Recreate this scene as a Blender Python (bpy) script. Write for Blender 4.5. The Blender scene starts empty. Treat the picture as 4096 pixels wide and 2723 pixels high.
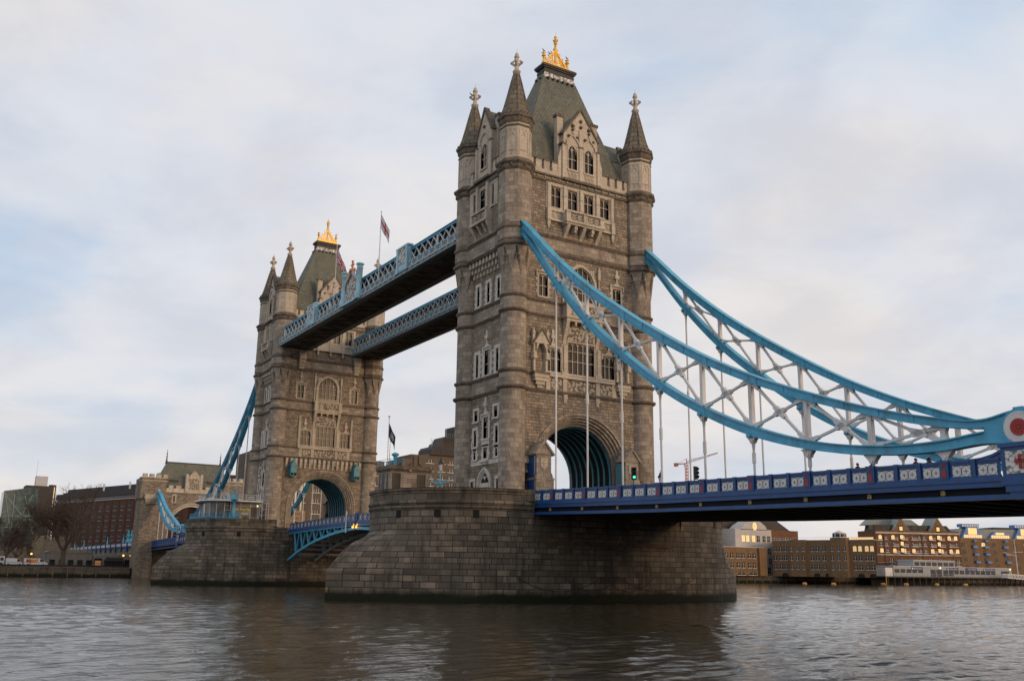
import bpy, bmesh, math, random
import numpy as np
from mathutils import Vector, Matrix
random.seed(7); rng = np.random.default_rng(7)
SC = bpy.context.scene
COL = SC.collection
PI = math.pi

# ------------------------------------------------------------------ camera
cam = bpy.data.cameras.new('camera'); camo = bpy.data.objects.new('camera', cam); COL.objects.link(camo)
CR = Vector((0.526904, 0.849823, 0.013155)); CU = Vector((0.193348, -0.134923, 0.971809)); CF = Vector((-0.827641, 0.509506, 0.235402))
camo.matrix_world = Matrix(((CR.x, CU.x, -CF.x, 93.626), (CR.y, CU.y, -CF.y, -63.797), (CR.z, CU.z, -CF.z, 3.09), (0, 0, 0, 1)))
cam.sensor_width = 36.0; cam.lens = 3798.31 / 4096 * 36.0
cam.clip_start = 0.5; cam.clip_end = 6000
SC.camera = camo

# ------------------------------------------------------------------ light
SUN_AZ, SUN_EL = math.radians(22), math.radians(9)
sd = Vector((math.cos(SUN_EL) * math.cos(SUN_AZ), math.cos(SUN_EL) * math.sin(SUN_AZ), math.sin(SUN_EL)))
sl = bpy.data.lights.new('sun', 'SUN'); sl.energy = 0.95; sl.angle = math.radians(14); sl.color = (1.0, 0.66, 0.36)
slo = bpy.data.objects.new('sun', sl); COL.objects.link(slo)
slo.rotation_euler = (-sd).to_track_quat('-Z', 'Y').to_euler(); slo.location = (60, 40, 90)

W = bpy.data.worlds.new('World'); SC.world = W; W.use_nodes = True
wn = W.node_tree; wn.nodes.clear()
def N(t, **k):
    n = wn.nodes.new(t)
    for a, b in k.items(): setattr(n, a, b)
    return n
def LK(a, b): wn.links.new(a, b)
sky = N('ShaderNodeTexSky'); sky.sky_type = 'NISHITA'; sky.sun_disc = False
sky.sun_elevation = SUN_EL; sky.sun_rotation = PI / 2 - SUN_AZ; sky.air_density = 1.0; sky.dust_density = 2.0
bg1 = N('ShaderNodeBackground'); bg1.inputs['Strength'].default_value = 0.10; LK(sky.outputs[0], bg1.inputs[0])
tc = N('ShaderNodeTexCoord')
# project the view direction on a cloud layer overhead
sep = N('ShaderNodeSeparateXYZ'); LK(tc.outputs['Generated'], sep.inputs[0])
addz = N('ShaderNodeMath', operation='ADD'); LK(sep.outputs[2], addz.inputs[0]); addz.inputs[1].default_value = 0.22
mx = N('ShaderNodeMath', operation='MAXIMUM'); LK(addz.outputs[0], mx.inputs[0]); mx.inputs[1].default_value = 0.05
dx = N('ShaderNodeMath', operation='DIVIDE'); LK(sep.outputs[0], dx.inputs[0]); LK(mx.outputs[0], dx.inputs[1])
dy = N('ShaderNodeMath', operation='DIVIDE'); LK(sep.outputs[1], dy.inputs[0]); LK(mx.outputs[0], dy.inputs[1])
cmb = N('ShaderNodeCombineXYZ'); LK(dx.outputs[0], cmb.inputs[0]); LK(dy.outputs[0], cmb.inputs[1])
def wnoise(scale, detail, rough, dist, off):
    m = N('ShaderNodeMapping'); LK(cmb.outputs[0], m.inputs[0]); m.inputs['Location'].default_value = off
    n = N('ShaderNodeTexNoise'); LK(m.outputs[0], n.inputs['Vector'])
    n.inputs['Scale'].default_value = scale; n.inputs['Detail'].default_value = detail
    n.inputs['Roughness'].default_value = rough; n.inputs['Distortion'].default_value = dist
    return n.outputs['Fac']
def wramp(src, stops):
    r = N('ShaderNodeValToRGB'); LK(src, r.inputs[0]); e = r.color_ramp.elements
    e[0].position, e[0].color = stops[0][0], (*stops[0][1], 1); e[1].position, e[1].color = stops[-1][0], (*stops[-1][1], 1)
    for p, c in stops[1:-1]:
        q = e.new(p); q.color = (*c, 1)
    r.color_ramp.interpolation = 'EASE'
    return r.outputs[0]
def wmix(f, a, b, mode='MIX'):
    m = N('ShaderNodeMix', data_type='RGBA', blend_type=mode)
    if isinstance(f, float): m.inputs[0].default_value = f
    else: LK(f, m.inputs[0])
    for s, v in ((6, a), (7, b)):
        if isinstance(v, tuple): m.inputs[s].default_value = (*v, 1)
        else: LK(v, m.inputs[s])
    return m.outputs[2]
c1 = wramp(wnoise(0.95, 8, 0.56, 0.25, (3.1, 1.7, 0)), [(0.34, (0.545, 0.645, 0.775)), (0.48, (0.685, 0.71, 0.77)), (0.64, (0.785, 0.75, 0.735))])
c2 = wramp(wnoise(2.4, 7, 0.56, 0.3, (7.3, -2.2, 0)), [(0.35, (0.90, 0.91, 0.94)), (0.65, (1.06, 1.05, 1.04))])
cc = wmix(1.0, c1, c2, 'MULTIPLY')
# a little warmer and paler towards the horizon
hz = N('ShaderNodeMapRange'); LK(sep.outputs[2], hz.inputs[0]); hz.inputs[1].default_value = 0.0; hz.inputs[2].default_value = 0.30; hz.inputs[3].default_value = 0.6; hz.inputs[4].default_value = 0.0
c3 = wramp(wnoise(1.5, 6, 0.5, 0.6, (1.3, 5.2, 0)), [(0.40, (0.60, 0.635, 0.70)), (0.6, (0.89, 0.79, 0.71))])
cc = wmix(hz.outputs[0], cc, c3)
# bright thin cloud in front of the low sun
dt = N('ShaderNodeVectorMath', operation='DOT_PRODUCT'); LK(tc.outputs['Generated'], dt.inputs[0]); dt.inputs[1].default_value = sd
dm = N('ShaderNodeMath', operation='MAXIMUM'); LK(dt.outputs['Value'], dm.inputs[0]); dm.inputs[1].default_value = 0
dp = N('ShaderNodeMath', operation='POWER'); LK(dm.outputs[0], dp.inputs[0]); dp.inputs[1].default_value = 9
gl = wmix(dp.outputs[0], (0.0, 0.0, 0.0), (1.25, 0.70, 0.30))
cc = wmix(1.0, cc, gl, 'ADD')
bg2 = N('ShaderNodeBackground'); LK(cc, bg2.inputs[0]); bg2.inputs['Strength'].default_value = 0.93
mxs = N('ShaderNodeMixShader'); mxs.inputs[0].default_value = 0.92; LK(bg1.outputs[0], mxs.inputs[1]); LK(bg2.outputs[0], mxs.inputs[2])
wo = N('ShaderNodeOutputWorld'); LK(mxs.outputs[0], wo.inputs[0])
SC.view_settings.view_transform = 'Standard'; SC.view_settings.look = 'None'; SC.view_settings.exposure = 0.22; SC.view_settings.gamma = 1.0

# ------------------------------------------------------------------ materials
class NT:
    def __init__(s, name):
        s.m = bpy.data.materials.new(name); s.m.use_nodes = True; s.t = s.m.node_tree
        s.p = s.t.nodes['Principled BSDF']
    def n(s, t, **k):
        n = s.t.nodes.new(t)
        for a, b in k.items(): setattr(n, a, b)
        return n
    def l(s, a, b): s.t.links.new(a, b)
    def noise(s, scale, detail=4, rough=.55, stretch=(1, 1, 1), coord='Object'):
        c = s.n('ShaderNodeTexCoord'); m = s.n('ShaderNodeMapping'); s.l(c.outputs[coord], m.inputs[0]); m.inputs['Scale'].default_value = stretch
        n = s.n('ShaderNodeTexNoise'); s.l(m.outputs[0], n.inputs['Vector']); n.inputs['Scale'].default_value = scale
        n.inputs['Detail'].default_value = detail; n.inputs['Roughness'].default_value = rough
        return n.outputs['Fac']
    def ramp(s, f, stops):
        r = s.n('ShaderNodeValToRGB'); s.l(f, r.inputs[0]); e = r.color_ramp.elements
        e[0].position, e[0].color = stops[0][0], (*stops[0][1], 1); e[1].position, e[1].color = stops[-1][0], (*stops[-1][1], 1)
        for p, c in stops[1:-1]:
            q = e.new(p); q.color = (*c, 1)
        return r.outputs[0]
    def mix(s, f, a, b, mode='MIX'):
        m = s.n('ShaderNodeMix', data_type='RGBA', blend_type=mode)
        if isinstance(f, (int, float)): m.inputs[0].default_value = f
        else: s.l(f, m.inputs[0])
        for i, v in ((6, a), (7, b)):
            if isinstance(v, tuple): m.inputs[i].default_value = (*v, 1)
            else: s.l(v, m.inputs[i])
        return m.outputs[2]
    def bump(s, h, st, dist=.05):
        b = s.n('ShaderNodeBump'); b.inputs['Strength'].default_value = st; b.inputs['Distance'].default_value = dist
        s.l(h, b.inputs['Height']); s.l(b.outputs[0], s.p.inputs['Normal'])
    def col(s, c): s.l(c, s.p.inputs['Base Color'])
def g3(v): return (v, v, v)
def paint(name, c, rough=.45, var=.12, metal=0, grime=None, scale=1.2, spec=.5):
    M = NT(name); p = M.p; p.inputs['Roughness'].default_value = rough; p.inputs['Metallic'].default_value = metal
    p.inputs['Specular IOR Level'].default_value = spec
    f = M.noise(scale, 5, .6)
    c1 = M.ramp(f, [(.35, tuple(x * (1 - var) for x in c)), (.65, tuple(min(1, x * (1 + var)) for x in c))])
    if grime:
        g = M.ramp(M.noise(.9, 6, .65, (1, 1, .25)), [(.52, g3(0)), (.72, g3(grime[1]))])
        c1 = M.mix(g, c1, grime[0])
    M.col(c1)
    return M.m
def stone(name, ca, cb, mortar, bw, bh, ms, bump=.35, rough=.85, tint=None, soot=None, fine=6, squash=1.0, uv=True, hues=None, extra=None):
    M = NT(name); M.p.inputs['Roughness'].default_value = rough; M.p.inputs['Specular IOR Level'].default_value = .25
    c = M.n('ShaderNodeTexCoord'); b = M.n('ShaderNodeTexBrick'); M.l(c.outputs['UV'], b.inputs['Vector'])
    b.inputs['Scale'].default_value = 1; b.inputs['Brick Width'].default_value = bw; b.inputs['Row Height'].default_value = bh
    b.inputs['Mortar Size'].default_value = ms; b.inputs['Mortar Smooth'].default_value = .3; b.inputs['Bias'].default_value = 0
    b.inputs['Color1'].default_value = (*ca, 1); b.inputs['Color2'].default_value = (*cb, 1); b.inputs['Mortar'].default_value = (*mortar, 1)
    b.squash = squash; b.squash_frequency = 3; b.offset = .5
    colr = b.outputs['Color']
    if hues:      # a second brick lattice of the same courses picks out odd warm and pale stones
        b2 = M.n('ShaderNodeTexBrick'); mp = M.n('ShaderNodeMapping'); mp.inputs['Location'].default_value = (bw * 37, bh * 58, 0)
        M.l(c.outputs['UV'], mp.inputs[0]); M.l(mp.outputs[0], b2.inputs['Vector'])
        for k in ('Scale', 'Brick Width', 'Row Height'): b2.inputs[k].default_value = b.inputs[k].default_value
        b2.inputs['Mortar Size'].default_value = 0; b2.squash = squash; b2.squash_frequency = 3
        b2.inputs['Color1'].default_value = (0, 0, 0, 1); b2.inputs['Color2'].default_value = (1, 1, 1, 1)
        hr = M.ramp(b2.outputs['Color'], [(.0, hues[0]), (.5, (1, 1, 1)), (1.0, hues[1])])
        colr = M.mix(1.0, colr, hr, 'MULTIPLY')
    f = M.noise(fine, 6, .65)
    colr = M.mix(1.0, colr, M.ramp(f, [(.3, g3(.72)), (.7, g3(1.2))]), 'MULTIPLY')
    if tint:
        colr = M.mix(M.ramp(M.noise(.35, 5, .6), [(.42, g3(0)), (.68, g3(.75))]), colr, tint)
    if soot:
        colr = M.mix(M.ramp(M.noise(.8, 6, .62, (1, 1, .16)), [(.50, g3(0)), (.75, g3(soot[1]))]), colr, soot[0])
    if extra: colr = extra(M, colr)
    M.col(colr)
    inv = M.n('ShaderNodeMath', operation='SUBTRACT'); inv.inputs[0].default_value = 1; M.l(b.outputs['Fac'], inv.inputs[1])
    ad = M.n('ShaderNodeMath', operation='MULTIPLY_ADD'); M.l(f, ad.inputs[0]); ad.inputs[1].default_value = .6; M.l(inv.outputs[0], ad.inputs[2])
    M.bump(ad.outputs[0], bump, .06)
    return M.m
def emis(name, c, s):
    M = NT(name); M.p.inputs['Base Color'].default_value = (*c, 1); M.p.inputs['Emission Color'].default_value = (*c, 1); M.p.inputs['Emission Strength'].default_value = s
    return M.m
def glassy(name, c, rough=.06, spec=.6, wob=.02):
    M = NT(name); M.p.inputs['Roughness'].default_value = rough; M.p.inputs['Specular IOR Level'].default_value = spec
    M.col(M.ramp(M.noise(.7, 3), [(.35, tuple(x * .6 for x in c)), (.65, tuple(x * 1.5 for x in c))]))
    M.bump(M.noise(1.3, 2), wob * 10, .02)
    return M.m
def weed(M, colr):       # tide line: green black weed on the lowest stones, pale salt band above it
    c = M.n('ShaderNodeNewGeometry'); s = M.n('ShaderNodeSeparateXYZ'); M.l(c.outputs['Position'], s.inputs[0])
    nz = M.noise(.5, 5, .6)
    a = M.n('ShaderNodeMath', operation='MULTIPLY_ADD'); M.l(nz, a.inputs[0]); a.inputs[1].default_value = 1.1; M.l(s.outputs[2], a.inputs[2])
    k = M.ramp(M.n('ShaderNodeMapRange').outputs[0], [(0, g3(0)), (1, g3(1))]) if False else None
    r = M.n('ShaderNodeMapRange'); M.l(a.outputs[0], r.inputs[0]); r.inputs[1].default_value = 1.15; r.inputs[2].default_value = 1.75; r.inputs[3].default_value = 1; r.inputs[4].default_value = 0
    return M.mix(r.outputs[0], colr, (.012, .014, .006))
MT = {}
MT['rough'] = stone('coursed_granite', (.335, .285, .228), (.205, .173, .138), (.095, .08, .066), .72, .36, .022, bump=.9, soot=((.07, .055, .045), .5), squash=.7, hues=((.8, .78, .78), (1.18, 1.1, 1.0)))
MT['ash'] = stone('granite_ashlar', (.375, .325, .265), (.250, .214, .176), (.125, .105, .088), 1.05, .52, .016, bump=.3, soot=((.09, .072, .06), .45), squash=.6, hues=((.82, .79, .78), (1.22, 1.2, 1.18)))
MT['trim'] = stone('portland_stone', (.55, .485, .395), (.46, .40, .325), (.34, .29, .235), 1.4, .55, .012, bump=.25, soot=((.14, .115, .09), .6))
MT['pale'] = stone('pale_portland_stone', (.62, .58, .52), (.54, .50, .45), (.42, .38, .33), 1.2, .5, .01, bump=.2, soot=((.2, .17, .14), .45))
def carve(name, c):
    M = NT(name); M.p.inputs['Roughness'].default_value = .9
    cc_ = M.n('ShaderNodeTexCoord'); v = M.n('ShaderNodeTexVoronoi'); M.l(cc_.outputs['UV'], v.inputs['Vector']); v.inputs['Scale'].default_value = 3.2
    M.col(M.mix(1.0, M.ramp(v.outputs['Distance'], [(.1, tuple(x * .95 for x in c)), (.42, tuple(x * 1.05 for x in c)), (.6, tuple(x * .3 for x in c))]), M.ramp(M.noise(2, 5), [(.3, g3(.7)), (.7, g3(1.1))]), 'MULTIPLY'))  # shade in the carving's hollows is put into the colour
    M.bump(v.outputs['Distance'], -.9, .12); return M.m
MT['carved'] = carve('carved_stone', (.46, .395, .31))
MT['carvew'] = carve('carved_white', (.72, .70, .66))
MT['cornice'] = paint('weathered_cornice', (.135, .110, .085), .9, .35, grime=((.04, .035, .03), .8), scale=2.5)
MT['spire'] = stone('spire_stone', (.24, .205, .16), (.165, .14, .11), (.045, .038, .03), 1.0, .72, .045, bump=.6, tint=(.14, .125, .085), soot=((.07, .06, .045), .6))
MT['slate'] = stone('green_slate', (.185, .197, .170), (.130, .140, .121), (.055, .058, .048), .42, .34, .03, bump=.6, rough=.7, tint=(.165, .155, .11), soot=((.075, .082, .068), .7), hues=((.85, .9, .9), (1.15, 1.1, 1.0)))
MT['lead'] = paint('dark_lead', (.03, .028, .026), .6, .3)
MT['gold'] = paint('gilding', (.85, .50, .06), .42, .15, metal=.25, grime=((.35, .17, .02), .6), scale=3)
MT['glass'] = glassy('leaded_glass', (.026, .026, .026), .3, .2)
MT['glassb'] = glassy('window_glass', (.022, .024, .028), .12, .35)
MT['glassd'] = glassy('dim_window_glass', (.014, .014, .016), .35, .18)
MT['blue'] = paint('sky_blue_paint', (.060, .345, .53), .42, .14, grime=((.045, .15, .18), .75))
MT['lblue'] = paint('pale_blue_paint', (.30, .52, .62), .5, .08, grime=((.2, .3, .33), .5))
MT['teal'] = paint('teal_paint', (.035, .20, .26), .5, .15)
MT['white'] = paint('white_paint', (.62, .62, .62), .45, .06, grime=((.38, .34, .28), .6), scale=.8)
MT['royal'] = paint('royal_blue_paint', (.007, .060, .205), .4, .15, grime=((.015, .04, .10), .6))
MT['navy'] = paint('black_band_paint', (.004, .005, .009), .6, .3, spec=.15)
MT['red'] = paint('red_paint', (.36, .016, .012), .45, .1)
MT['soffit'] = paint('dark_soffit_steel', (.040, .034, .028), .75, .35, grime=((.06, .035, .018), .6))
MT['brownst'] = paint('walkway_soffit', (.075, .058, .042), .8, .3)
MT['dteal'] = paint('dark_teal_paint', (.012, .055, .075), .5, .2)
MT['orange'] = paint('orange_boss', (.42, .15, .03), .6, .2)
MT['black'] = paint('black_iron', (.012, .012, .012), .5, .3)
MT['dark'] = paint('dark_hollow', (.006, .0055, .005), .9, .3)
MT['grey'] = paint('grey_render', (.20, .20, .195), .8, .12, grime=((.1, .1, .095), .5))
MT['steel'] = paint('grey_steel', (.28, .29, .30), .4, .1)
MT['pier'] = stone('pier_granite', (.205, .175, .138), (.110, .094, .074), (.028, .024, .019), 1.5, .64, .042, bump=.6, rough=.8, squash=.75, tint=(.085, .075, .055), soot=((.026, .022, .018), .9), hues=((.66, .64, .66), (1.4, 1.32, 1.25)), fine=9, extra=weed)
MT['asph'] = paint('asphalt', (.05, .05, .05), .9, .2)
MT['pave'] = paint('paving', (.13, .12, .11), .9, .2)

# ------------------------------------------------------------------ mesh helpers
class MB:
    def __init__(s): s.v = []; s.f = []; s.m = []; s.uv = []; s.sm = []
    def add(s, vs, fs, m=0, uvs=None, smooth=False):
        o = len(s.v); s.v.extend([tuple(map(float, p)) for p in vs])
        for i, f in enumerate(fs):
            s.f.append(tuple(o + k for k in f)); s.m.append(m); s.uv.append(uvs[i] if uvs else None); s.sm.append(smooth)
    def quad(s, a, b, c, d, m=0): s.add([a, b, c, d], [(0, 1, 2, 3)], m)
    def poly(s, ps, m=0): s.add(ps, [tuple(range(len(ps)))], m)
    def box(s, x0, x1, y0, y1, z0, z1, m=0):
        if x0 > x1: x0, x1 = x1, x0
        if y0 > y1: y0, y1 = y1, y0
        if z0 > z1: z0, z1 = z1, z0
        s.add([(x0, y0, z0), (x1, y0, z0), (x1, y1, z0), (x0, y1, z0), (x0, y0, z1), (x1, y0, z1), (x1, y1, z1), (x0, y1, z1)],
              [(0, 3, 2, 1), (4, 5, 6, 7), (0, 1, 5, 4), (1, 2, 6, 5), (2, 3, 7, 6), (3, 0, 4, 7)], m)
    def fbox(s, F, u0, u1, v0, v1, d0, d1, m=0):
        p = [F(u, v, d) for d in (d0, d1) for v in (v0, v1) for u in (u0, u1)]
        s.add(p, [(0, 2, 3, 1), (4, 5, 7, 6), (0, 1, 5, 4), (2, 6, 7, 3), (0, 4, 6, 2), (1, 3, 7, 5)], m)
    def prism(s, F, pts, d0, d1, m=0, back=False):
        n = len(pts); A = [F(u, v, d1) for u, v in pts]; B = [F(u, v, d0) for u, v in pts]
        s.add(A + B, [tuple(range(n))] + [(i, i + n, (i + 1) % n + n, (i + 1) % n) for i in range(n)] + ([tuple(range(2 * n - 1, n - 1, -1))] if back else []), m)
    def bar(s, p, q, w, h=None, m=0, up=(0, 0, 1), w2=None, h2=None):
        p, q = Vector(p), Vector(q); h = w if h is None else h; w2 = w if w2 is None else w2; h2 = h if h2 is None else h2
        t = (q - p).normalized(); up = Vector(up)
        if abs(t.dot(up)) > .98: up = Vector((1, 0, 0)) if abs(t.x) < .9 else Vector((0, 1, 0))
        a = t.cross(up).normalized(); b = a.cross(t)
        vs = []
        for c, ww, hh in ((p, w, h), (q, w2, h2)):
            for sa, sb in ((-1, -1), (1, -1), (1, 1), (-1, 1)): vs.append(c + a * (sa * ww / 2) + b * (sb * hh / 2))
        s.add(vs, [(0, 3, 2, 1), (4, 5, 6, 7), (0, 1, 5, 4), (1, 2, 6, 5), (2, 3, 7, 6), (3, 0, 4, 7)], m)
    def tube(s, p, q, r, r2=None, n=8, m=0, cap=True):
        p, q = Vector(p), Vector(q); r2 = r if r2 is None else r2; t = (q - p).normalized()
        up = Vector((0, 0, 1)) if abs(t.z) < .9 else Vector((1, 0, 0)); a = t.cross(up).normalized(); b = a.cross(t)
        vs = []
        for c, rr in ((p, r), (q, r2)):
            for i in range(n):
                an = 2 * PI * i / n; vs.append(c + a * (rr * math.cos(an)) + b * (rr * math.sin(an)))
        fs = [(i, i + n, (i + 1) % n + n, (i + 1) % n) for i in range(n)]
        s.add(vs, fs, m, smooth=n > 5)
        if cap: s.add(vs, [tuple(range(n)), tuple(range(2 * n - 1, n - 1, -1))], m)
    def path(s, pts, r, n=6, m=0):
        for a, b in zip(pts[:-1], pts[1:]): s.tube(a, b, r, n=n, m=m)
    def lathe(s, prof, cx, cy, n=24, m=0, phase=0.0, smooth=True, cap=True, rfun=None, uR=None):
        vs = []; K = len(prof)
        for r, z in prof:
            for i in range(n):
                an = phase + 2 * PI * i / n; rr = r if rfun is None else rfun(r, z, an)
                vs.append((cx + rr * math.cos(an), cy + rr * math.sin(an), z))
        R = uR or max(p[0] for p in prof); fs, uv = [], []; acc = [0]
        for k in range(1, K): acc.append(acc[-1] + math.hypot(prof[k][0] - prof[k - 1][0], prof[k][1] - prof[k - 1][1]))
        z0 = prof[0][1]
        for k in range(K - 1):
            for i in range(n):
                j = (i + 1) % n; fs.append((k * n + i, k * n + j, (k + 1) * n + j, (k + 1) * n + i))
                ua, ub = 2 * PI * i / n * R, 2 * PI * (i + 1) / n * R
                uv.append([(ua, z0 + acc[k]), (ub, z0 + acc[k]), (ub, z0 + acc[k + 1]), (ua, z0 + acc[k + 1])])
        s.add(vs, fs, m, uv, smooth)
        if cap: s.add(vs[:n], [tuple(range(n - 1, -1, -1))], m); s.add(vs[-n:], [tuple(range(n))], m)
    def loft(s, rings, m=0, closed=True, cap=True, smooth=False):
        n = len(rings[0]); vs = [p for r in rings for p in r]; fs = []
        for k in range(len(rings) - 1):
            for i in range(n if closed else n - 1):
                j = (i + 1) % n; fs.append((k * n + i, k * n + j, (k + 1) * n + j, (k + 1) * n + i))
        s.add(vs, fs, m, smooth=smooth)
        if cap: s.add(list(rings[0]), [tuple(range(n - 1, -1, -1))], m); s.add(list(rings[-1]), [tuple(range(n))], m)
    def sphere(s, c, r, m=0, n=10, k=6, sc=(1, 1, 1)):
        rings = []
        for i in range(k + 1):
            ph = PI * i / k
            rings.append([(c[0] + sc[0] * r * math.sin(ph) * math.cos(2 * PI * j / n), c[1] + sc[1] * r * math.sin(ph) * math.sin(2 * PI * j / n), c[2] - sc[2] * r * math.cos(ph)) for j in range(n)])
        s.loft(rings, m, True, False, True)
    def mesh(s, name, mats):
        me = bpy.data.meshes.new(name); me.from_pydata(s.v, [], s.f); me.update()
        for mm in mats: me.materials.append(MT[mm] if isinstance(mm, str) else mm)
        me.polygons.foreach_set('material_index', s.m)
        me.polygons.foreach_set('use_smooth', s.sm)
        uvl = me.uv_layers.new(name='UVMap'); nor = np.zeros(len(s.f) * 3, np.float32); me.polygons.foreach_get('normal', nor); nor = nor.reshape(-1, 3)
        buf = []; V = s.v
        for fi, f in enumerate(s.f):
            if s.uv[fi] is not None:
                for a in s.uv[fi]: buf += [a[0], a[1]]
                continue
            nx, ny, nz = nor[fi]; hl = math.hypot(nx, ny)
            if hl < .35:
                for k in f: buf += [V[k][0], V[k][1]]
            else:
                tx, ty = -ny / hl, nx / hl; sz = hl
                for k in f: buf += [V[k][0] * tx + V[k][1] * ty, V[k][2] / sz]
        uvl.data.foreach_set('uv', buf)
        return me
PCOUNT = {}
def thing(name, label, cat, loc, group=None, kind=None, rz=0):
    o = bpy.data.objects.new(name, None); COL.objects.link(o); o.location = loc; o.rotation_euler = (0, 0, rz); o.empty_display_size = 1
    o['label'] = label; o['category'] = cat
    if group: o['group'] = group
    if kind: o['kind'] = kind
    return o
def part(mb, name, mats, parent, label=None):
    if not mb.v: return None
    o = bpy.data.objects.new(name, mb.mesh(name, mats)); COL.objects.link(o); o.parent = parent
    if parent.type == 'EMPTY': o.location = -parent.location
    if label: o['label'] = label
    return o
def solo(mb, name, mats, label, cat, group=None, kind=None, base=None):
    if base is not None:
        mb.v = [(x - base[0], y - base[1], z - base[2]) for x, y, z in mb.v]
    o = bpy.data.objects.new(name, mb.mesh(name, mats)); COL.objects.link(o)
    if base is not None: o.location = base
    if label: o['label'] = label
    if cat: o['category'] = cat
    if group: o['group'] = group
    if kind: o['kind'] = kind
    return o
def dup(o, loc=None, rz=None, label=None, parent=None):
    c = o.copy(); COL.objects.link(c)
    if parent is not None: c.parent = parent
    if loc is not None: c.location = loc
    if rz is not None: c.rotation_euler = (0, 0, rz)
    if label: c['label'] = label
    for ch in list(o.children): dup(ch, parent=c)
    return c
def shift_copy(o, dx, dy=0, dz=0):        # a further copy of one part beside the first
    c = o.copy(); COL.objects.link(c); c.parent = o.parent; c.location = o.location + Vector((dx, dy, dz))
    for ch in list(o.children): dup(ch, parent=c)
    return c
def crom(pts, n):                          # smooth curve through (x, z) points, sampled at n xs
    xs = np.array([p[0] for p in pts]); zs = np.array([p[1] for p in pts]); m = np.gradient(zs, xs)
    X = np.linspace(xs[0], xs[-1], n); out = []
    for x in X:
        k = min(len(xs) - 2, max(0, int(np.searchsorted(xs, x) - 1))); h = xs[k + 1] - xs[k]; t = (x - xs[k]) / h
        out.append((2 * t**3 - 3 * t**2 + 1) * zs[k] + (t**3 - 2 * t**2 + t) * h * m[k] + (-2 * t**3 + 3 * t**2) * zs[k + 1] + (t**3 - t**2) * h * m[k + 1])
    return X, np.array(out)
def textmesh(body, size, mat, name, M4, parent=None, depth=.02):
    cu = bpy.data.curves.new(name, 'FONT'); cu.body = body; cu.size = size; cu.align_x = 'CENTER'; cu.align_y = 'CENTER'; cu.extrude = depth
    t = bpy.data.objects.new(name, cu); COL.objects.link(t); bpy.context.view_layer.update()
    me = bpy.data.meshes.new_from_object(t.evaluated_get(bpy.context.evaluated_depsgraph_get()))
    bpy.data.objects.remove(t); me.transform(M4); me.materials.clear(); me.materials.append(MT[mat])
    o = bpy.data.objects.new(name, me); COL.objects.link(o)
    if parent is not None:
        o.parent = parent
        if parent.type == 'EMPTY': o.location = -parent.location
    return o
def frame4(origin, right, up):             # matrix that stands text on a wall
    r = Vector(right).normalized(); u = Vector(up).normalized(); n = r.cross(u)
    return Matrix(((r.x, u.x, n.x, origin[0]), (r.y, u.y, n.y, origin[1]), (r.z, u.z, n.z, origin[2]), (0, 0, 0, 1)))

# ------------------------------------------------------------------ water, sky bounds
def water():
    M = NT('river_water'); p = M.p
    p.inputs['Roughness'].default_value = .07; p.inputs['IOR'].default_value = 1.33
    M.col(M.ramp(M.noise(.03, 4), [(.35, (.026, .022, .011)), (.65, (.036, .031, .016))]))
    MT['water'] = M.m
    # real ripples: one grid, fine where the river is near, coarser towards the banks
    xs = np.unique(np.concatenate([np.arange(-700, -200, 30), np.arange(-200, -60, 2.2), np.arange(-60, 10, 1.0), np.arange(10, 42, .3), np.arange(42, 82, .17), np.arange(82, 85, .3), np.arange(85, 140, 1.2), np.arange(140, 700, 40)]))
    ys = np.unique(np.concatenate([np.arange(-900, -120, 40), np.arange(-120, -64, 2), np.arange(-62, -22, .17), np.arange(-22, 12, .3), np.arange(12, 120, 1.2), np.arange(120, 420, 3), np.arange(420, 1400, 40)]))
    X, Y = np.meshgrid(xs, ys); Z = np.zeros_like(X)
    r = np.random.default_rng(3)
    for lam, amp, n in ((8, .010, 5), (3.2, .012, 9), (1.6, .017, 14), (.95, .0125, 18)):
        for i in range(n):
            a = math.radians(205) + r.normal(0, .55); l = lam * r.uniform(.75, 1.3); k = 2 * PI / l
            ph = r.uniform(0, 6.28); kx, ky = k * math.cos(a), k * math.sin(a)
            gate = .65 + .35 * np.sin(X * r.uniform(.02, .09) + Y * r.uniform(-.09, .09) + ph * 3)
            Z += amp * gate * np.sin(kx * X + ky * Y + ph) / math.sqrt(n) * 1.6
    ny, nx = X.shape
    V = np.stack([X, Y, Z], -1).reshape(-1, 3)
    I = np.arange(ny * nx).reshape(ny, nx)
    Fq = np.stack([I[:-1, :-1], I[:-1, 1:], I[1:, 1:], I[1:, :-1]], -1).reshape(-1, 4)
    me = bpy.data.meshes.new('water'); me.vertices.add(len(V)); me.vertices.foreach_set('co', V.ravel().astype(np.float32))
    me.loops.add(Fq.size); me.loops.foreach_set('vertex_index', Fq.ravel().astype(np.int32))
    me.polygons.add(len(Fq)); me.polygons.foreach_set('loop_start', np.arange(0, Fq.size, 4, dtype=np.int32)); me.polygons.foreach_set('use_smooth', np.ones(len(Fq), bool))
    me.update(calc_edges=True); me.materials.append(M.m)
    n1 = M.noise(2.6, 4, .6, (1.0, .6, 1)); n2 = M.noise(.8, 4, .55, (1, .6, 1))
    ad = M.n('ShaderNodeMath', operation='MULTIPLY_ADD'); M.l(n2, ad.inputs[0]); ad.inputs[1].default_value = 2.2; M.l(n1, ad.inputs[2])
    M.bump(ad.outputs[0], .5, .07)
    o = bpy.data.objects.new('water', me); COL.objects.link(o); o['kind'] = 'structure'; o['label'] = 'brown rippled river water'
water()

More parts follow.
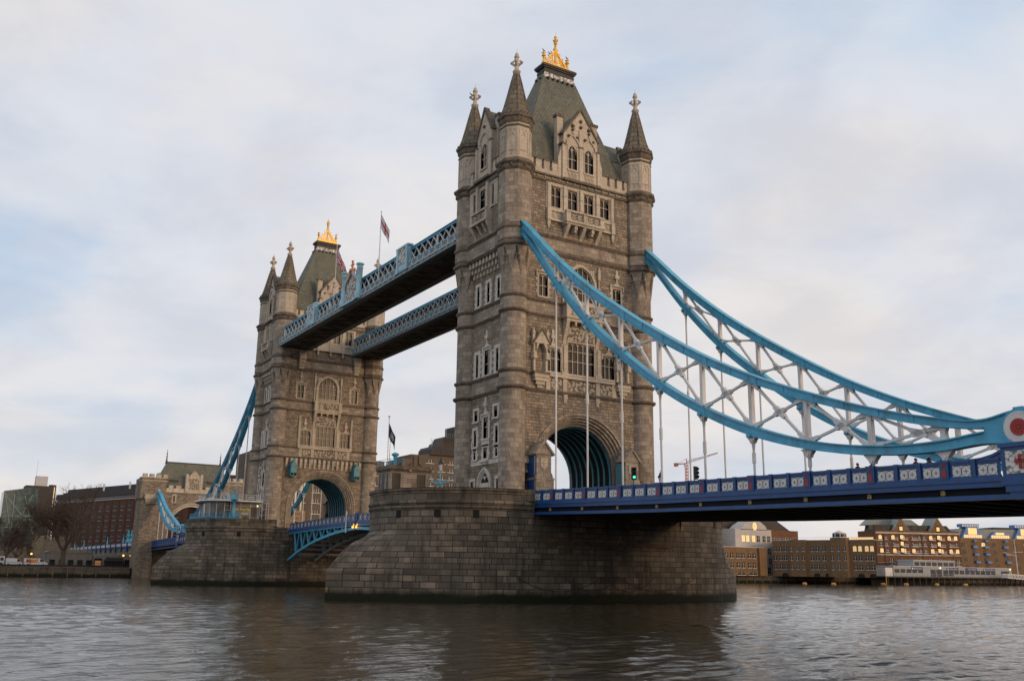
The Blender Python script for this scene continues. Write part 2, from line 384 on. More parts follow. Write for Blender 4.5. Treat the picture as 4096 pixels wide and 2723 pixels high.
# ------------------------------------------------------------------ the two great towers
A, B_ = 5.10, 9.15
XW, YW_ = 5.45, 9.50
def FR(side, off=0.0):
    if side == 'shore': return lambda u, v, d: (XW + d, u, v)
    if side == 'inner': return lambda u, v, d: (-XW - d, -u, v)
    if side == 'west': return lambda u, v, d: (u, -YW_ - off - d, v)
    return lambda u, v, d: (-u, YW_ + off + d, v)
def wall(mb, F, u0, u1, v0, v1, ops=(), m=0, rev=.34, d=0.0):
    us = sorted({u0, u1, *[min(max(x, u0), u1) for o in ops for x in o[:2]]}); vs = sorted({v0, v1, *[min(max(x, v0), v1) for o in ops for x in o[2:4]]})
    for a, b in zip(us[:-1], us[1:]):
        for c, e in zip(vs[:-1], vs[1:]):
            mu, mv = (a + b) / 2, (c + e) / 2
            if any(o[0] < mu < o[1] and o[2] < mv < o[3] for o in ops): continue
            mb.quad(F(a, c, d), F(b, c, d), F(b, e, d), F(a, e, d), m)
    for a, b, c, e in [o[:4] for o in ops]:
        r = d - rev
        mb.quad(F(a, c, d), F(a, e, d), F(a, e, r), F(a, c, r), m); mb.quad(F(b, c, d), F(b, c, r), F(b, e, r), F(b, e, d), m)
        mb.quad(F(a, c, d), F(a, c, r), F(b, c, r), F(b, c, d), m); mb.quad(F(a, e, d), F(b, e, d), F(b, e, r), F(a, e, r), m)
def arcpts(a, b, v0, v1, kind='pointed', n=6):
    w = (b - a) / 2; h = v1 - v0; L = []
    for i in range(n + 1):
        t = i / n
        if kind == 'round': th = t * PI / 2; L.append((a + w * (1 - math.cos(th)), v0 + h * math.sin(th)))
        elif kind == 'tudor':
            th = t * PI / 2; L.append((a + w * (.72 * (1 - math.cos(th)) + .28 * t), v0 + h * (.78 * math.sin(th) + .22 * t)))
        else: th = t * PI / 3; L.append((a + w * (1 - math.cos(th)) / .5, v0 + h * math.sin(th) / .866))
    return L
def arch_full(a, b, v0, v1, kind, n=8):
    L = arcpts(a, b, v0, v1, kind, n); return L + [(a + b - u, v) for u, v in reversed(L[:-1])]
def spandrel(mb, F, a, b, v0, v1, d0, d1, kind='pointed', m=0, n=5, top=None):
    top = v1 if top is None else top
    L = arcpts(a, b, v0, v1, kind, n); mid = (a + b) / 2
    for sgn in (0, 1):
        for i in range(n):
            (ua, va), (ub, vb) = L[i], L[i + 1]
            if sgn: ua, ub = a + b - ub, a + b - ua; va, vb = vb, va
            if max(top - va, top - vb) < 1e-4: continue
            mb.prism(F, [(ua, va), (ub, vb), (ub, top + 1e-3), (ua, top + 1e-3)], d0, d1, m)
def archband(mb, F, a, b, v0, v1, w, d0, d1, kind, m=0, n=8, foot=None):
    In = arch_full(a, b, v0, v1, kind, n); Out = arch_full(a - w, b + w, v0, v1 + w, kind, n)
    if foot is not None: In = [(a, foot)] + In + [(b, foot)]; Out = [(a - w, foot)] + Out + [(b + w, foot)]
    for i in range(len(In) - 1): mb.prism(F, [In[i], In[i + 1], Out[i + 1], Out[i]][::-1], d0, d1, m)
def window(par, F, u0, u1, v0, v1, nl=2, trans=(), hh=.45, d=0.0, arch=None, fw=.20, quoin=0, label=None, sill=True, glass='glass', fm='trim', bars=.085):
    f = MB(); g = MB()
    dg = d - .28
    g.quad(F(u0, v0, dg), F(u1, v0, dg), F(u1, v1, dg), F(u0, v1, dg))
    w = (u1 - u0) / nl; top = v1
    for i in range(1, nl): f.fbox(F, u0 + i * w - bars / 2, u0 + i * w + bars / 2, v0, v1 - .02, dg - .03, d - .12)
    for t in trans: f.fbox(F, u0, u1, t - bars / 2, t + bars / 2, dg - .02, d - .13)
    if arch:
        sp = v0 + arch[0] * (v1 - v0)
        spandrel(f, F, u0, u1, sp, v1, dg - .05, d - .02, arch[1], n=6)
        for i in range(nl): spandrel(f, F, u0 + i * w, u0 + (i + 1) * w, sp - .05, sp + w * .75, dg - .02, d - .15, 'pointed', n=4)
    else:
        for i in range(nl): spandrel(f, F, u0 + i * w, u0 + (i + 1) * w, v1 - hh, v1 - .07, dg - .02, d - .14, 'pointed', n=4, top=v1)
    if fw:
        f.fbox(F, u0 - fw, u0, v0, v1, d - .3, d + .06); f.fbox(F, u1, u1 + fw, v0, v1, d - .3, d + .06)
        if not arch: f.fbox(F, u0 - fw, u1 + fw, v1, v1 + fw, d - .3, d + .08)
        if sill: f.fbox(F, u0 - fw - .05, u1 + fw + .05, v0 - .22, v0, d - .3, d + .14)
    if quoin:
        k = 0; v = v0
        while v < v1 - .2:
            ex = .22 if k % 2 else .06
            for s0 in (u0 - fw - ex, u1 + fw): f.fbox(F, s0, s0 + ex, v, min(v + .34, v1 + .1), d - .1, d + .05)
            v += .36; k += 1
    o = part(f, 'window', [fm], par, label)
    part(g, 'pane', [glass], o)
    return o
def labelmould(mb, F, u0, u1, v, m=0, fin=True, d=0):
    mb.fbox(F, u0, u1, v, v + .14, d - .05, d + .2, m)
    for s in (u0, u1 - .16): mb.fbox(F, s, s + .16, v - .55, v, d - .05, d + .19, m)
    c = (u0 + u1) / 2
    if fin:
        mb.prism(F, [(c - .5, v + .14), (c + .5, v + .14), (c + .1, v + .55), (c - .1, v + .55)], d - .05, d + .16, m)
        mb.fbox(F, c - .13, c + .13, v + .55, v + 1.0, d - .05, d + .17, m); mb.fbox(F, c - .3, c + .3, v + 1.0, v + 1.45, d - .05, d + .26, m)
        mb.fbox(F, c - .15, c + .15, v + 1.45, v + 2.1, d - .05, d + .17, m)
def pinnacle(mb, F, u, v0, v1, w=.22, d=.1, m=0):
    mb.fbox(F, u - w, u + w, v0, v1 - .7, d - .2, d + w, m); mb.fbox(F, u - w * 1.25, u + w * 1.25, v1 - .75, v1 - .62, d - .2, d + w * 1.3, m)
    mb.prism(F, [(u - w, v1 - .62), (u + w, v1 - .62), (u, v1)], d - .1, d + w * .8, m)
def console(mb, F, u, w, v0, v1, dep, m=0):       # S-shaped bracket, deep at the top
    n = 8; prof = []
    for i in range(n + 1):
        t = i / n; s = t * t * (3 - 2 * t); prof.append((v0 + (v1 - v0) * t, .03 + dep * (s * .85 + .15 * t)))
    for i in range(n):
        (a, da), (b, db) = prof[i], prof[i + 1]
        P = [F(u - w, a, -.05), F(u + w, a, -.05), F(u + w, a, da), F(u - w, a, da), F(u - w, b, -.05), F(u + w, b, -.05), F(u + w, b, db), F(u - w, b, db)]
        mb.add(P, [(0, 4, 7, 3), (1, 2, 6, 5), (3, 7, 6, 2)], m)
    mb.fbox(F, u - w, u + w, v1, v1 + .12, 0, dep + .02, m)
def lattice_panel(mb, F, u0, u1, v0, v1, d, n=2, w=.07, m=0):
    s = (u1 - u0) / n
    for i in range(n):
        a, b = u0 + i * s, u0 + (i + 1) * s
        for p, q in (((a, v0), (b, v1)), ((a, v1), (b, v0)), (((a + b) / 2, v0), ((a + b) / 2, v1)), ((a, (v0 + v1) / 2), (b, (v0 + v1) / 2))):
            mb.bar(F(*p, d), F(*q, d), w, w, m)
def octr(n8=0):
    def f(r, z, an):
        a = (an + PI / 8) % (PI / 4) - PI / 8
        return r * math.cos(PI / 8) / math.cos(a)
    return f
def build_tower():
    root = thing('bridge_tower', 'nearer and larger bridge tower, where the light blue chains come down to the right', 'tower', (0, 0, 10), 'twin gothic bridge towers')
    # --- four corner turrets
    for sx in (1, -1):
        for sy in (-1, 1):
            cx, cy = A * sx, B_ * sy; t = MB()
            t.lathe([(1.85, 9.6), (1.85, 10.6), (1.72, 10.8), (1.72, 11.2), (1.56, 11.5)], cx, cy, 32, 0, uR=1.5)
            t.lathe([(1.47, 11.5), (1.47, 22.72)], cx, cy, 32, 0, cap=False, uR=1.5)
            t.lathe([(1.5, 23.1), (1.5, 24.58)], cx, cy, 32, 0, cap=False, uR=1.5)
            t.lathe([(1.47, 24.9), (1.47, 31.5)], cx, cy, 32, 0, cap=False, uR=1.5)
            t.lathe([(1.5, 31.85), (1.5, 33.25)], cx, cy, 32, 0, cap=False, uR=1.5)
            t.lathe([(1.47, 33.5), (1.47, 35.6)], cx, cy, 32, 0, cap=False, uR=1.5)
            oc = octr()
            def flare(r, z, an):
                a = abs((an + PI / 8) % (PI / 4) - PI / 8) ; phi = abs(PI / 8 - a)      # angle from the nearest octagon corner
                k = min(1, max(0, (z - 35.6) / 3.6)); lim = (PI / 8) * .92 * max(0, (38.75 - z) / 2.9)
                ro = 2.02 * math.cos(PI / 8) / math.cos((an + PI / 8) % (PI / 4) - PI / 8)
                if phi < lim and z < 38.7: return 1.44
                return 1.47 + (ro - 1.47) * k ** .8
            t.lathe([(1, z) for z in np.linspace(35.6, 39.2, 15)], cx, cy, 96, 0, rfun=flare, smooth=False, cap=False, uR=1.7)
            t.lathe([(2.02, 39.9), (2.02, 41.25)], cx, cy, 8, 0, PI / 8, False, False, uR=2)
            t.lathe([(1.96, 41.65), (1.96, 48.5)], cx, cy, 8, 0, PI / 8, False, False, uR=2)
            ot = part(t, 'turret', ['ash'], root)
            b = MB()
            for z, r in ((22.72, 1.82), (24.58, 1.72), (31.5, 1.76), (33.25, 1.70)):
                b.lathe([(1.5, z - .12), (r - .1, z), (r, z + .12), (r, z + .26), (1.5, z + .38)], cx, cy, 32, 0)
            for z, r in ((39.2, 2.24), (41.25, 2.16)):
                b.lathe([(1.98, z - .15), (r, z + .05), (r, z + .28), (2.05, z + .42), (1.96, z + .65)], cx, cy, 8, 0, PI / 8, False)
            b.lathe([(1.96, 48.3), (2.2, 48.6), (2.15, 48.95), (2.42, 49.2), (2.42, 49.45), (1.95, 49.85)], cx, cy, 8, 0, PI / 8, False)
            b.lathe([(1.95, 54.25), (2.05, 54.45), (2.12, 54.9), (2.3, 55.05), (2.3, 55.3), (1.9, 55.5)], cx, cy, 8, 0, PI / 8, False)
            b.lathe([(1.93, 53.75), (2.02, 53.9), (1.93, 54.05)], cx, cy, 8, 0, PI / 8, False)
            for i in range(24):
                an = 2 * PI * i / 24; r = 2.1 * math.cos(PI / 8) / math.cos((an + PI / 8) % (PI / 4) - PI / 8)
                b.box(cx + r * math.cos(an) - .12, cx + r * math.cos(an) + .12, cy + r * math.sin(an) - .12, cy + r * math.sin(an) + .12, 55.3, 55.62)
            for i in range(8):                                            # flowers under the cornice
                an = PI / 4 * i; r = 2.1
                b.sphere((cx + r * math.cos(an), cy + r * math.sin(an), 48.85), .17, 0, 6, 4)
            part(b, 'string_course', ['cornice'], ot)
            dr = MB(); dr.lathe([(1.9, 49.7), (1.9, 54.4)], cx, cy, 8, 0, PI / 8, False, False, uR=2)
            for i in range(8):                                            # blind tracery on the drum
                an = PI / 4 * i; rr = 1.9 * math.cos(PI / 8); ex = Vector((math.cos(an), math.sin(an), 0)); tx = Vector((-math.sin(an), math.cos(an), 0))
                Fd = lambda u, v, d, ex=ex, tx=tx, rr=rr: tuple(Vector((cx, cy, v)) + tx * u + ex * (rr + d))
                for u in (-.6, .52): dr.fbox(Fd, u, u + .08, 50.2, 53.6, -.05, .06)
                dr.fbox(Fd, -.52, .52, 53.5, 53.6, -.05, .06); dr.fbox(Fd, -.42, .42, 50.75, 50.83, -.05, .07); dr.fbox(Fd, -.04, .04, 50.2, 50.75, -.05, .06)
                spandrel(dr, Fd, -.52, 0, 52.9, 53.4, -.03, .05, n=3, top=53.5); spandrel(dr, Fd, 0, .52, 52.9, 53.4, -.03, .05, n=3, top=53.5)
                dr.bar(Fd(-.3, 52.5, .03), Fd(0, 53.0, .03), .07, .1); dr.bar(Fd(.3, 52.5, .03), Fd(0, 53.0, .03), .07, .1)
            part(dr, 'drum', ['pale' if False else 'trim'], ot)
            s = MB(); s.lathe([(1.95, 55.5), (1.55, 56.6), (1.1, 58.4), (.68, 60.2), (.36, 61.4)], cx, cy, 8, 0, PI / 8, False, uR=1.2)
            for i in range(8):
                an = PI / 8 + PI / 4 * i; c0, s0 = math.cos(an), math.sin(an)
                s.path([(cx + r * c0, cy + r * s0, z) for r, z in ((1.95, 55.5), (1.55, 56.6), (1.1, 58.4), (.68, 60.2), (.36, 61.4))], .07, 4, 0)
            os = part(s, 'spire', ['spire'], ot)
            fn = MB(); fn.lathe([(.36, 61.3), (.44, 61.5), (.5, 61.6), (.5, 61.75), (.3, 61.9), (.25, 62.3), (.23, 63.4), (.25, 63.5), (.34, 63.6), (.34, 63.72), (.26, 63.85), (.22, 64.1), (.12, 64.22)], cx, cy, 8)
            for an in range(4):
                c0, s0 = math.cos(an * PI / 2 + PI / 4), math.sin(an * PI / 2 + PI / 4)
                fn.bar((cx, cy, 62.35), (cx + .62 * c0, cy + .62 * s0, 62.85), .2, .24); fn.sphere((cx + .62 * c0, cy + .62 * s0, 62.9), .2, 0, 6, 4); fn.sphere((cx + .42 * c0, cy + .42 * s0, 63.1), .13, 0, 6, 4)
            fn.tube((cx, cy, 64.2), (cx, cy, 64.75), .02, n=4)
            part(fn, 'finial', ['trim'], os)
    def face_parts(wl, band, tr, bl):
        for mb, nm_, mats in ((wl, 'wall', ['rough', 'ash']), (band, 'string_course', ['cornice']), (tr, 'stone_dressings', ['trim']), (bl, 'pale_dressings', ['pale'])): part(mb, nm_, mats, root)
    # --- long faces (to the shore span and to the bascules)
    for side in ('shore', 'inner'):
        F = FR(side); sh = side == 'shore'; wl, band, tr, bl = MB(), MB(), MB(), MB()
        R, zc, hw = 6.7, 14.1, 8.7
        # wall round the road arch
        n = 20; arc = [(R * math.cos(PI * i / n), zc + R * math.sin(PI * i / n)) for i in range(n + 1)][::-1]
        for (a, va), (b, vb) in zip(arc[:-1], arc[1:]): wl.quad(F(a, va, 0), F(b, vb, 0), F(b, 22.75, 0), F(a, 22.75, 0), 0)
        for s in (-1, 1):
            a, b = sorted((s * R, s * hw)); wall(wl, F, a, b, 9.6, 22.75, [(s * 7.45 - .42, s * 7.45 + .42, 10, 13.6)] if sh else [], 0, 1.2)
        tr_a = MB()
        for r0, r1, d0, d1 in ((6.72, 6.45, -1.3, .16), (6.45, 6.15, -1.3, -.06), (6.15, 5.85, -1.3, -.34), (5.85, 5.6, -1.3, -.62), (5.6, 5.35, -1.35, -.95)):
            for i in range(n):
                t0, t1 = PI * i / n, PI * (i + 1) / n
                tr_a.prism(F, [(r1 * math.cos(t0), zc + r1 * math.sin(t0)), (r0 * math.cos(t0), zc + r0 * math.sin(t0)), (r0 * math.cos(t1), zc + r0 * math.sin(t1)), (r1 * math.cos(t1), zc + r1 * math.sin(t1))], d0, d1, 0)
            for s in (-1, 1): tr_a.fbox(F, s * r1, s * r0, 9.6, zc, d0, d1, 0)
        part(tr_a, 'road_arch', ['ash'], root)
        # storeys above
        wl_s = wl
        wall(wl, F, -hw, hw, 23.1, 24.6, (), 1)
        O1 = [(-4.89, -2.92, 25.27, 27.95), (-1.88, 1.87, 25.27, 28.98), (2.94, 4.86, 25.27, 27.95)]
        wall(wl, F, -hw, hw, 24.9, 31.55, O1, 0); wall(wl, F, -hw, hw, 31.85, 33.25, (), 1)
        O2 = [(-5.97, -4.75, 34.02, 36.62), (-1.83, 1.83, 34.2, 38.35), (4.75, 5.97, 34.02, 36.62)]
        wall(wl, F, -hw, hw, 33.5, 39.3, O2, 0); wall(wl, F, -hw, hw, 39.85, 41.3, (), 1)
        O3 = [(-4.31, -2.98, 45.3, 47.92), (-1.88, -.54, 45.3, 47.92), (.53, 1.87, 45.3, 47.92), (2.96, 4.29, 45.3, 47.92)]
        wall(wl, F, -hw, hw, 41.6, 48.4, O3, 0)
        window(root, F, *O1[0], 3, [26.85], fw=.12); window(root, F, *O1[1], 5, [26.82, 28.02], fw=.12); window(root, F, *O1[2], 3, [26.85], fw=.12)
        window(root, F, *O2[0], 2, [35.3], quoin=1); window(root, F, *O2[2], 2, [35.3], quoin=1)
        window(root, F, *O2[1], 5, [35.3, 36.35], arch=(.56, 'tudor'), fw=.14)
        for o in O3: window(root, F, *o, 2, [46.82], fw=.1)
        # dressings of the first floor window group
        tr.fbox(F, -5.1, 5.1, 28.15 + 0, 28.4, -.1, .1) if False else None
        for u in (-2.42, 2.42): tr.fbox(F, u - .42, u + .42, 24.95, 28.6, -.1, .12); tr.fbox(F, u - .2, u + .2, 25.0, 28.5, .1, .3); tr.fbox(F, u - .46, u + .46, 24.95, 25.5, -.1, .26)
        for u0, u1 in ((-5.15, -2.9), (2.9, 5.15)): labelmould(tr, F, u0, u1, 28.1)
        for u in (-5.15, 5.15):
            tr.fbox(F, u - .14, u + .14, 24.95, 28.3, -.1, .1)
            if not sh: pinnacle(tr, F, u, 24.95, 31.0, .2, .12)
        tr.fbox(F, -5.3, 5.3, 24.62, 24.95, -.1, .34); tr.fbox(F, -2.1, 2.1, 28.98, 29.2, -.1, .12)
        # carved frieze under the windows
        fz = MB()
        for u0, u1 in ((-4.6, -2.75), (-1.95, 1.95), (2.75, 4.6)): fz.fbox(F, u0, u1, 23.25, 24.5, 0, .1)
        part(fz, 'carved_frieze', ['carved'], root)
        for u in (-4.72, -2.35, 2.35, 4.72): tr.fbox(F, u - .3, u + .3, 23.1, 24.62, 0, .17)
        for u in (-2.3, 2.3): tr.fbox(F, u - .26, u + .26, 22.2, 22.75, 0, .2); tr.fbox(F, u - .2, u + .2, 21.8, 22.2, 0, .14)
        # balcony over the big window
        bal = MB()
        bal.fbox(F, -2.75, 2.75, 31.75, 32.0, 0, .98); bal.fbox(F, -2.6, 2.6, 32.0, 33.4, 0, .82); bal.fbox(F, -2.8, 2.8, 33.4, 33.68, 0, 1.0)
        for u in (-2.35, 2.35): bal.fbox(F, u - .33, u + .33, 32.0, 33.4, .8, .95); console(bal, F, u, .22, 28.7, 31.75, .85)
        bal.fbox(F, -2.2, 2.2, 31.4, 31.75, 0, .8)
        for u in (-1.2, 0, 1.2): bal.prism(F, [(u - .16, 31.4), (u + .16, 31.4), (u, 30.8)][::-1], .5, .75)
        bo = part(bal, 'balcony', ['trim'], root)
        bp = MB(); bp.fbox(F, -1.95, 1.95, 32.1, 33.3, .82, .86); bp.fbox(F, -2.0, 2.0, 29.25, 30.9, 0, .12); part(bp, 'carved_panel', ['carved'], bo)
        # dressings of the arched window and its neighbours
        archband(tr, F, -1.97, 1.97, 36.5, 38.45, .32, -.1, .16, 'tudor', 0, 8, foot=33.7)
        for u in (-2.62, 2.62): tr.tube(F(u, 33.7, .12), F(u, 38.1, .12), .13, n=6); tr.fbox(F, u - .2, u + .2, 36.0, 36.2, -.1, .3); pinnacle(tr, F, u, 37.2, 39.0, .18, .12)
        for u in (-5.36, 5.36): labelmould(tr, F, u - 1.05, u + 1.05, 36.9)
        # top storey: four windows in a pale frame
        tr.fbox(F, -5.05, -4.41, 45.0, 48.35, -.1, .13); tr.fbox(F, 4.41, 5.05, 45.0, 48.35, -.1, .13)
        for u in (-2.43, 0, 2.43): tr.fbox(F, u - .44, u + .44, 45.0, 48.35, -.1, .1); tr.fbox(F, u - .2, u + .2, 45.0, 48.3, .1, .3); tr.fbox(F, u - .25, u + .25, 46.9, 47.0, .1, .36)
        for u in (-4.73, 4.73): tr.fbox(F, u - .2, u + .2, 44.9, 48.2, .1, .28)
        tr.fbox(F, -4.6, 4.6, 48.02, 48.35, -.1, .16)
        tr.fbox(F, -5.0, 5.0, 43.5, 43.75, 0, .3); tr.fbox(F, -5.0, 5.0, 44.75, 45.02, 0, .25); tr.fbox(F, -4.6, 4.6, 43.75, 44.75, 0, .08)
        for u in (-4.75, 4.75):
            tr.fbox(F, u - .27, u + .27, 43.5, 45.0, 0, .4); tr.fbox(F, u - .2, u + .2, 42.9, 43.5, 0, .3); tr.prism(F, [(u - .18, 42.9), (u + .18, 42.9), (u, 42.4)][::-1], 0, .24)
        for u0, u1 in ((-4.45, -2.85), (2.85, 4.45)): lattice_panel(tr, F, u0, u1, 43.8, 44.7, .1, 2, .09)
        b2 = MB()
        if sh:
            b2.fbox(F, -2.85, 2.85, 43.45, 43.7, 0, 1.2); b2.fbox(F, -2.75, 2.75, 43.2, 43.45, 0, 1.05); b2.fbox(F, -2.85, 2.85, 44.72, 44.95, .75, 1.2)
            for u in (-2.5, 0, 2.5): b2.fbox(F, u - .3, u + .3, 43.7, 44.72, .8, 1.12); console(b2, F, u * .93, .22, 41.6, 43.2, .95)
            for u in (-2.7, 2.7): b2.fbox(F, u - .1, u + .1, 43.7, 44.72, .0, .8)
            for u in (-1.25, 1.25): b2.fbox(F, u - .2, u + .2, 42.7, 43.2, 0, .9); b2.fbox(F, u - .16, u + .16, 42.4, 42.7, 0, .75); lattice_panel(b2, F, u - .9, u + .9, 43.75, 44.7, .98, 2, .1)
        else:
            b2.fbox(F, -2.8, 2.8, 43.5, 44.95, .3, .42)
            for u in (-2.5, 0, 2.5): b2.fbox(F, u - .28, u + .28, 43.4, 45.0, .3, .6); b2.prism(F, [(u - .2, 43.4), (u + .2, 43.4), (u + .12, 42.6), (u - .12, 42.6)][::-1], .0, .45)
        part(b2, 'balcony', ['trim'], root)
        # cornice, parapet, merlons
        band.fbox(F, -hw + 1.5, hw - 1.5, 48.4, 48.75, -.2, .2); band.fbox(F, -hw + 1.5, hw - 1.5, 49.0, 49.22, -.2, .38)
        tr.fbox(F, -hw + 1.5, hw - 1.5, 48.75, 49.0, -.2, .12)
        for i in range(13): tr.sphere(F(-6.4 + i * 1.0667, 48.85, .2), .13, 0, 6, 4)
        band.fbox(F, -2.75, 2.75, 48.98, 49.3, 0, .55)
        for s in (-1, 1):
            a, b = sorted((s * 2.6, s * 7.4)); tr.fbox(F, a, b, 49.22, 50.15, -.35, .02)
            for i in range(4):
                u = s * (3.75 + i * 1.17); tr.fbox(F, u - .41, u + .41, 50.15, 51.0, -.33, .0); band.fbox(F, u - .44, u + .44, 51.0, 51.2, -.38, .05)
            for i in range(3):
                u = s * (4.335 + i * 1.17); band.fbox(F, u - .2, u + .2, 50.15, 50.3, -.38, .05); band.fbox(F, u - .14, u + .14, 49.9, 50.15, .02, .1)
        # string courses
        for z in (22.74, 24.6, 31.52, 33.25): band.fbox(F, -hw, hw, z, z + .16, -.1, .12); band.fbox(F, -hw, hw, z + .16, z + .35, -.1, .22)
        for z in (39.25, 41.27): band.fbox(F, -hw + .9, hw - .9, z, z + .2, -.1, .12); band.fbox(F, -hw + .9, hw - .9, z + .2, z + .4, -.1, .22)
        band.fbox(F, -hw + .9, hw - .9, 39.65, 39.9, -.1, .14)
        if not sh:      # machicolation and walkway corbels on the river side
            for i in range(17):
                u = -7.2 + i * .9; tr.fbox(F, u - .22, u + .22, 22.0, 22.7, 0, .42); tr.fbox(F, u - .2, u + .2, 21.5, 22.0, 0, .3); tr.fbox(F, u - .17, u + .17, 21.0, 21.5, 0, .18)
            for s in (-1, 1):
                for k, (a, b, dd) in enumerate(((39.6, 40.1, .35), (40.1, 40.7, .55), (40.7, 41.4, .75), (41.4, 42.0, .95), (42.0, 43.0, .7))): tr.fbox(F, s * 5.55 - .5 - k * .05, s * 5.55 + .5 + k * .05, a, b, 0, dd)
                ln = MB(); u = s * 6.15
                ln.fbox(F, u - .55, u + .55, 19.3, 21.2, .1, 1.5); ln.prism(F, [(u - .65, 21.2), (u + .65, 21.2), (u, 22.3)], .0, 1.6); ln.prism(F, [(u - .42, 19.3), (u + .42, 19.3), (u + .55, 19.5), (u - .55, 19.5)], .3, 1.4)
                ln.bar(F(u, 22.2, 1.4), F(u, 22.75, 1.4), .1); ln.bar(F(u - .2, 22.5, 1.4), F(u + .2, 22.5, 1.4), .1)
                for k in (-.28, .28): ln.fbox(F, u + k - .22, u + k + .22, 19.45, 19.95, 1.5, 1.53, 1)
                part(ln, 'signal_lantern', ['teal', 'dark'], root)
        else:
            for s in (-1, 1):   # canopied niche beside the windows
                u = s * 5.9; nc = MB()
                nc.fbox(F, u - .95, u - .68, 24.95, 28.1, 0, .4); nc.fbox(F, u + .68, u + .95, 24.95, 28.1, 0, .4)
                spandrel(nc, F, u - .68, u + .68, 27.0, 28.4, 0, .62, 'pointed', n=6, top=28.4)
                nc.fbox(F, u - 1.08, u - .62, 26.4, 27.2, 0, .62); nc.fbox(F, u + .62, u + 1.08, 26.4, 27.2, 0, .62)
                nc.prism(F, [(u - 1.1, 28.2), (u + 1.1, 28.2), (u, 29.75)], 0, .66); nc.bar(F(u - 1.2, 28.15, .66), F(u, 29.9, .66), .2, .14, 1); nc.bar(F(u + 1.2, 28.15, .66), F(u, 29.9, .66), .2, .14, 1)
                for k in (-.95, .95): pinnacle(nc, F, u + k, 28.0, 30.1, .16, .3)
                nc.fbox(F, u - 1.1, u + 1.1, 24.7, 24.95, 0, .75, 1)
                for a, b, w in ((24.3, 24.7, .95), (23.9, 24.3, .85), (23.5, 23.9, .6), (23.15, 23.5, .35)): nc.fbox(F, u - w, u + w, a, b, 0, w * .72)
                part(nc, 'statue_niche', ['trim', 'cornice'], root)
                shn = MB(); u = s * 6.12
                shn.fbox(F, u - 1.15, u + 1.15, 9.6, 12.9, .0, 1.75); shn.prism(F, [(u - 1.15, 12.9), (u + 1.15, 12.9), (u + .95, 13.5), (u - .95, 13.5)], 0, 1.65); shn.fbox(F, u - .95, u + .95, 13.5, 15.55, 0, 1.5)
                shn.prism(F, [(u - 1.12, 15.5), (u + 1.12, 15.5), (u, 16.85)], 0, 1.6)
                shn.bar(F(u - 1.25, 15.45, .9), F(u, 16.95, .9), 1.75, .2, 0); shn.bar(F(u + 1.25, 15.45, .9), F(u, 16.95, .9), 1.75, .2, 0)
                shn.bar(F(u, 16.8, 1.5), F(u, 17.6, 1.5), .16, .16); shn.bar(F(u - .32, 17.25, 1.5), F(u + .32, 17.25, 1.5), .18, .16)
                shn.fbox(F, u - 1.2, u + 1.2, 12.75, 12.95, 0, 1.82); shn.fbox(F, u - 1.2, u + 1.2, 10.9, 11.05, 0, 1.82)
                so = part(shn, 'gate_shrine', ['ash'], root)
                cs = MB(); cs.prism(F, [(u - .45, 14.2), (u, 13.75), (u + .45, 14.2), (u + .45, 15.1), (u - .45, 15.1)], 1.5, 1.58); cs.bar(F(u, 14.0, 1.6), F(u, 15.0, 1.6), .14, .08, 0); cs.bar(F(u - .35, 14.6, 1.6), F(u + .35, 14.6, 1.6), .14, .08, 0)
                part(cs, 'shield', ['trim'], so)
                sp = MB(); side_u = u - .97 if s < 0 else u - .97
                sp.fbox(F, side_u - .22, side_u - .03 + .02, 10, 15.3, .05, 1.35); part(sp, 'side_panel', ['royal' if s < 0 else 'teal'], so)
                dd = MB(); dd.fbox(F, s * 7.45 - .42, s * 7.45 + .42, 10, 13.6, -1.1, -1.0, 1); spandrel(dd, F, s * 7.45 - .42, s * 7.45 + .42, 13.2, 13.6, -.6, -.02, 'round', 0, top=13.62); archband(dd, F, s * 7.45 - .42, s * 7.45 + .42, 13.2, 13.6, .18, 0, .15, 'round', 0)
                dd.fbox(F, s * 7.4 - .75, s * 7.4 + .75, 14.6, 15.2, 0, .3); [dd.fbox(F, s * 7.4 - .7 + k * .36, s * 7.4 - .5 + k * .36, 15.2, 15.4, 0, .25) for k in range(4)]
                part(dd, 'side_door', ['ash', 'dark'], root)
        # dormer
        dm_ = MB(); O4 = [(-1.88, -.58, 50.7, 53.85), (.58, 1.88, 50.7, 53.85)]
        wall(dm_, F, -2.55, 2.55, 49.22, 55.6, O4, 0, .34, .12)
        dm_.prism(F, [(-2.4, 55.6), (2.4, 55.6), (0, 58.75)], -.3, .12); 
        for s in (-1, 1):
            dm_.quad(F(s * 2.55, 49.2, .12), F(s * 2.55, 49.2, -3.2), F(s * 2.55, 55.6, -3.2), F(s * 2.55, 55.6, .12))
            dm_.bar(F(s * 2.62, 55.35, -.1), F(0, 59.0, -.1), .75, .22, 1)
            dm_.fbox(F, s * 2.15, s * 3.05, 49.2, 57.7, -1.25, -.6); dm_.fbox(F, s * 2.05, s * 3.2, 57.7, 58.05, -1.35, -.5, 1)
            for z in (53.9, 55.2): dm_.fbox(F, s * 2.55, s * 2.85, z, z + .18, -.6, .2, 1)
            dm_.prism(F, [(s * 2.55, 49.2), (s * 3.3, 49.2), (s * 3.3, 51.9), (s * 3.0, 52.9), (s * 2.55, 54.0)][::s], -.4, .06)
            dm_.fbox(F, s * 2.45, s * 2.8, 49.22, 53.8, .1, .26); dm_.fbox(F, s * 2.4, s * 2.85, 53.75, 53.95, .1, .34, 1)
        dm_.fbox(F, -.28, .28, 49.22, 56.2, .1, .26); dm_.fbox(F, -.33, .33, 53.75, 53.95, .1, .32, 1)
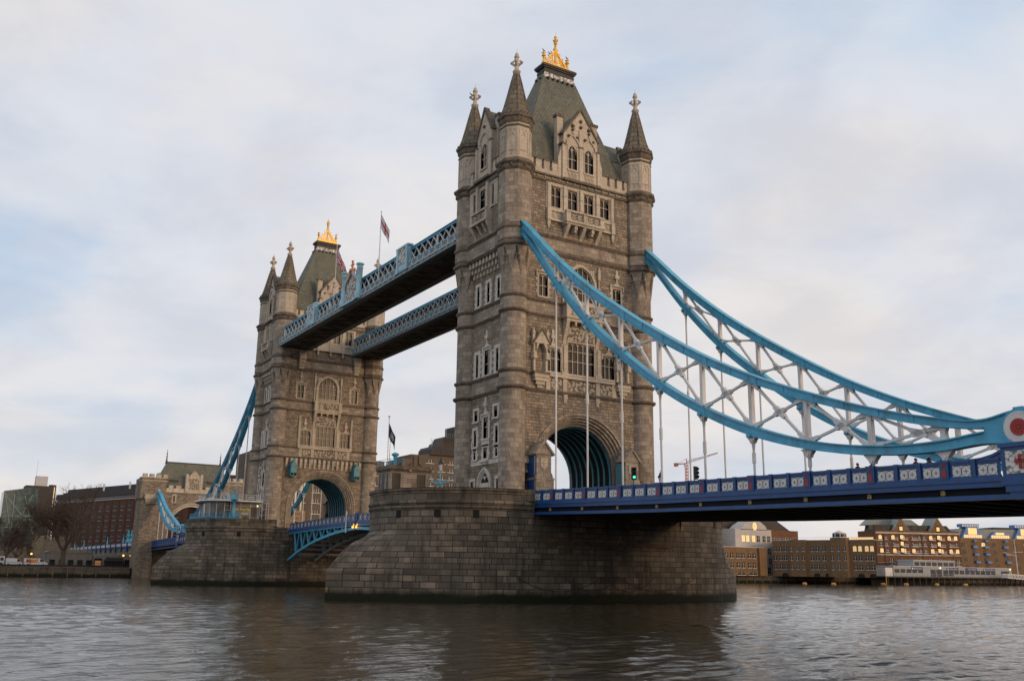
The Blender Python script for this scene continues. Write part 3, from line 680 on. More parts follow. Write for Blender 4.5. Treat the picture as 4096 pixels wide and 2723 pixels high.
        for c in (-1.23, 1.23):
            og = [(-.98, 53.75), (-.9, 54.3), (-.6, 54.75), (-.25, 55.0), (0, 55.45), (.25, 55.0), (.6, 54.75), (.9, 54.3), (.98, 53.75)]
            for (a, va), (b, vb) in zip(og[:-1], og[1:]): dm_.bar(F(c + a, va, .2), F(c + b, vb, .2), .13, .2, 0)
            for a, v in ((-.62, 55.05), (.62, 55.05), (0, 56.0)): dm_.sphere(F(c + a, v, .25), .2, 1, 6, 4)
            dm_.bar(F(c, 55.4, .2), F(c, 56.9, .2), .12, .12); dm_.sphere(F(c, 56.5, .22), .26, 1, 6, 4)
        for v in (56.6, 57.4): dm_.sphere(F(0, v, .2), .24, 1, 6, 4)
        for c in (-1.23, 1.23): lattice_panel(dm_, F, c - .7, c + .7, 49.55, 50.35, .14, 3, .07)
        # side cheeks' roof back to the main roof
        dm_.quad(F(-2.7, 55.5, .1), F(0, 58.8, .1), F(0, 58.8, -3.8), F(-2.7, 55.5, -2.4), 2); dm_.quad(F(2.7, 55.5, .1), F(2.7, 55.5, -2.4), F(0, 58.8, -3.8), F(0, 58.8, .1), 2)
        do = part(dm_, 'dormer_gable', ['trim', 'cornice', 'slate'], root)
        for o in O4:
            w_ = window(root, F, *o, 2, [52.1], arch=(.72, 'tudor'), fw=.1, d=.12)
        face_parts(wl, band, tr, bl)
    # --- short faces (up and down river)
    for side in ('west', 'east'):
        F = FR(side); G = FR(side, .9); hw = 4.6; wl, band, tr, bl = MB(), MB(), MB(), MB()
        O0 = [(-2.72, -1.95, 19.95, 21.2), (1.8, 2.55, 19.95, 21.2), (-.55, .55, 17.75, 20.2), (-2.72, -2.15, 17.0, 18.9), (2.15, 2.72, 17.0, 18.9), (-.45, .45, 15.45, 16.7), (-2.72, -2.2, 15.5, 16.4), (2.2, 2.72, 15.5, 16.4), (-3.25, -2.55, 11.6, 13.0), (2.55, 3.25, 11.6, 13.0)]
        wall(wl, F, -hw, hw, 9.6, 22.75, O0, 0); wall(wl, F, -hw, hw, 23.1, 24.6, (), 1)
        O1 = [(-2.6, -2.05, 25.15, 27.9), (-.6, .6, 25.15, 28.1), (2.05, 2.6, 25.15, 27.9)]
        wall(wl, F, -hw, hw, 24.9, 31.55, O1, 0); wall(wl, F, -hw, hw, 31.85, 33.25, (), 1)
        O2 = [(-2.65, -2.1, 33.85, 36.3), (-.28, .28, 33.85, 36.3), (2.1, 2.65, 33.85, 36.3)]
        wall(wl, F, -hw, hw, 33.5, 39.3, O2, 0)
        O3 = [(-.78, .78, 45.3, 47.9), (-2.7, -2.0, 45.3, 47.9), (2.0, 2.7, 45.3, 47.9)]
        wall(wl, G, -hw + .6, hw - .6, 39.3, 41.3, (), 1); wall(wl, G, -hw + .6, hw - .6, 41.6, 48.4, O3, 0)
        for k, o in enumerate(O0): window(root, F, *o, 2 if k in (2, 5) else 1, [19.1] if k == 2 else (), fw=.34, quoin=k in (3, 4, 5, 6, 7), fm='pale')
        for k, o in enumerate(O1): window(root, F, *o, 2 if k == 1 else 1, [26.5], fw=.46, quoin=1, fm='pale')
        for k, o in enumerate(O2): window(root, F, *o, 1, [35.0], fw=.40, quoin=1, fm='pale')
        for k, o in enumerate(O3): window(root, G, *o, 2 if k == 0 else 1, [46.8], fw=.14)
        labelmould(bl, F, -1.0, 1.0, 20.45); labelmould(bl, F, -1.0, 1.0, 28.4)
        bl.fbox(F, -3.3, 3.3, 14.75, 15.22, 0, .07); bl.fbox(F, -3.3, -2.95, 17.0, 17.5, 0, .06); bl.fbox(F, 2.95, 3.3, 17.0, 17.5, 0, .06); bl.fbox(F, -.85, .85, 16.85, 17.5, 0, .08); bl.fbox(F, -.8, .8, 15.0, 15.25, 0, .4); bl.fbox(F, -.6, .6, 14.75, 15.0, 0, .25)
        for u in (-2.45, 2.45): bl.fbox(F, u - .42, u + .42, 16.5, 16.9, 0, .08)
        # pointed doorway
        dw = MB()
        for k in range(3): archband(dw, F, -.9 - .22 * k, .9 + .22 * k, 12.6, 13.85 + .2 * k, .2, -.2, .04 + .1 * k, 'pointed', 0, 6, foot=9.8)
        dw.fbox(F, -.9, .9, 9.8, 12.2, .0, .03, 1); dw.fbox(F, -.9, .9, 12.2, 12.7, 0, .08)
        spandrel(dw, F, -.9, 0, 12.9, 13.4, 0, .06, n=3); spandrel(dw, F, 0, .9, 12.9, 13.4, 0, .06, n=3); dw.prism(F, [(-.85, 12.7), (.85, 12.7), (0, 13.8)], 0, .025, 1)
        part(dw, 'doorway', ['pale', 'dark'], root)
        # corbel table and balcony
        for i in range(9):
            u = -3.2 + i * .8; tr.fbox(F, u - .2, u + .2, 38.6, 39.25, 0, .85); tr.fbox(F, u - .18, u + .18, 38.0, 38.6, 0, .5); tr.fbox(F, u - .16, u + .16, 37.4, 38.0, 0, .25)
        bal = MB()
        bal.fbox(G, -2.05, 2.05, 43.4, 43.7, 0, .85); bal.fbox(G, -2.05, 2.05, 44.75, 45.0, .5, .85)
        for u in (-1.8, 1.8): bal.fbox(G, u - .25, u + .25, 43.7, 44.75, .0, .8); console(bal, G, u, .2, 41.8, 43.4, .7)
        for u in (-.6, .6): console(bal, G, u, .16, 42.3, 43.4, .6)
        lattice_panel(bal, G, -1.5, 1.5, 43.75, 44.7, .65, 3, .1)
        part(bal, 'balcony', ['trim'], root)
        for u in (-2.9, 2.9, -1.35, 1.35): tr.fbox(G, u - .45, u + .45, 45.0, 48.3, -.1, .1)
        for u in (-1.2, 1.2): tr.fbox(G, u - .2, u + .2, 45.0, 48.5, .1, .4)
        tr.fbox(G, -3.3, 3.3, 48.05, 48.35, -.1, .12)
        band.fbox(G, -hw + 1, hw - 1, 48.4, 48.75, -.2, .2); band.fbox(G, -hw + 1, hw - 1, 49.0, 49.22, -.2, .38); band.fbox(G, -1.7, 1.7, 48.98, 49.3, 0, .6); tr.fbox(G, -hw + 1, hw - 1, 48.75, 49.0, -.2, .12)
        for s in (-1, 1):
            a, b = sorted((s * 1.7, s * 3.6)); tr.fbox(G, a, b, 49.22, 50.15, -.35, .02)
            for u in (2.2, 3.1): tr.fbox(G, s * u - .3, s * u + .3, 50.15, 51.0, -.33, 0); band.fbox(G, s * u - .33, s * u + .33, 51.0, 51.2, -.38, .05)
        for z in (22.74, 24.6, 31.52, 33.25): band.fbox(F, -hw, hw, z, z + .16, -.1, .12); band.fbox(F, -hw, hw, z + .16, z + .35, -.1, .22)
        for z in (39.25, 41.27): band.fbox(G, -hw + .9, hw - .9, z, z + .2, -.1, .12); band.fbox(G, -hw + .9, hw - .9, z + .2, z + .4, -.1, .22)
        dm_ = MB(); O4 = [(-.75, .75, 50.7, 53.9)]
        wall(dm_, G, -1.7, 1.7, 49.22, 55.6, O4, 0, .34, .1); dm_.prism(G, [(-1.6, 55.6), (1.6, 55.6), (0, 58.4)], -.3, .1)
        for s in (-1, 1):
            dm_.quad(G(s * 1.7, 49.2, .1), G(s * 1.7, 49.2, -3.4), G(s * 1.7, 55.6, -3.4), G(s * 1.7, 55.6, .1)); dm_.bar(G(s * 1.78, 55.3, -.1), G(0, 58.75, -.1), .7, .22, 1)
            dm_.fbox(G, s * 1.3, s * 2.1, 49.2, 57.1, -1.3, -.6); dm_.fbox(G, s * 1.2, s * 2.25, 57.1, 57.45, -1.4, -.5, 1); dm_.fbox(G, s * 1.55, s * 1.9, 49.22, 53.8, .1, .3); dm_.fbox(G, s * 1.5, s * 1.95, 53.75, 53.95, .1, .36, 1)
        archband(dm_, G, -.95, .95, 54.0, 55.3, .16, .1, .24, 'pointed'); dm_.sphere(G(0, 56.2, .2), .22, 1, 6, 4)
        dm_.quad(G(-1.8, 55.5, .1), G(0, 58.5, .1), G(0, 58.5, -4.5), G(-1.8, 55.5, -3), 2); dm_.quad(G(1.8, 55.5, .1), G(1.8, 55.5, -3), G(0, 58.5, -4.5), G(0, 58.5, .1), 2)
        part(dm_, 'dormer_gable', ['trim', 'cornice', 'slate'], root)
        window(root, G, *O4[0], 3, [52.1], arch=(.7, 'pointed'), fw=.1, d=.1)
        face_parts(wl, band, tr, bl)
    # floors hide the hollow inside
    fl = MB()
    for z in (9.9, 24.7, 33.3, 41.4, 49.0): 
        if z > 20: fl.box(-5.0, 5.0, -9.1, 9.1, z, z + .1)
    fl.box(-4.9, 4.9, -9.0, 9.0, 39, 39.2); part(fl, 'floor', ['dark'], root)
    # road passage with teal ribs
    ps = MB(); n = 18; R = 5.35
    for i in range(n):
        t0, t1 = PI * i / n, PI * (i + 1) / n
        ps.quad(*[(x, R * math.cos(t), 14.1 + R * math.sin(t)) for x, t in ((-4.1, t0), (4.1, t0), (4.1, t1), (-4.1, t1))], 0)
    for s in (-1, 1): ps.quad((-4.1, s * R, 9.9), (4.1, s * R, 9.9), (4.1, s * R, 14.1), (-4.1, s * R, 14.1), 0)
    for x in np.linspace(-3.9, 3.9, 8):
        for i in range(n):
            t0, t1 = PI * i / n, PI * (i + 1) / n
            P = []
            for xx in (x - .13, x + .13):
                for r in (R - .12, R - .01):
                    for t in (t0, t1): P.append((xx, r * math.cos(t), 14.1 + r * math.sin(t)))
            ps.add(P, [(0, 1, 3, 2), (4, 6, 7, 5), (0, 4, 5, 1)], 1)
        for s in (-1, 1): ps.box(x - .13, x + .13, s * (R - .12), s * (R - .01), 11.3, 14.1, 1)
    for s in (-1, 1):
        ps.box(-4.1, 4.1, s * (R - .42), s * (R - .02), 11.0, 11.3, 1)
        for x in np.linspace(-3.9, 3.9, 12): ps.box(x - .1, x + .1, s * (R - .3), s * (R - .02), 9.95, 11.0, 1)
        ps.box(-4.1, 4.1, s * (R - .38), s * (R - .05), 10.5, 10.62, 1)
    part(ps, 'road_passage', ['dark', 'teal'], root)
    # roof and golden cresting
    rf = MB(); bz, tz = 49.9, 66.0
    prof = [(4.75, 8.6, bz), (3.85, 7.15, 53.0), (3.1, 5.9, 56.0), (1.85, 4.0, 61.2), (.8, 2.25, tz)]
    rf.loft([[(-a, -b, z), (a, -b, z), (a, b, z), (-a, b, z)] for a, b, z in prof], 0, True, False)
    ro = part(rf, 'roof', ['slate'], root)
    cp = MB()
    for a, b, z0, z1 in ((.9, 2.35, 65.95, 66.25), (.85, 2.3, 66.25, 66.55), (1.0, 2.5, 66.55, 66.75), (1.12, 2.62, 66.75, 67.05), (1.0, 2.5, 67.05, 67.15)): cp.box(-a, a, -b, b, z0, z1)
    part(cp, 'roof_platform', ['lead'], ro)
    vt = MB()
    for s in (-1, 1):
        for i in range(6):
            y = -1.9 + i * .76; vt.tube((s * 1.0, y, 64.95), (s * 1.32, y, 65.0), .17, n=8, m=0)
        for x in (-.45, .45): vt.tube((x, s * 2.55, 64.95), (x, s * 2.85, 65.0), .17, n=8)
    for s in (-1, 1): vt.quad((s * (.8 + .02), -2.25, 66), (s * (.8 + .02), 2.25, 66), (s * 1.02, 2.55, 65.15), (s * 1.02, -2.55, 65.15), 1)
    part(vt, 'roof_vent', ['lead', 'carvew'], ro)
    cg = MB()
    cg.box(-.3, .3, -2.05, 2.05, 67.1, 67.75)
    for y in (-1.85, 1.85):
        cg.lathe([(.24, 67.1), (.24, 67.9), (.16, 68.0), (.16, 68.6), (.3, 68.68), (.3, 68.78), (.14, 68.85), (.14, 69.05), (.28, 69.12), (.05, 69.3)], 0, y, 8)
    cg.lathe([(.2, 67.1), (.17, 69.9), (.16, 70.9), (.26, 71.0), (.26, 71.12), (.14, 71.2), (.13, 71.8), (.22, 71.9), (.22, 72.0), (.04, 72.25)], 0, 0, 8)
    for k in range(4):
        c0, s0 = math.cos(k * PI / 2 + .78), math.sin(k * PI / 2 + .78); cg.sphere((.26 * c0, .26 * s0, 71.55), .12, 0, 6, 4); cg.sphere((.22 * c0, .22 * s0, 71.35), .1, 0, 6, 4)
    cg.tube((0, 0, 72.2), (0, 0, 72.8), .018, n=4)
    for s in (-1, 1):
        cg.bar((0, s * 1.75, 67.7), (0, .02 * s, 70.0), .26, .2)
        for t in (.2, .45, .7, .92):
            y, z = s * 1.75 * (1 - t), 67.7 + 2.3 * t; cg.bar((0, y, z), (0, y + s * .14, z + .26), .1); cg.sphere((0, y + s * .16, z + .3), .11, 0, 6, 4)
        cg.bar((0, s * 1.2, 67.75), (0, s * .55, 69.1), .14); cg.bar((0, s * .55, 69.1), (0, s * .2, 67.75), .14); cg.bar((0, s * .2, 69.5), (0, s * .8, 68.5), .12); cg.bar((0, s * 1.35, 68.1), (0, s * .9, 67.75), .12); cg.bar((0, s * 1.1, 68.2), (0, s * .3, 68.5), .12); [cg.sphere((0, s * q, 67.95), .13, 0, 6, 4) for q in (.4, .8, 1.2)]
        cg.bar((0, s * .9, 68.35), (0, s * .45, 68.0), .07)
    part(cg, 'crest', ['gold'], ro)
    return root
tower = build_tower()
far_tower = dup(tower, (-82.3, 0, 10), PI, 'farther and smaller bridge tower at the far end of the two walkways')

# ------------------------------------------------------------------ piers
def end_curve(z, sgn, n=14):        # half outline of a pier end, from the +x side round the nose to the -x side
    yc, r = 11.75, 10.65
    zs = [-5, 2.85, 3.16, 4.55, 5.64, 6.4, 6.9, 20]; fs = [1, 1, .957, .75, .515, .24, 0, 0]
    f = float(np.interp(z, zs, fs)); P = []
    tip = 16.05 if sgn < 0 else 17.1; tn = math.acos(r / tip)
    for i in range(2 * n + 1):
        t = i / n; s = 1 if t <= 1 else -1; tt = t if t <= 1 else 2 - t
        ph = PI / 2 - tt * PI / 2; q = r / math.cos(max(0.0, tn - ph)) * (1 + .05 * math.sin(PI * min(1, ph / tn))) * f + r * (1 - f)      # pointed cutwater on a round drum
        P.append((s * q * math.sin(ph), sgn * (yc + q * math.cos(ph))))
    return P
def build_pier():
    root = thing('bridge_pier', 'nearer granite river pier with blue roadway resting on its right side', 'pier', (0, 0, 0), 'granite river piers')
    b = MB(); zs = [-3, -.5, .6, 1.7, 2.85, 3.16, 3.8, 4.55, 5.1, 5.64, 6.05, 6.4, 6.7, 6.9, 7.6]
    rings = []
    for z in zs:
        P = end_curve(z, -1); Q = end_curve(z, 1)
        rings.append([(x, y, z) for x, y in P] + [(x, y, z) for x, y in reversed(Q)])
    # arc-length uvs
    n = len(rings[0]); ref = rings[-1]; s = [0]
    for i in range(n): s.append(s[-1] + math.dist(ref[i], ref[(i + 1) % n]))
    vs = [p for r in rings for p in r]; fs, uv = [], []
    for k in range(len(rings) - 1):
        for i in range(n):
            j = (i + 1) % n; fs.append((k * n + j, k * n + i, (k + 1) * n + i, (k + 1) * n + j)); a, c = s[i], s[i + 1]
            vz = lambda z: z if z < 2.85 else 2.85 + (z - 2.85) * 1.15
            uv.append([(c, vz(zs[k])), (a, vz(zs[k])), (a, vz(zs[k + 1])), (c, vz(zs[k + 1]))])
    b.add(vs, fs, 0, uv); b.add(rings[-1], [tuple(range(n - 1, -1, -1))], 1)
    for sg in (-1, 1):
        P = [(10.65, sg * 9.98)] + end_curve(12, sg, 20) + [(-10.65, sg * 9.98)]
        def off(p, o):
            x, y = p
            if abs(y) < 11.75: return (x + math.copysign(o, x), y)
            k = math.hypot(x, y - sg * 11.75); return (x * (1 + o / k), sg * 11.75 + (y - sg * 11.75) * (1 + o / k))
        prof = [(0, 7.6), (0, 9.1), (.16, 9.2), (.16, 9.36), (.06, 9.42), (.06, 9.58), (.2, 9.66), (.2, 9.84), (.08, 9.98), (.02, 10.1), (.02, 10.88), (.16, 10.93), (.16, 11.2), (-.5, 11.22), (-.5, 10.0)]
        s = [0]
        for p, q in zip(P[:-1], P[1:]): s.append(s[-1] + math.dist(p, q))
        V = [(*off(p, o), z) for o, z in prof for p in P]; m_ = len(P); fs, uv = [], []
        vv = [7.6]
        for (o0, z0), (o1, z1) in zip(prof[:-1], prof[1:]): vv.append(vv[-1] + math.hypot(o1 - o0, z1 - z0))
        for k in range(len(prof) - 1):
            for i in range(m_ - 1):
                f = (k * m_ + i, k * m_ + i + 1, (k + 1) * m_ + i + 1, (k + 1) * m_ + i); u = [(s[i], vv[k]), (s[i + 1], vv[k]), (s[i + 1], vv[k + 1]), (s[i], vv[k + 1])]
                if sg > 0: fs.append(f); uv.append(u)
                else: fs.append(f[::-1]); uv.append(u[::-1])
        b.add(V, fs, 0, uv)
        for x in (10.65, -10.65): b.poly([(x + math.copysign(o, x), sg * 9.98, z) for o, z in prof], 0)
    b.box(-10.6, 10.6, -9.95, 9.95, 7.58, 9.74, 0)
    ob = part(b, 'masonry', ['pier', 'pave'], root)
    t = MB(); t.poly([(x * .955, y * .955, 10.0) for x, y in end_curve(12, -1)] + [(x * .955, y * .955, 10.0) for x, y in reversed(end_curve(12, 1))][::1], 0)
    t.box(-10.6, 10.6, -9.9, 9.9, 9.75, 9.93); part(t, 'roadway', ['pave'], root)
    h = MB()
    for sg in (-1, 1):
        for a in (-66, -30, 20, 45, 66):
            an = math.radians(a); x, y = 10.66 * math.sin(an), sg * (11.75 + 10.66 * math.cos(an))
            tx = Vector((math.cos(an), -sg * math.sin(an), 0)); nx = Vector((math.sin(an), sg * math.cos(an), 0)); F = lambda u, v, d: tuple(Vector((x, y, v)) + tx * u + nx * d)
            h.fbox(F, -.32, .32, 8.2, 9.0, -.5, .02)
    part(h, 'loophole', ['dark'], root)
    MT['rust'] = paint('rusty_iron', (.10, .06, .035), .9, .4)
    g = MB(); g.box(10.66, 10.8, -8.5, 8.5, 5.75, 6.15); part(g, 'rusty_fender', ['rust'], root); g = MB(); g.box(-10.8, -10.66, -7, 7, 5.75, 6.15); part(g, 'rusty_fender', ['rust'], root)
    mm = MB()
    for sg in (-1, 1):   # mooring chains hung in swags along the stone
        for x0, y0, x1, y1 in ((10.72, sg * 1, 10.72, sg * 12), (10.72, sg * -6, 10.72, sg * 1)):
            P = [Vector((x0 + (x1 - x0) * i / 10, y0 + (y1 - y0) * i / 10, 2.6 - 1.9 * (1 - (2 * i / 10 - 1)**2) * .8)) for i in range(11)]
            mm.path(P, .028, 4)
    part(mm, 'mooring_chain', ['soffit'], root)
    return root
pier = build_pier(); dup(pier, (-82.3, 0, 0), 0, 'farther granite river pier with the round-ended visitor pavilion on top').scale.x = -1

# ------------------------------------------------------------------ suspended side spans
RX = [10.6, 20, 28.9, 40.8, 52, 58.5, 62.3, 93]; RZ = [11.18, 10.88, 10.62, 10.38, 10.17, 10.04, 9.98, 9.5]
def rz(x): return float(np.interp(x, RX, RZ))
HX = [13.62 + 5.44 * k for k in range(9)]
def build_span():
    root = thing('suspended_span', 'nearer royal blue road span crossing the right half above the water', 'bridge deck', (0, 0, 10), 'suspended side spans')
    d = MB(); xs = [10.62, 20, 28.9, 40.8, 52, 62.3, 75, 93]
    d.loft([[(x, -9.3, rz(x) - 1.15), (x, 9.3, rz(x) - 1.15), (x, 9.3, rz(x) - 1.6), (x, -9.3, rz(x) - 1.6)] for x in xs], 0)
    part(d, 'roadway', ['asph'], root)
    u = MB()
    for i, x in enumerate(np.arange(11.5, 93, 2.72)):
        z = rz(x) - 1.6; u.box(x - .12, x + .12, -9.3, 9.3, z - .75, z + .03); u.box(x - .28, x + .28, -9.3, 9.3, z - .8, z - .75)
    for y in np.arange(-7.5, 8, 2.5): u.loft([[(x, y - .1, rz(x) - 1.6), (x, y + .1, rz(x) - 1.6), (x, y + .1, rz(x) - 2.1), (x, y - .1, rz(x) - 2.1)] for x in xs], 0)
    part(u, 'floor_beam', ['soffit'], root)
    for sg in (-1, 1):
        Y = sg * 9.6
        def strip(mb, y0, y1, a, b, m=0, x0=10.62, x1=93):
            X = [x0] + [x for x in xs if x0 < x < x1] + [x1]
            mb.loft([[(x, Y + sg * y0, rz(x) + a), (x, Y + sg * y1, rz(x) + a), (x, Y + sg * y1, rz(x) + b), (x, Y + sg * y0, rz(x) + b)] for x in X], m)
        e = MB()
        for y1, a, b, m in ((.12, -1.28, -1.12, 0), (.24, -1.42, -1.28, 0), (.16, -1.62, -1.42, 0), (.30, -1.76, -1.62, 0), (.08, -2.18, -1.76, 1), (.16, -2.28, -2.18, 0), (.30, -2.47, -2.28, 0)): strip(e, -.3, y1, a, b, m)
        go = part(e, 'edge_girder', ['royal', 'navy'], root)
        k = MB()
        strip(k, -.1, .10, -.16, 0, 0, 10.62, 60.9); strip(k, -.06, .04, -.3, -.16, 0, 10.62, 60.9); strip(k, -.1, .10, -1.12, -1.0, 0, 10.62, 60.9); strip(k, -.02, .0, -1.0, -.28, 0, 10.62, 60.9); strip(k, -.1, .1, -.16, 0, 0, 63.7, 93); strip(k, -.02, .02, -1.1, -.16, 0, 63.7, 93)
        X0 = [(59.0, 0), (59.8, .07), (60.5, .22), (61.2, .5)]
        k.loft([[(x, Y - .1, rz(x) + a - .16), (x, Y + .1, rz(x) + a - .16), (x, Y + .1, rz(x) + a), (x, Y - .1, rz(x) + a)] for x, a in X0], 0)
        k.loft([[(x, Y - .03, rz(x) - .3), (x, Y + .03, rz(x) - .3), (x, Y + .03, rz(x) + a - .1), (x, Y - .03, rz(x) + a - .1)] for x, a in X0], 0)
        po = part(k, 'parapet', ['royal'], root)
        # posts, lattice panels, red niches and gold bosses
        pm = MB(); pm.box(-.13, .13, -.13, .13, -1.12, .02); pm.box(-.16, .16, -.16, .16, -.18, .03); pm.box(-.05, .05, .13 * sg, .15 * sg, -.14, -.06, 1)
        pme = pm.mesh('post', ['royal', 'navy'])
        lm = MB(); lm.box(-.6, .6, -.02, .02, -1.0, -.34, 0)
        for c in (-.3, .3):
            for ph in range(20):
                a0, a1 = 2 * PI * ph / 20, 2 * PI * (ph + 1) / 20
                lm.bar((c + .325 * math.cos(a0), .03 * sg, -.67 + .325 * math.sin(a0)), (c + .325 * math.cos(a1), .03 * sg, -.67 + .325 * math.sin(a1)), .018, .018, 1)
            lm.bar((c - .13, .03 * sg, -.67), (c + .13, .03 * sg, -.67), .03, .02, 1); lm.bar((c, .03 * sg, -.8), (c, .03 * sg, -.54), .03, .02, 1)
        lme = lm.mesh('lattice_panel', ['white', MT.setdefault('line', paint('lattice_line', (.07, .08, .11), .6))])
        nm = MB(); nm.box(-.3, .3, -.16, .16, -1.12, .03); nm.box(-.36, .36, -.2, .2, -.12, .05); nm.box(-.13, .13, .16 * sg, .18 * sg, -1.0, -.6, 1); nm.prism(lambda a, b, c: (a, sg * (.16 + c), b), [(-.13, -.6), (.13, -.6), (0, -.46)], 0, .02, 1); nm.bar((-.15, .17 * sg, -.32), (.15, .17 * sg, -.18), .05, .04, 1); nm.bar((-.15, .17 * sg, -.18), (.15, .17 * sg, -.32), .05, .04, 1)
        nme = nm.mesh('shield_niche', ['royal', 'red'])
        bm_ = MB(); bm_.box(-.15, .15, 0, .05 * sg, -2.12, -1.82); [bm_.sphere((a, .06 * sg, b), .07, 0, 6, 4) for a in (-.08, .08) for b in (-1.89, -2.05)]
        bme = bm_.mesh('gilded_boss', [MT.setdefault('ogold', paint('worn_gilding', (.42, .30, .13), .6, .35, scale=6))])
        def place(me, nm_, x, dy=0, par=root):
            o = bpy.data.objects.new(nm_, me); COL.objects.link(o); o.parent = par; o.location = Vector((x, Y + dy, rz(x))) - root.location; o.rotation_euler = (0, math.atan2(-(rz(x + .5) - rz(x - .5)), 1), 0)
        nx = [h + .18 for h in HX]
        place(lme, 'lattice_panel', 12.75); place(pme, 'post', 11.85); place(lme, 'lattice_panel', 11.2)
        for i, x in enumerate(nx):
            place(nme, 'shield_niche', x); place(bme, 'gilded_boss', x - .2, .08 * sg)
            for q in range(3):
                c = x + 1.2 + q * 1.7 - .1
                if c < 60.6: place(lme, 'lattice_panel', c)
                if q < 2 and c < 60: place(pme, 'post', c + .85)
        for i in range(14): place(pme, 'post', 64.5 + i * 2)
        pd = MB(); F = lambda a, b, c: (62.35 + a, Y + sg * c, b)
        z0 = 8.55
        pd.fbox(F, -1.15, 1.15, z0, 10.5, -.35, .32); pd.fbox(F, -1.25, 1.25, 10.5, 10.75, -.4, .44); pd.fbox(F, -1.2, 1.2, 8.3, z0, -.35, .5); pd.fbox(F, -1.0, 1.0, 7.9, 8.3, -.3, .44); pd.fbox(F, -.8, .8, 7.5, 7.9, -.3, .38)
        ped = part(pd, 'joint_pedestal', ['royal'], root)
        pp = MB(); pp.fbox(F, -.88, .88, 8.95, 10.28, .32, .36); part(pp, 'crest_panel', ['carvew'], ped)
        cr = MB(); cr.fbox(F, -.1, .1, 9.2, 10.05, .36, .41); cr.fbox(F, -.32, .32, 9.6, 9.78, .36, .41); part(cr, 'red_cross', ['red'], ped)
    return root
span = build_span(); dup(span, (-82.3, 0, 10), PI, 'farther royal blue road span glimpsed left of the farther pier')

# ------------------------------------------------------------------ suspension chains
UT = [(3.4, 44.9), (6.65, 42.32), (13.55, 35.99), (19.07, 31.53), (24.58, 27.69), (30.15, 24.18), (35.6, 21.03), (41.04, 18.39), (46.46, 16.2), (51.81, 14.32), (57.22, 12.86), (59.2, 12.46), (60.4, 12.45), (61.3, 12.62), (62.3, 12.76)]
UB = [(3.4, 44.0), (6.65, 41.44), (13.64, 34.99), (19.06, 30.57), (24.56, 26.8), (30.13, 23.31), (35.56, 20.3), (40.99, 17.71), (46.41, 15.54), (51.81, 13.73), (57.22, 12.25), (60.0, 11.85), (62.3, 11.75)]
LT = [(3.4, 43.95), (6.67, 41.32), (13.2, 33.95), (19.04, 28.18), (24.6, 23.66), (30.05, 19.74), (35.5, 16.64), (41, 14.3), (46.3, 12.64), (51.65, 11.68), (57.13, 11.45), (59.95, 11.68), (62.3, 11.74)]
LB_ = [(3.4, 43.2), (6.68, 40.64), (13.5, 32.83), (19.03, 27.27), (24.51, 22.86), (30.03, 18.98), (35.43, 15.93), (41.03, 13.48), (46.31, 11.94), (51.72, 11.02), (57.06, 10.76), (60.28, 10.9), (62.3, 10.6)]
UT2 = [(62.3, 12.76), (63.4, 12.62), (65.5, 12.75), (68.65, 13.75), (74.2, 15.4), (79.5, 17.2), (84.4, 19.2), (87.7, 20.9), (93.5, 23.3)]
LB2 = [(62.3, 10.6), (66.7, 11.15), (70, 11.3), (73, 11.75), (76.2, 12.5), (80.2, 13.66), (85.3, 15.9), (89.6, 18.7), (93.5, 21.4)]
def curve(tab, x):
    X, Z = curve.c.setdefault(id(tab), crom(tab, 160)); return float(np.interp(x, X, Z))
curve.c = {}
def chord(mb, xs, ft, fb, m=0):
    rings = []
    for x in xs:
        t, b = ft(x), fb(x); k = min(.1, (t - b) * .25)
        rings.append([(x, y, z) for y, z in ((-.42, t), (.42, t), (.42, t - k), (.27, t - k), (.27, b + k), (.42, b + k), (.42, b), (-.42, b), (-.42, b + k), (-.27, b + k), (-.27, t - k), (-.42, t - k))][::-1])
    mb.loft(rings, m)
def brace(mb, p, q, w=.3, m=0):
    p, q = Vector(p), Vector(q); L = (q - p).length; a = p.lerp(q, min(.3, .75 / L)); c = p.lerp(q, 1 - min(.3, .75 / L)); dd = .32
    up = (0, 1, 0)
    mb.bar(p, a, dd, w * 1.75, m, up=up, w2=dd, h2=w) if False else None
    def seg(u, v, h0, h1, dp):
        t = (v - u).normalized(); nrm = Vector((-t.z, 0, t.x)); vs = []
        for c_, h in ((u, h0), (v, h1)):
            for sy in (-1, 1):
                for sn in (-1, 1): vs.append(c_ + nrm * (sn * h / 2) + Vector((0, sy * dp / 2, 0)))
        mb.add(vs, [(0, 1, 3, 2), (4, 6, 7, 5), (0, 4, 5, 1), (2, 3, 7, 6), (0, 2, 6, 4), (1, 5, 7, 3)], m)
    seg(p, a, w * 1.9, w * 1.1, dd); seg(a, c, w * .85, w * .85, dd * .62); seg(c, q, w * 1.1, w * 1.9, dd)
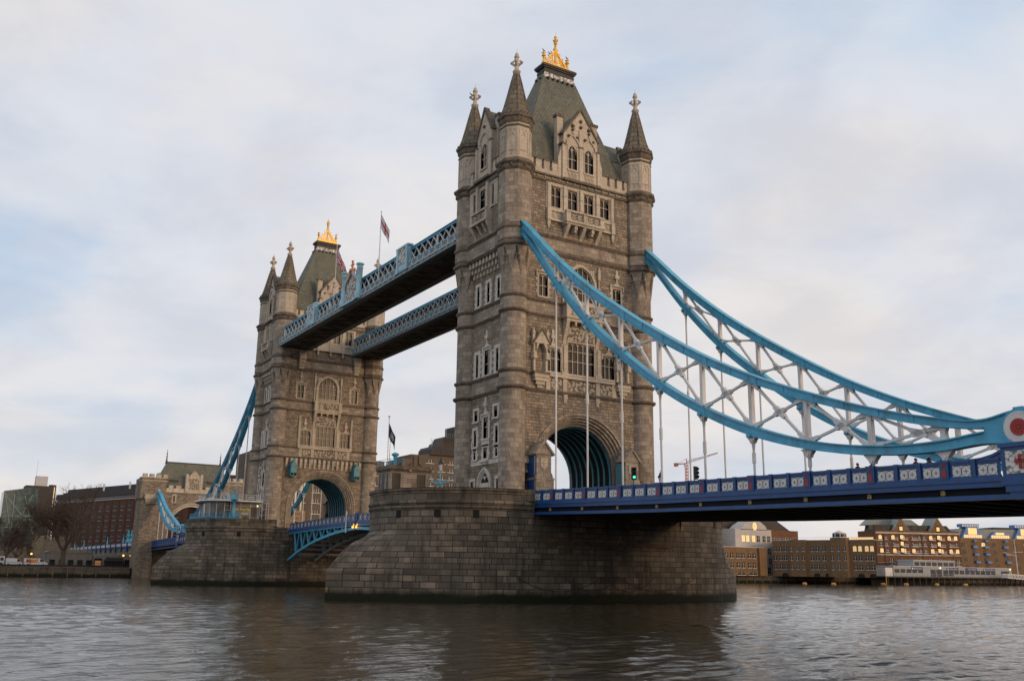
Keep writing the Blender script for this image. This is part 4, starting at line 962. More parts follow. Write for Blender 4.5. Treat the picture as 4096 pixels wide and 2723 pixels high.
def build_chain(sgn):
    Y = sgn * 9.1
    lab = 'light blue suspension chain in front, falling from the nearer tower to the red joint' if sgn < 0 else 'light blue suspension chain behind, falling from the back right turret of the nearer tower'
    root = thing('suspension_chain', lab, 'suspension chain', (0, Y, 10), 'suspension chains of the side spans')
    def P(mb, name, mats, par=root, label=None):
        mb.v = [(x, y + Y, z) for x, y, z in mb.v]; return part(mb, name, mats, par, label)
    ut, ub, lt, lb = [lambda x, t=t: curve(t, x) for t in (UT, UB, LT, LB_)]
    c = MB(); chord(c, np.linspace(3.6, 59.95, 90), ut, ub)
    for h in HX[:-1]:
        for q in (.55, 3.2): c.loft([[(h + q + a, y, zf(h + q + a) + o) for y, zf, o in ((-.31, ub, .1), (.31, ub, .1), (.31, ut, -.1), (-.31, ut, -.1))][::-1] for a in (-.35, .35)], 0)
    uo = P(c, 'upper_chord', ['blue'])
    c = MB(); chord(c, np.linspace(3.6, 59.95, 90), lt, lb); lo = P(c, 'lower_chord', ['blue'])
    for k, h in enumerate(HX):
        v = MB(); z0, z1 = lt(h) - .05, ub(h) + .05; w = .24 + .009 * k
        v.add([(h + sx * ww, sy * .18, z) for z, ww in ((z0, .3), (z0 + .35, w / 2 + .02), (z1 - .35, w / 2 + .02), (z1, .3)) for sx, sy in ((-1, -1), (1, -1), (1, 1), (-1, 1))],
              [(4 * i + j, 4 * i + (j + 1) % 4, 4 * i + 4 + (j + 1) % 4, 4 * i + 4 + j) for i in range(3) for j in range(4)])
        P(v, 'post', ['white'])
        hg = MB(); zl = lb(h) + .03
        hg.add([(h + sx * a, sy * .2, z) for z, a in ((zl, .62), (zl - .42, .24), (zl - .62, .16)) for sx, sy in ((-1, -1), (1, -1), (1, 1), (-1, 1))],
               [(4 * i + (j + 1) % 4, 4 * i + j, 4 * i + 4 + j, 4 * i + 4 + (j + 1) % 4) for i in range(2) for j in range(4)] + [(8, 9, 10, 11)])
        hg.tube((h, -.26, zl - .42), (h, .26, zl - .42), .13, n=10); zb = rz(h) - .1
        ho = None
        hg.tube((h, 0, zl - .5), (h, 0, zb), .095, n=8)
        if zl - zb > 1.5: hg.tube((h, 0, zl - .6), (h, 0, zl - 1.1), .16, .1, n=8)
        ho = P(hg, 'hanger', ['white'])
        if zl - zb > 1.3:
            zs = zb + .55 * (zl - .5 - zb); L = min(.5, (zl - zb) * .12); s = MB(); s.tube((h, 0, zs - L), (h, 0, zs + L), .15, n=10); P(s, 'sleeve', ['white'], ho)
        bk = MB(); bk.box(h - .3, h + .1, -.47, .47, lb(h) - .12, lb(h) + .12) if k < 6 else None
        P(bk, 'clamp', ['blue'], lo)
    for k in range(8):
        a, b = HX[k], HX[k + 1]; x = MB()
        p, q, r, s = Vector((a + .3, 0, ub(a + .3))), Vector((b - .3, 0, lt(b - .3))), Vector((a + .3, 0, lt(a + .3))), Vector((b - .3, 0, ub(b - .3)))
        brace(x, p, q, .23); brace(x, r, s, .21)
        # crossing point and its gusset plate
        d1, d2 = q - p, s - r; den = d1.x * d2.z - d1.z * d2.x; t = ((r.x - p.x) * d2.z - (r.z - p.z) * d2.x) / den; cp = p + d1 * t
        e1, e2 = d1.normalized(), d2.normalized(); vs = []
        for sy in (-1, 1):
            for uu, vv in ((.62, 0), (.16, .16), (0, .5), (-.16, .16), (-.62, 0), (-.16, -.16), (0, -.5), (.16, -.16)):
                o = cp + e1 * uu + e2 * vv + (Vector((e1.z, 0, -e1.x)) * 0); vs.append((o.x, sy * .175, o.z))
        x.add(vs, [(7, 6, 5, 4, 3, 2, 1, 0), tuple(range(8, 16))] + [(i, (i + 1) % 8, 8 + (i + 1) % 8, 8 + i) for i in range(8)])
        for e, w_, ln in ((e1, .32, .7), (e2, .28, .55)):
            n_ = Vector((-e.z, 0, e.x)); vs = []
            for sy in (-1, 1):
                for uu, ww in ((-ln, .13), (0, w_ * .75), (ln, .13), (ln, -.13), (0, -w_ * .75), (-ln, -.13)): o = cp + e * uu + n_ * ww; vs.append((o.x, sy * .185, o.z))
            x.add(vs, [(5, 4, 3, 2, 1, 0), tuple(range(6, 12))] + [(i, (i + 1) % 6, 6 + (i + 1) % 6, 6 + i) for i in range(6)])
        P(x, 'cross_brace', ['white'])
    # last strut before the joint and the closing web
    j = MB(); chord(j, np.linspace(59.951, 62.3, 8), ut, lb); j.tube((62.3, -.46, 11.66), (62.3, .46, 11.66), 1.12, n=32); j.box(61.6, 63.0, -.4, .4, 10.5, 10.85); j.box(62.0, 62.6, -.44, .44, 12.6, 12.86)
    jo = P(j, 'pin_joint', ['blue'])
    w = MB(); w.tube((62.3, -.54, 11.66), (62.3, .54, 11.66), .93, n=32)
    for i in range(28):
        an = 2 * PI * i / 28
        for sy in (-1, 1): w.sphere((62.3 + .85 * math.cos(an), sy * .54, 11.66 + .85 * math.sin(an)), .035, 0, 5, 3)
    P(w, 'white_ring', ['white'], jo)
    r_ = MB(); r_.tube((62.3, -.6, 11.66), (62.3, .6, 11.66), .5, n=28)
    for i in range(10):
        an = 2 * PI * i / 10
        for rr in (.14, .3):
            for sy in (-1, 1): r_.sphere((62.3 + rr * math.cos(an + rr), sy * .6, 11.66 + rr * math.sin(an + rr)), .035, 1, 5, 3)
    P(r_, 'red_boss', ['red', 'black'], jo)
    # short link up to the abutment
    ut2 = lambda x: curve(UT2, x); lb2 = lambda x: curve(LB2, x); th = lambda x: min(.85, .35 + (ut2(x) - lb2(x)) * .22)
    s = MB(); xs = np.linspace(63.05, 93.2, 40); chord(s, xs, ut2, lambda x: ut2(x) - th(x)); chord(s, xs, lambda x: lb2(x) + th(x), lb2); P(s, 'short_link', ['blue'])
    hs = [66.7, 72.2, 77.6, 83.1, 88.6]
    for h in hs:
        v = MB(); v.bar((h, 0, lb2(h) + .3), (h, 0, ut2(h) - .3), .3, .4); P(v, 'post', ['white'])
        hg = MB(); hg.tube((h, 0, lb2(h)), (h, 0, rz(h) - .1), .1, n=6); hg.box(h - .25, h + .25, -.2, .2, lb2(h) - .5, lb2(h) + .05); P(hg, 'hanger', ['white'])
    for a, b in zip(hs[:-1], hs[1:]):
        x = MB(); brace(x, (a, 0, ut2(a) - .5), (b, 0, lb2(b) + .5), .26); brace(x, (a, 0, lb2(a) + .5), (b, 0, ut2(b) - .5), .26); P(x, 'cross_brace', ['white'])
    return root
ch1 = build_chain(-1); ch2 = build_chain(1)
dup(ch2, (-82.3, -9.1, 10), PI, 'teal-blue suspension chain falling steeply left of the farther tower beside the pavilion')
dup(ch1, (-82.3, 9.1, 10), PI, 'white braced suspension chain seen through the road arch of the farther tower')
# dark mouths where the chains enter the turrets
for k in (0,):
    pass

# ------------------------------------------------------------------ high walkways
def build_walkway():
    x0, x1 = -76.0, -5.6; xc = -41.15
    root = thing('high_walkway', 'nearer high walkway, carrying two flagpoles and a crest, joining the towers', 'walkway', (xc, -7.35, 43), 'high level walkways')
    f = MB(); f.box(x0, x1, -10.4, -9.34, 43.05, 43.2, 2); f.box(x0, x1, -5.36, -4.3, 43.05, 43.2, 2); f.box(x0, x1, -9.34, -5.36, 43.1, 43.3, 0); f.box(x0, x1, -9.34, -9.1, 42.98, 43.1, 0); f.box(x0, x1, -5.6, -5.36, 42.98, 43.1, 0)
    n = int((x1 - x0) / 1.76)
    for i in range(n):
        x = x0 + 1 + i * 1.76; q = 1 if i % 2 else -1; f.bar((x, -9.2, 43.03), (x + 1.76, -5.5, 43.03), .12, .12, 0) if q > 0 else f.bar((x, -5.5, 43.03), (x + 1.76, -9.2, 43.03), .12, .12, 0)
        if i % 3 == 0: f.bar((x, -9.2, 43.0), (x, -5.5, 43.0), .16, .16, 0)
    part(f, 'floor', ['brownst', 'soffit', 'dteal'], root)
    for Yo, Yi, sg in ((-10.4, -9.9, -1), (-4.3, -4.8, 1)):
        k = MB(); a = lambda y0, y1: (min(Yo + sg * y0, Yo + sg * y1), max(Yo + sg * y0, Yo + sg * y1))
        k.box(x0, x1, *a(-.14, .02), 43.2, 43.3, 0); k.box(x0, x1, *a(-.2, -.12), 43.3, 43.58, 1); k.box(x0, x1, *a(-.2, .03), 43.56, 43.7, 0); k.box(x0, x1, *a(-.12, -.06), 43.7, 44.4, 0); k.box(x0, x1, *a(-.25, .06), 44.38, 44.5, 0)
        ko = part(k, 'parapet', ['lblue', 'steel'], root)
        pm = MB(); pm.box(-.13, .13, *sorted((0, sg * .14)), .5, 1.36); pme = pm.mesh('post', ['lblue'])
        cm = MB(); cm.box(-.55, .55, *sorted((sg * .02, sg * .06)), .62, 1.26); [cm.bar((-.4 * s_, sg * .09, .7), (.4 * s_, sg * .09, 1.18), .07, .06) for s_ in (-1, 1)]; cm.sphere((0, sg * .06, .94), .16, 0, 8, 4); cme = cm.mesh('quatrefoil_panel', ['carvew'])
        bm_ = MB(); bm_.box(-.14, .14, *sorted((0, sg * .2)), .24, .5); bme = bm_.mesh('orange_bracket', ['orange'])
        m_ = int(round((x1 - x0) / 1.76)); st = (x1 - x0) / m_
        for i in range(m_ + 1):
            for me, nm_, dx in ((pme, 'post', 0), (cme, 'quatrefoil_panel', st / 2), (bme, 'orange_bracket', 0)):
                if me is cme and i == m_: continue
                o = bpy.data.objects.new(nm_, me); COL.objects.link(o); o.parent = root; o.location = Vector((x0 + i * st + dx, Yo - sg * .08, 43.1)) - root.location
        lt_ = MB(); a = lambda y0, y1: (min(Yi + sg * y0, Yi + sg * y1), max(Yi + sg * y0, Yi + sg * y1))
        for i in range(m_):
            xa, xb = x0 + 1.4 + i * (x1 - x0 - 1.4) / m_, x0 + 1.4 + (i + 1) * (x1 - x0 - 1.4) / m_
            lt_.bar((xa, Yi, 46.3), (xb, Yi, 44.5), .10, .20, 0, up=(0, 1, 0)); lt_.bar((xa, Yi + sg * -.08, 44.5), (xb, Yi + sg * -.08, 46.3), .10, .13, 0, up=(0, 1, 0))
        lt_.box(x0 + 1.2, x0 + 1.7, *a(-.1, .05), 44.5, 46.3); lt_.box(x0 + 24, x0 + 24.3, *a(-.1, .08), 44.5, 46.3); lt_.box(x1 - 7.6, x1 - 7.3, *a(-.1, .08), 44.5, 46.3)
        part(lt_, 'lattice', ['white'], root)
        tc_ = MB(); tc_.box(x0 + 1.2, x1, *a(-.25, .12), 46.3, 46.42); tc_.box(x0 + 1.2, x1, *a(-.25, .04), 46.42, 46.6); tc_.box(x0 + 1.2, x1, *a(-.25, .16), 46.6, 46.72)
        part(tc_, 'top_chord', ['teal' if False else 'blue'], root)
        gz = MB(); gz.box(x0 + 1.2, x1, *a(-.6, -.55), 44.4, 46.4); part(gz, 'glazing', ['glassb'], root)
        # things seen through the glass: pale frames and blinds
        gf = MB()
        for i in range(m_): x = x0 + 1.8 + i * st; gf.box(x - .06, x + .06, *a(-.54, -.5), 44.45, 46.35); (gf.box(x + .2, x + 1.1, *a(-.54, -.52), 44.5, 45.3) if rng.random() < .6 else None)
        part(gf, 'glazing_frame', ['steel'], root)
    rf = MB(); rf.loft([[(x, -9.9, 46.72), (x, -7.35, 47.0), (x, -4.8, 46.72)] for x in (x0 + 1.2, x1)], 0, False, False); rf.box(x0 + 1.2, x1, -9.8, -4.9, 46.3, 46.4, 0); part(rf, 'roof', ['lead'], root)
    for x in (-22.7, -59.05):
        pq = MB(); pq.box(x - 1.75, x + 1.75, -10.52, -9.75, 43.7, 47.0, 0); pq.box(x - 1.9, x + 1.9, -10.62, -9.7, 47.0, 47.25, 0)
        for s in (-1, 1): pq.box(x + s * 1.45 - .3, x + s * 1.45 + .3, -10.62, -10.5, 43.5, 47.0, 0)
        po = part(pq, 'plaque_block', ['lblue'], root)
        pw = MB(); pw.box(x - 1.05, x + 1.05, -10.57, -10.52, 44.65, 46.85); part(pw, 'white_relief', ['carvew'], po)
        for q in range(3): pw2 = None
    c = MB(); F = lambda u, v, d: (xc + u, -10.4 - d, v)
    for s in (-1, 1): c.lathe([(.62, 43.3), (.62, 44.5), (.45, 44.7), (.45, 48.1), (.56, 48.25), (.45, 48.4), (.45, 48.6), (.62, 48.75), (.62, 48.95), (.4, 49.05)], xc + s * 3.0, -10.45, 10)
    c.fbox(F, -2.6, 2.6, 43.3, 43.6, -.3, .45); c.fbox(F, -2.6, 2.6, 43.6, 46.7, -.3, .0)
    og = [(-2.55, 46.2), (-2.3, 46.9), (-1.6, 47.4), (-.8, 47.8), (0, 48.6), (.8, 47.8), (1.6, 47.4), (2.3, 46.9), (2.55, 46.2)]
    for (a, va), (b, vb) in zip(og[:-1], og[1:]): c.bar(F(a, va, .12), F(b, vb, .12), .34, .3)
    co = part(c, 'armorial_crest', ['lblue'], root)
    w = MB(); w.prism(F, [(-2.5, 43.6), (2.5, 43.6), (2.5, 46.2), (1.5, 47.2), (0, 48.2), (-1.5, 47.2), (-2.5, 46.2)], -.1, .06); part(w, 'white_relief', ['carvew'], co)
    o_ = MB()
    for (a, va), (b, vb) in zip(og[:-1], og[1:]): o_.bar(F(a * .9, va - .18, .3), F(b * .9, vb - .18, .3), .14, .1)
    for a, v in ((-1.9, 47.4), (-1.1, 47.9), (1.1, 47.9), (1.9, 47.4)): o_.bar(F(a, v, .15), F(a, v + .7, .15), .16); o_.sphere(F(a, v + .75, .15), .16, 0, 6, 4)
    o_.lathe([(.5, 48.4), (.55, 48.7), (.3, 48.9), (.16, 49.0), (.16, 50.1), (.24, 50.2), (.05, 50.3)], xc, -10.5, 8); o_.bar(F(-.55, 49.55, .1), F(.55, 49.55, .1), .22)
    part(o_, 'orange_finial', [paint('orange_paint', (.62, .25, .13), .5, .1)], co)
    return root
ww = build_walkway(); dup(ww, (-41.15, 7.35, 43), PI, 'farther high walkway, lower in view behind the one with flags')

# ------------------------------------------------------------------ bascules
def build_bascule():
    x0, x1 = -71.3, -41.2
    root = thing('bascule_leaf', 'farther half of the opening roadway with teal arched truss beside the farther pier', 'bascule', (x0, 0, 10), 'opening bascule leaves')
    dz = lambda x: float(np.interp(x, [-71.6, -66, -60, -52, -46, -41.15], [10.55, 10.7, 10.82, 10.93, 11.0, 11.05]))
    bz = lambda x: float(np.interp(x, [-71.6, -65.8, -61.4, -57.7, -54, -50.5, -46, -41.15], [4.3, 5.9, 6.85, 7.5, 7.98, 8.4, 8.75, 8.95]))
    xs = list(np.linspace(x0, x1, 12))
    d = MB(); d.loft([[(x, -7.6, dz(x) - 1.15), (x, 7.6, dz(x) - 1.15), (x, 7.6, dz(x) - 1.5), (x, -7.6, dz(x) - 1.5)] for x in xs], 0); part(d, 'roadway', ['asph'], root)
    for Y in (-7.5, -2.5, 2.5, 7.5):
        t = MB(); sh = abs(Y) > 5
        for ww_, a, b in ((.36, 0, .42),): t.loft([[(x, Y - ww_ / 2, bz(x) - .2), (x, Y + ww_ / 2, bz(x) - .2), (x, Y + ww_ / 2, bz(x) + .22), (x, Y - ww_ / 2, bz(x) + .22)] for x in xs], 0)
        n = 8
        for i in range(n):
            xa = x0 + 3.8 + i * 3.0; xb = xa + 1.5
            if xb > x1: break
            t.bar((xa - 1.3, Y, dz(xa) - 1.4), (xa, Y, bz(xa)), .22, .22); t.bar((xa, Y, bz(xa)), (xb - .2, Y, dz(xb) - 1.4), .16, .16)
        t.loft([[(x, Y - .15, dz(x) - 1.75), (x, Y + .15, dz(x) - 1.75), (x, Y + .15, dz(x) - 1.5), (x, Y - .15, dz(x) - 1.5)] for x in xs], 0)
        part(t, 'arched_truss', ['blue' if sh else 'steel'], root)
    c = MB()
    for x in np.arange(x0 + 3, x1, 3.0): c.bar((x, -7.4, bz(x) + .2), (x, 7.4, bz(x) + .2), .2, .3); c.bar((x, -7.4, dz(x) - 1.6), (x, 7.4, dz(x) - 1.6), .2, .4)
    part(c, 'cross_girder', ['steel'], root)
    for sg in (-1, 1):
        k = MB(); Y = sg * 7.6
        k.loft([[(x, Y, dz(x) - 1.5), (x, Y + sg * .2, dz(x) - 1.5), (x, Y + sg * .2, dz(x) - .95), (x, Y, dz(x) - .95)][::sg] for x in xs], 0); k.loft([[(x, Y - .1, dz(x) - .12), (x, Y + .1, dz(x) - .12), (x, Y + .1, dz(x)), (x, Y - .1, dz(x))] for x in xs], 0)
        part(k, 'parapet', ['royal'], root)
        pm = MB(); pm.box(-.66, .66, -.03, .03, -.95, -.12, 0); 
        for s1 in (-1, 1): pm.bar((s1 * .1, .05 * sg, -.9), (s1 * .6, .05 * sg, -.15), .05, .04, 1); pm.bar((s1 * .6, .05 * sg, -.9), (s1 * .1, .05 * sg, -.15), .05, .04, 1)
        for s1 in (-1, 1): pm.bar((s1 * .76, 0, -1.0), (s1 * .76, 0, 0), .2, .16, 2, up=(0, 1, 0))
        pme = pm.mesh('lattice_panel', ['white', 'navy', 'royal'])
        for i in range(17):
            x = x0 + 1.2 + i * 1.72
            o = bpy.data.objects.new('lattice_panel', pme); COL.objects.link(o); o.parent = root; o.location = Vector((x, Y, dz(x))) - root.location
        e = MB(); e.box(x1 - .5, x1 - .05, Y - .2, Y + .2, dz(x1) - 1.6, dz(x1) + .15); part(e, 'end_post', ['royal'], root)
        l = MB(); l.sphere((x1 - .6, Y + sg * .35, 9.1), .17, 0, 8, 6, (1.2, 1, 1)); l.bar((x1 - .6, Y + sg * .3, 9.2), (x1 - .6, Y + sg * .1, 9.8), .08); part(l, 'navigation_lamp', [emis('amber_lamp', (1, .33, .04), 2.5)], root)
    return root
bas = build_bascule(); dup(bas, (-11.0, 0, 10), PI, 'nearer half of the opening roadway, mostly hidden behind the nearer pier')
gm = MB(); gm.box(-44.75, -44.45, -7.95, -7.85, 8.35, 11.6); solo(gm, 'tide_gauge_board', ['white'], 'white vertical marker board hanging on the bascule truss', 'marker board', base=(-44.6, -7.9, 8.35))

# ------------------------------------------------------------------ banks and river walls
MT['wallst'] = stone('river_wall_stone', (.16, .13, .095), (.11, .09, .07), (.05, .042, .034), 1.6, .6, .02, bump=.5, soot=((.035, .032, .024), .8), extra=weed)
MT['brick'] = stone('red_brown_brick', (.155, .062, .040), (.105, .045, .030), (.075, .05, .04), .9, .3, .02, bump=.15, soot=((.05, .028, .02), .5))
MT['ybrick'] = stone('brown_stock_brick', (.255, .155, .08), (.19, .115, .06), (.12, .08, .05), .9, .3, .02, bump=.12, soot=((.09, .055, .03), .45))
MT['dbrick'] = stone('dark_red_brick', (.20, .095, .05), (.14, .065, .036), (.10, .06, .04), .9, .3, .02, bump=.12, soot=((.07, .035, .022), .5))
MT['wbrick'] = stone('white_render_courses', (.50, .47, .44), (.45, .42, .40), (.34, .32, .30), 1.8, .55, .03, bump=.1)
MT['conc'] = stone('brown_concrete', (.155, .122, .092), (.125, .10, .076), (.08, .065, .05), 3.2, 1.4, .04, bump=.15, soot=((.09, .07, .05), .6))
MT['castle'] = stone('ragstone', (.30, .265, .20), (.21, .185, .135), (.10, .085, .065), .5, .28, .03, bump=.6)
MT['lit'] = emis('lit_and_sun_glint_pane', (1.0, .66, .28), .4)  # warm emission, also painted in for sun reflected in right bank panes
MT['gside'] = glassy('green_glass', (.055, .085, .085), .12, .6)
MT['roofd'] = paint('dark_roof', (.045, .038, .036), .75, .25)
MT['roofg'] = paint('grey_green_roof', (.20, .235, .225), .6, .12)
MT['earth'] = paint('bank_ground', (.07, .065, .055), .95, .3)
MT['tower_metal'] = paint('pale_cladding', (.42, .43, .46), .6, .06)
L_PTS = [(-178, -420), (-178, -13.7)]
R_PTS = [(-176, 13.7), (-166, 110), (-158, 182), (-152, 214), (-143, 245), (-136, 292), (-128, 400), (-90, 900)]
def river_wall(pts, name, label):
    b = MB(); root = thing(name, label, 'river wall', (*pts[0], 0))
    for (x0, y0), (x1, y1) in zip(pts[:-1], pts[1:]):
        t = Vector((x1 - x0, y1 - y0, 0)); L = t.length; t /= L; n_ = Vector((t.y, -t.x, 0)); F = lambda u, v, d: (x0 + t.x * u + n_.x * d, y0 + t.y * u + n_.y * d, v)
        b.fbox(F, 0, L, -2, 2.35, -1, 0, 0); b.fbox(F, 0, L, 2.35, 2.62, -.9, .12, 1)
        for k in range(int(L / 3.4)): b.fbox(F, k * 3.4 + .1, k * 3.4 + .35, .2, 2.35, 0, .14, 1)
    part(b, 'stonework', ['wallst', 'cornice'], root)
    return root
river_wall(L_PTS, 'river_wall', 'long low stone river wall with green tide line in front of the vans and bare trees')
river_wall(R_PTS, 'river_wall', 'dark vertical river wall in front of the brown brick waterside flats')
gb = MB(); gb.poly([(-4000, -4000, 2.45), (-178.5, -4000, 2.45), (-178.5, -13.7, 2.45), (-178.5, 13.7, 2.45)] + [(x - .7, y, 2.45) for x, y in R_PTS] + [(-90, 5000, 2.45), (-4000, 5000, 2.45)], 0)
solo(gb, 'ground', ['earth'], 'flat dark bank beyond the river walls', None, kind='structure')

# ------------------------------------------------------------------ abutment tower of the far bank
def build_abutment():
    AX = -175.25; root = thing('abutment_gatehouse', 'battlemented stone gatehouse with steep green roof at the far end of the bridge', 'gatehouse', (-181, 0, 2))
    F = lambda u, v, d: (AX + d, u, v)
    w = MB(); t = MB(); R, zc = 5.6, 12.6; n = 14
    arc = [(R * math.cos(PI * i / n), zc + 6.2 * math.sin(PI * i / n)) for i in range(n + 1)][::-1]
    for (a, va), (b, vb) in zip(arc[:-1], arc[1:]): w.prism(F, [(a, va), (b, vb), (b, 22.4), (a, 22.4)], -7.3, 0)
    for s in (-1, 1):
        a, b = sorted((s * R, s * 13.2)); w.fbox(F, a, b, -1, 22.4, -7.3, 0)
        a, b = sorted((s * 7.2, s * 13.6)); w.fbox(F, a, b, 20.5, 26.0, -3.3, .35); w.fbox(F, a, b, 20.5, 26.0, -7.6, -4.2)
        a2, b2 = sorted((s * 9.4, s * 13.5)); w.fbox(F, a2, b2, -1, 9.4, .0, 1.4)
        for k in range(4): t.fbox(F, s * (7.6 + k * 1.75) - .55, s * (7.6 + k * 1.75) + .55, 26.2, 27.1, -1.0, .4)
        t.fbox(F, a - .1, b + .1, 26.0, 26.25, -3.5, .5); t.fbox(F, a - .1, b + .1, 25.2, 25.4, -3.5, .45); t.fbox(F, s * 10.4 - 2.2, s * 10.4 + 2.2, 20.4, 21.6, 0, 1.3); t.prism(F, [(s * 9.1 - 1.3, 21.6), (s * 9.1 + 1.3, 21.6), (s * 9.1, 23.2)], .3, .9)
        for k in range(3): t.fbox(F, s * 10.4 - 2.0 + k * .1, s * 10.4 + 2.0 - k * .1, 19.9 - k * .35, 20.4 - k * .35, 0, 1.0 - k * .3)
        w.fbox(lambda u, v, d: (u, s * (13.2 + d), v), -182.4, -176, 2, 22, 0, .05)
    t.fbox(F, -7.2, 7.2, 22.4, 22.75, -7.4, .25); t.fbox(F, -7.2, 7.2, 22.75, 23.6, -.5, .02)
    for k in range(7):
        u = -5.9 + k * 1.95
        if abs(u) > 2.2: t.fbox(F, u - .6, u + .6, 23.6, 24.35, -.5, .05)
    for u in (-4.9, 4.9): t.fbox(F, u - .6, u + .6, 19.6, 22.0, -.1, .08)
    archband(t, F, -R, R, zc, zc + 6.2, .5, -.2, .12, 'round', 0, 12); archband(t, F, -R - .6, R + .6, zc, zc + 6.9, .3, -.2, .2, 'round', 0, 12)
    part(w, 'wall', ['rough'], root); part(t, 'stone_dressings', ['trim'], root)
    wn_ = MB()
    for u in (-4.9, 4.9): wn_.fbox(F, u - .25, u + .25, 20.0, 21.6, .08, .1)
    part(wn_, 'window', ['glass'], root)
    g = MB(); g.fbox(F, -2.0, 2.0, 22.75, 26.2, -.6, .3); g.prism(F, [(-2.05, 26.2), (2.05, 26.2), (0, 28.3)], -.6, .3)
    for s in (-1, 1): g.fbox(F, s * 1.9 - .35, s * 1.9 + .35, 22.75, 27.6, -.7, .4); g.bar(F(s * 1.9, 26.3, -.1), F(0, 28.5, -.1), .9, .2)
    go = part(g, 'crest_gable', ['trim'], root); c = MB(); c.fbox(F, -1.3, 1.3, 23.4, 26.4, .3, .36); part(c, 'carved_panel', ['carved'], go)
    r = MB(); X0, X1 = AX - .8, AX - 6.5; xm = (X0 + X1) / 2
    r.loft([[(X0, -9.8, 23.5), (X0, 9.8, 23.5), (X1, 9.8, 23.5), (X1, -9.8, 23.5)], [(xm + .3, -7.0, 30.6), (xm + .3, 7.6, 30.6), (xm - .3, 7.6, 30.6), (xm - .3, -7.0, 30.6)]], 0)
    r.box(xm - .2, xm + .2, -7.0, 7.6, 30.6, 31.0, 1)
    for y in (-7.0, 7.6): r.lathe([(.4, 30.4), (.2, 31.4), (.12, 32.2), (.3, 32.3), (.1, 32.5), (.1, 33.0), (.26, 33.1), (.08, 33.3), (.05, 34.3)], xm, y, 6, 1)
    for y in (-5.0, 5.0):
        r.add([(X0 - .6, y - 1.1, 24.4), (X0 - .6, y + 1.1, 24.4), (X0 - .6, y + 1.1, 26.0), (X0 - .6, y - 1.1, 26.0), (X0 - 3, y - 1.1, 26.9), (X0 - 3, y + 1.1, 26.9)], [(0, 1, 2, 3)], 1); r.quad((X0 - .4, y - 1.3, 25.9), (X0 - .4, y + 1.3, 25.9), (X0 - 3.2, y + 1.3, 27.0), (X0 - 3.2, y - 1.3, 27.0), 0)
        for s in (-1, 1): r.poly([(X0 - .6, y + s * 1.1, 24.4), (X0 - 3, y + s * 1.1, 26.9), (X0 - .6, y + s * 1.1, 26.0)], 0)
    part(r, 'roof', ['slate', 'lead'], root)
gate = build_abutment()
sb = MB(); sb.box(97, 900, -900, 900, -2, 1.3, 0); sb.box(93.0, 104, -13.5, 13.5, 1.3, 24, 1); sb.box(108, 150, 17, 120, 1.3, 23, 1); sb.box(112, 160, 122, 330, 1.3, 26, 1)  # unseen bank and blocks, added to keep low light off the lower pier
solo(sb, 'south_bank_blocker', ['earth', 'ybrick'], 'unseen near bank and warehouse blocks behind the camera, added to shade the pier', None, kind='structure')

# ------------------------------------------------------------------ approach viaduct beyond the gatehouse
def build_viaduct():
    root = thing('approach_viaduct', 'stone approach viaduct with blue and white parapet left of the gatehouse', 'viaduct', (-187, 0, 2))
    w = MB(); w.box(-330, -182.6, -9.5, 9.5, 2.4, 8.3, 0); w.box(-330, -182.6, -9.5, 9.5, 8.3, 8.5, 1)
    for k in range(14): x = -192 - k * 9.0; w.box(x - 2.2, x + 2.2, -9.54, -9.4, 2.5, 6.0, 2)
    part(w, 'wall', ['castle', 'asph', 'dark'], root)
    p = MB()
    for sg in (-1, 1): p.box(-330, -182.7, sg * 9.7 - .12, sg * 9.7 + .12, 9.5, 9.68, 0); p.box(-330, -182.7, sg * 9.7 - .1, sg * 9.7 + .1, 8.2, 8.6, 0); p.box(-330, -182.7, sg * 9.7 - .03, sg * 9.7 + .03, 8.6, 9.5, 0)
    part(p, 'parapet', ['royal'], root)
    pm = MB(); pm.box(-.45, .45, -.25, .1, 6.9, 9.75); pme = pm.mesh('pilaster', ['royal'])
    qm = MB(); qm.box(-3.9, 3.9, -.05, .03, 8.68, 9.42); qme = qm.mesh('white_panel', ['white'])
    for k in range(15):
        for me, nm_, dx in ((pme, 'pilaster', 0), (qme, 'white_panel', -4.6)):
            o = bpy.data.objects.new(nm_, me); COL.objects.link(o); o.parent = root; o.location = Vector((-189 - k * 9.2 + dx, -9.75, 0)) - root.location
build_viaduct()
def lamp_mesh():
    l = MB(); l.lathe([(.28, 0), (.28, .25), (.17, .4), (.13, 1.4), (.09, 1.5), (.08, 2.6), (.14, 2.65)], 0, 0, 8, 0); l.lathe([(.1, 2.62), (.22, 3.1), (.24, 3.12), (.05, 3.35), (.04, 3.5)], 0, 0, 6, 1); return l.mesh('lamp_post', ['lblue' if False else 'blue', 'black'])
lme = lamp_mesh()
for i, (x, lab) in enumerate(((-215.2, 'light blue lamp post nearest the gatehouse on the approach viaduct'), (-242.5, 'light blue lamp post on the viaduct parapet in the middle of its row'), (-291.8, 'light blue lamp post on the viaduct just right of the big bare tree'), (-315, 'light blue lamp post half hidden behind the big bare tree'))):
    o = bpy.data.objects.new('lamp_post', lme); COL.objects.link(o); o.location = (x, -9.7, 9.6); o['label'] = lab; o['category'] = 'lamp post'; o['group'] = 'lamp posts on the viaduct'
ob = MB(); ob.lathe([(.6, 0), (.6, .6), (.45, .8), (.42, 1.8), (.52, 1.9), (.36, 2.1), (.3, 3.0), (.38, 3.1), (.2, 3.4), (.06, 3.6)], 0, 0, 8); obm = ob.mesh('iron_pylon', ['blue'])
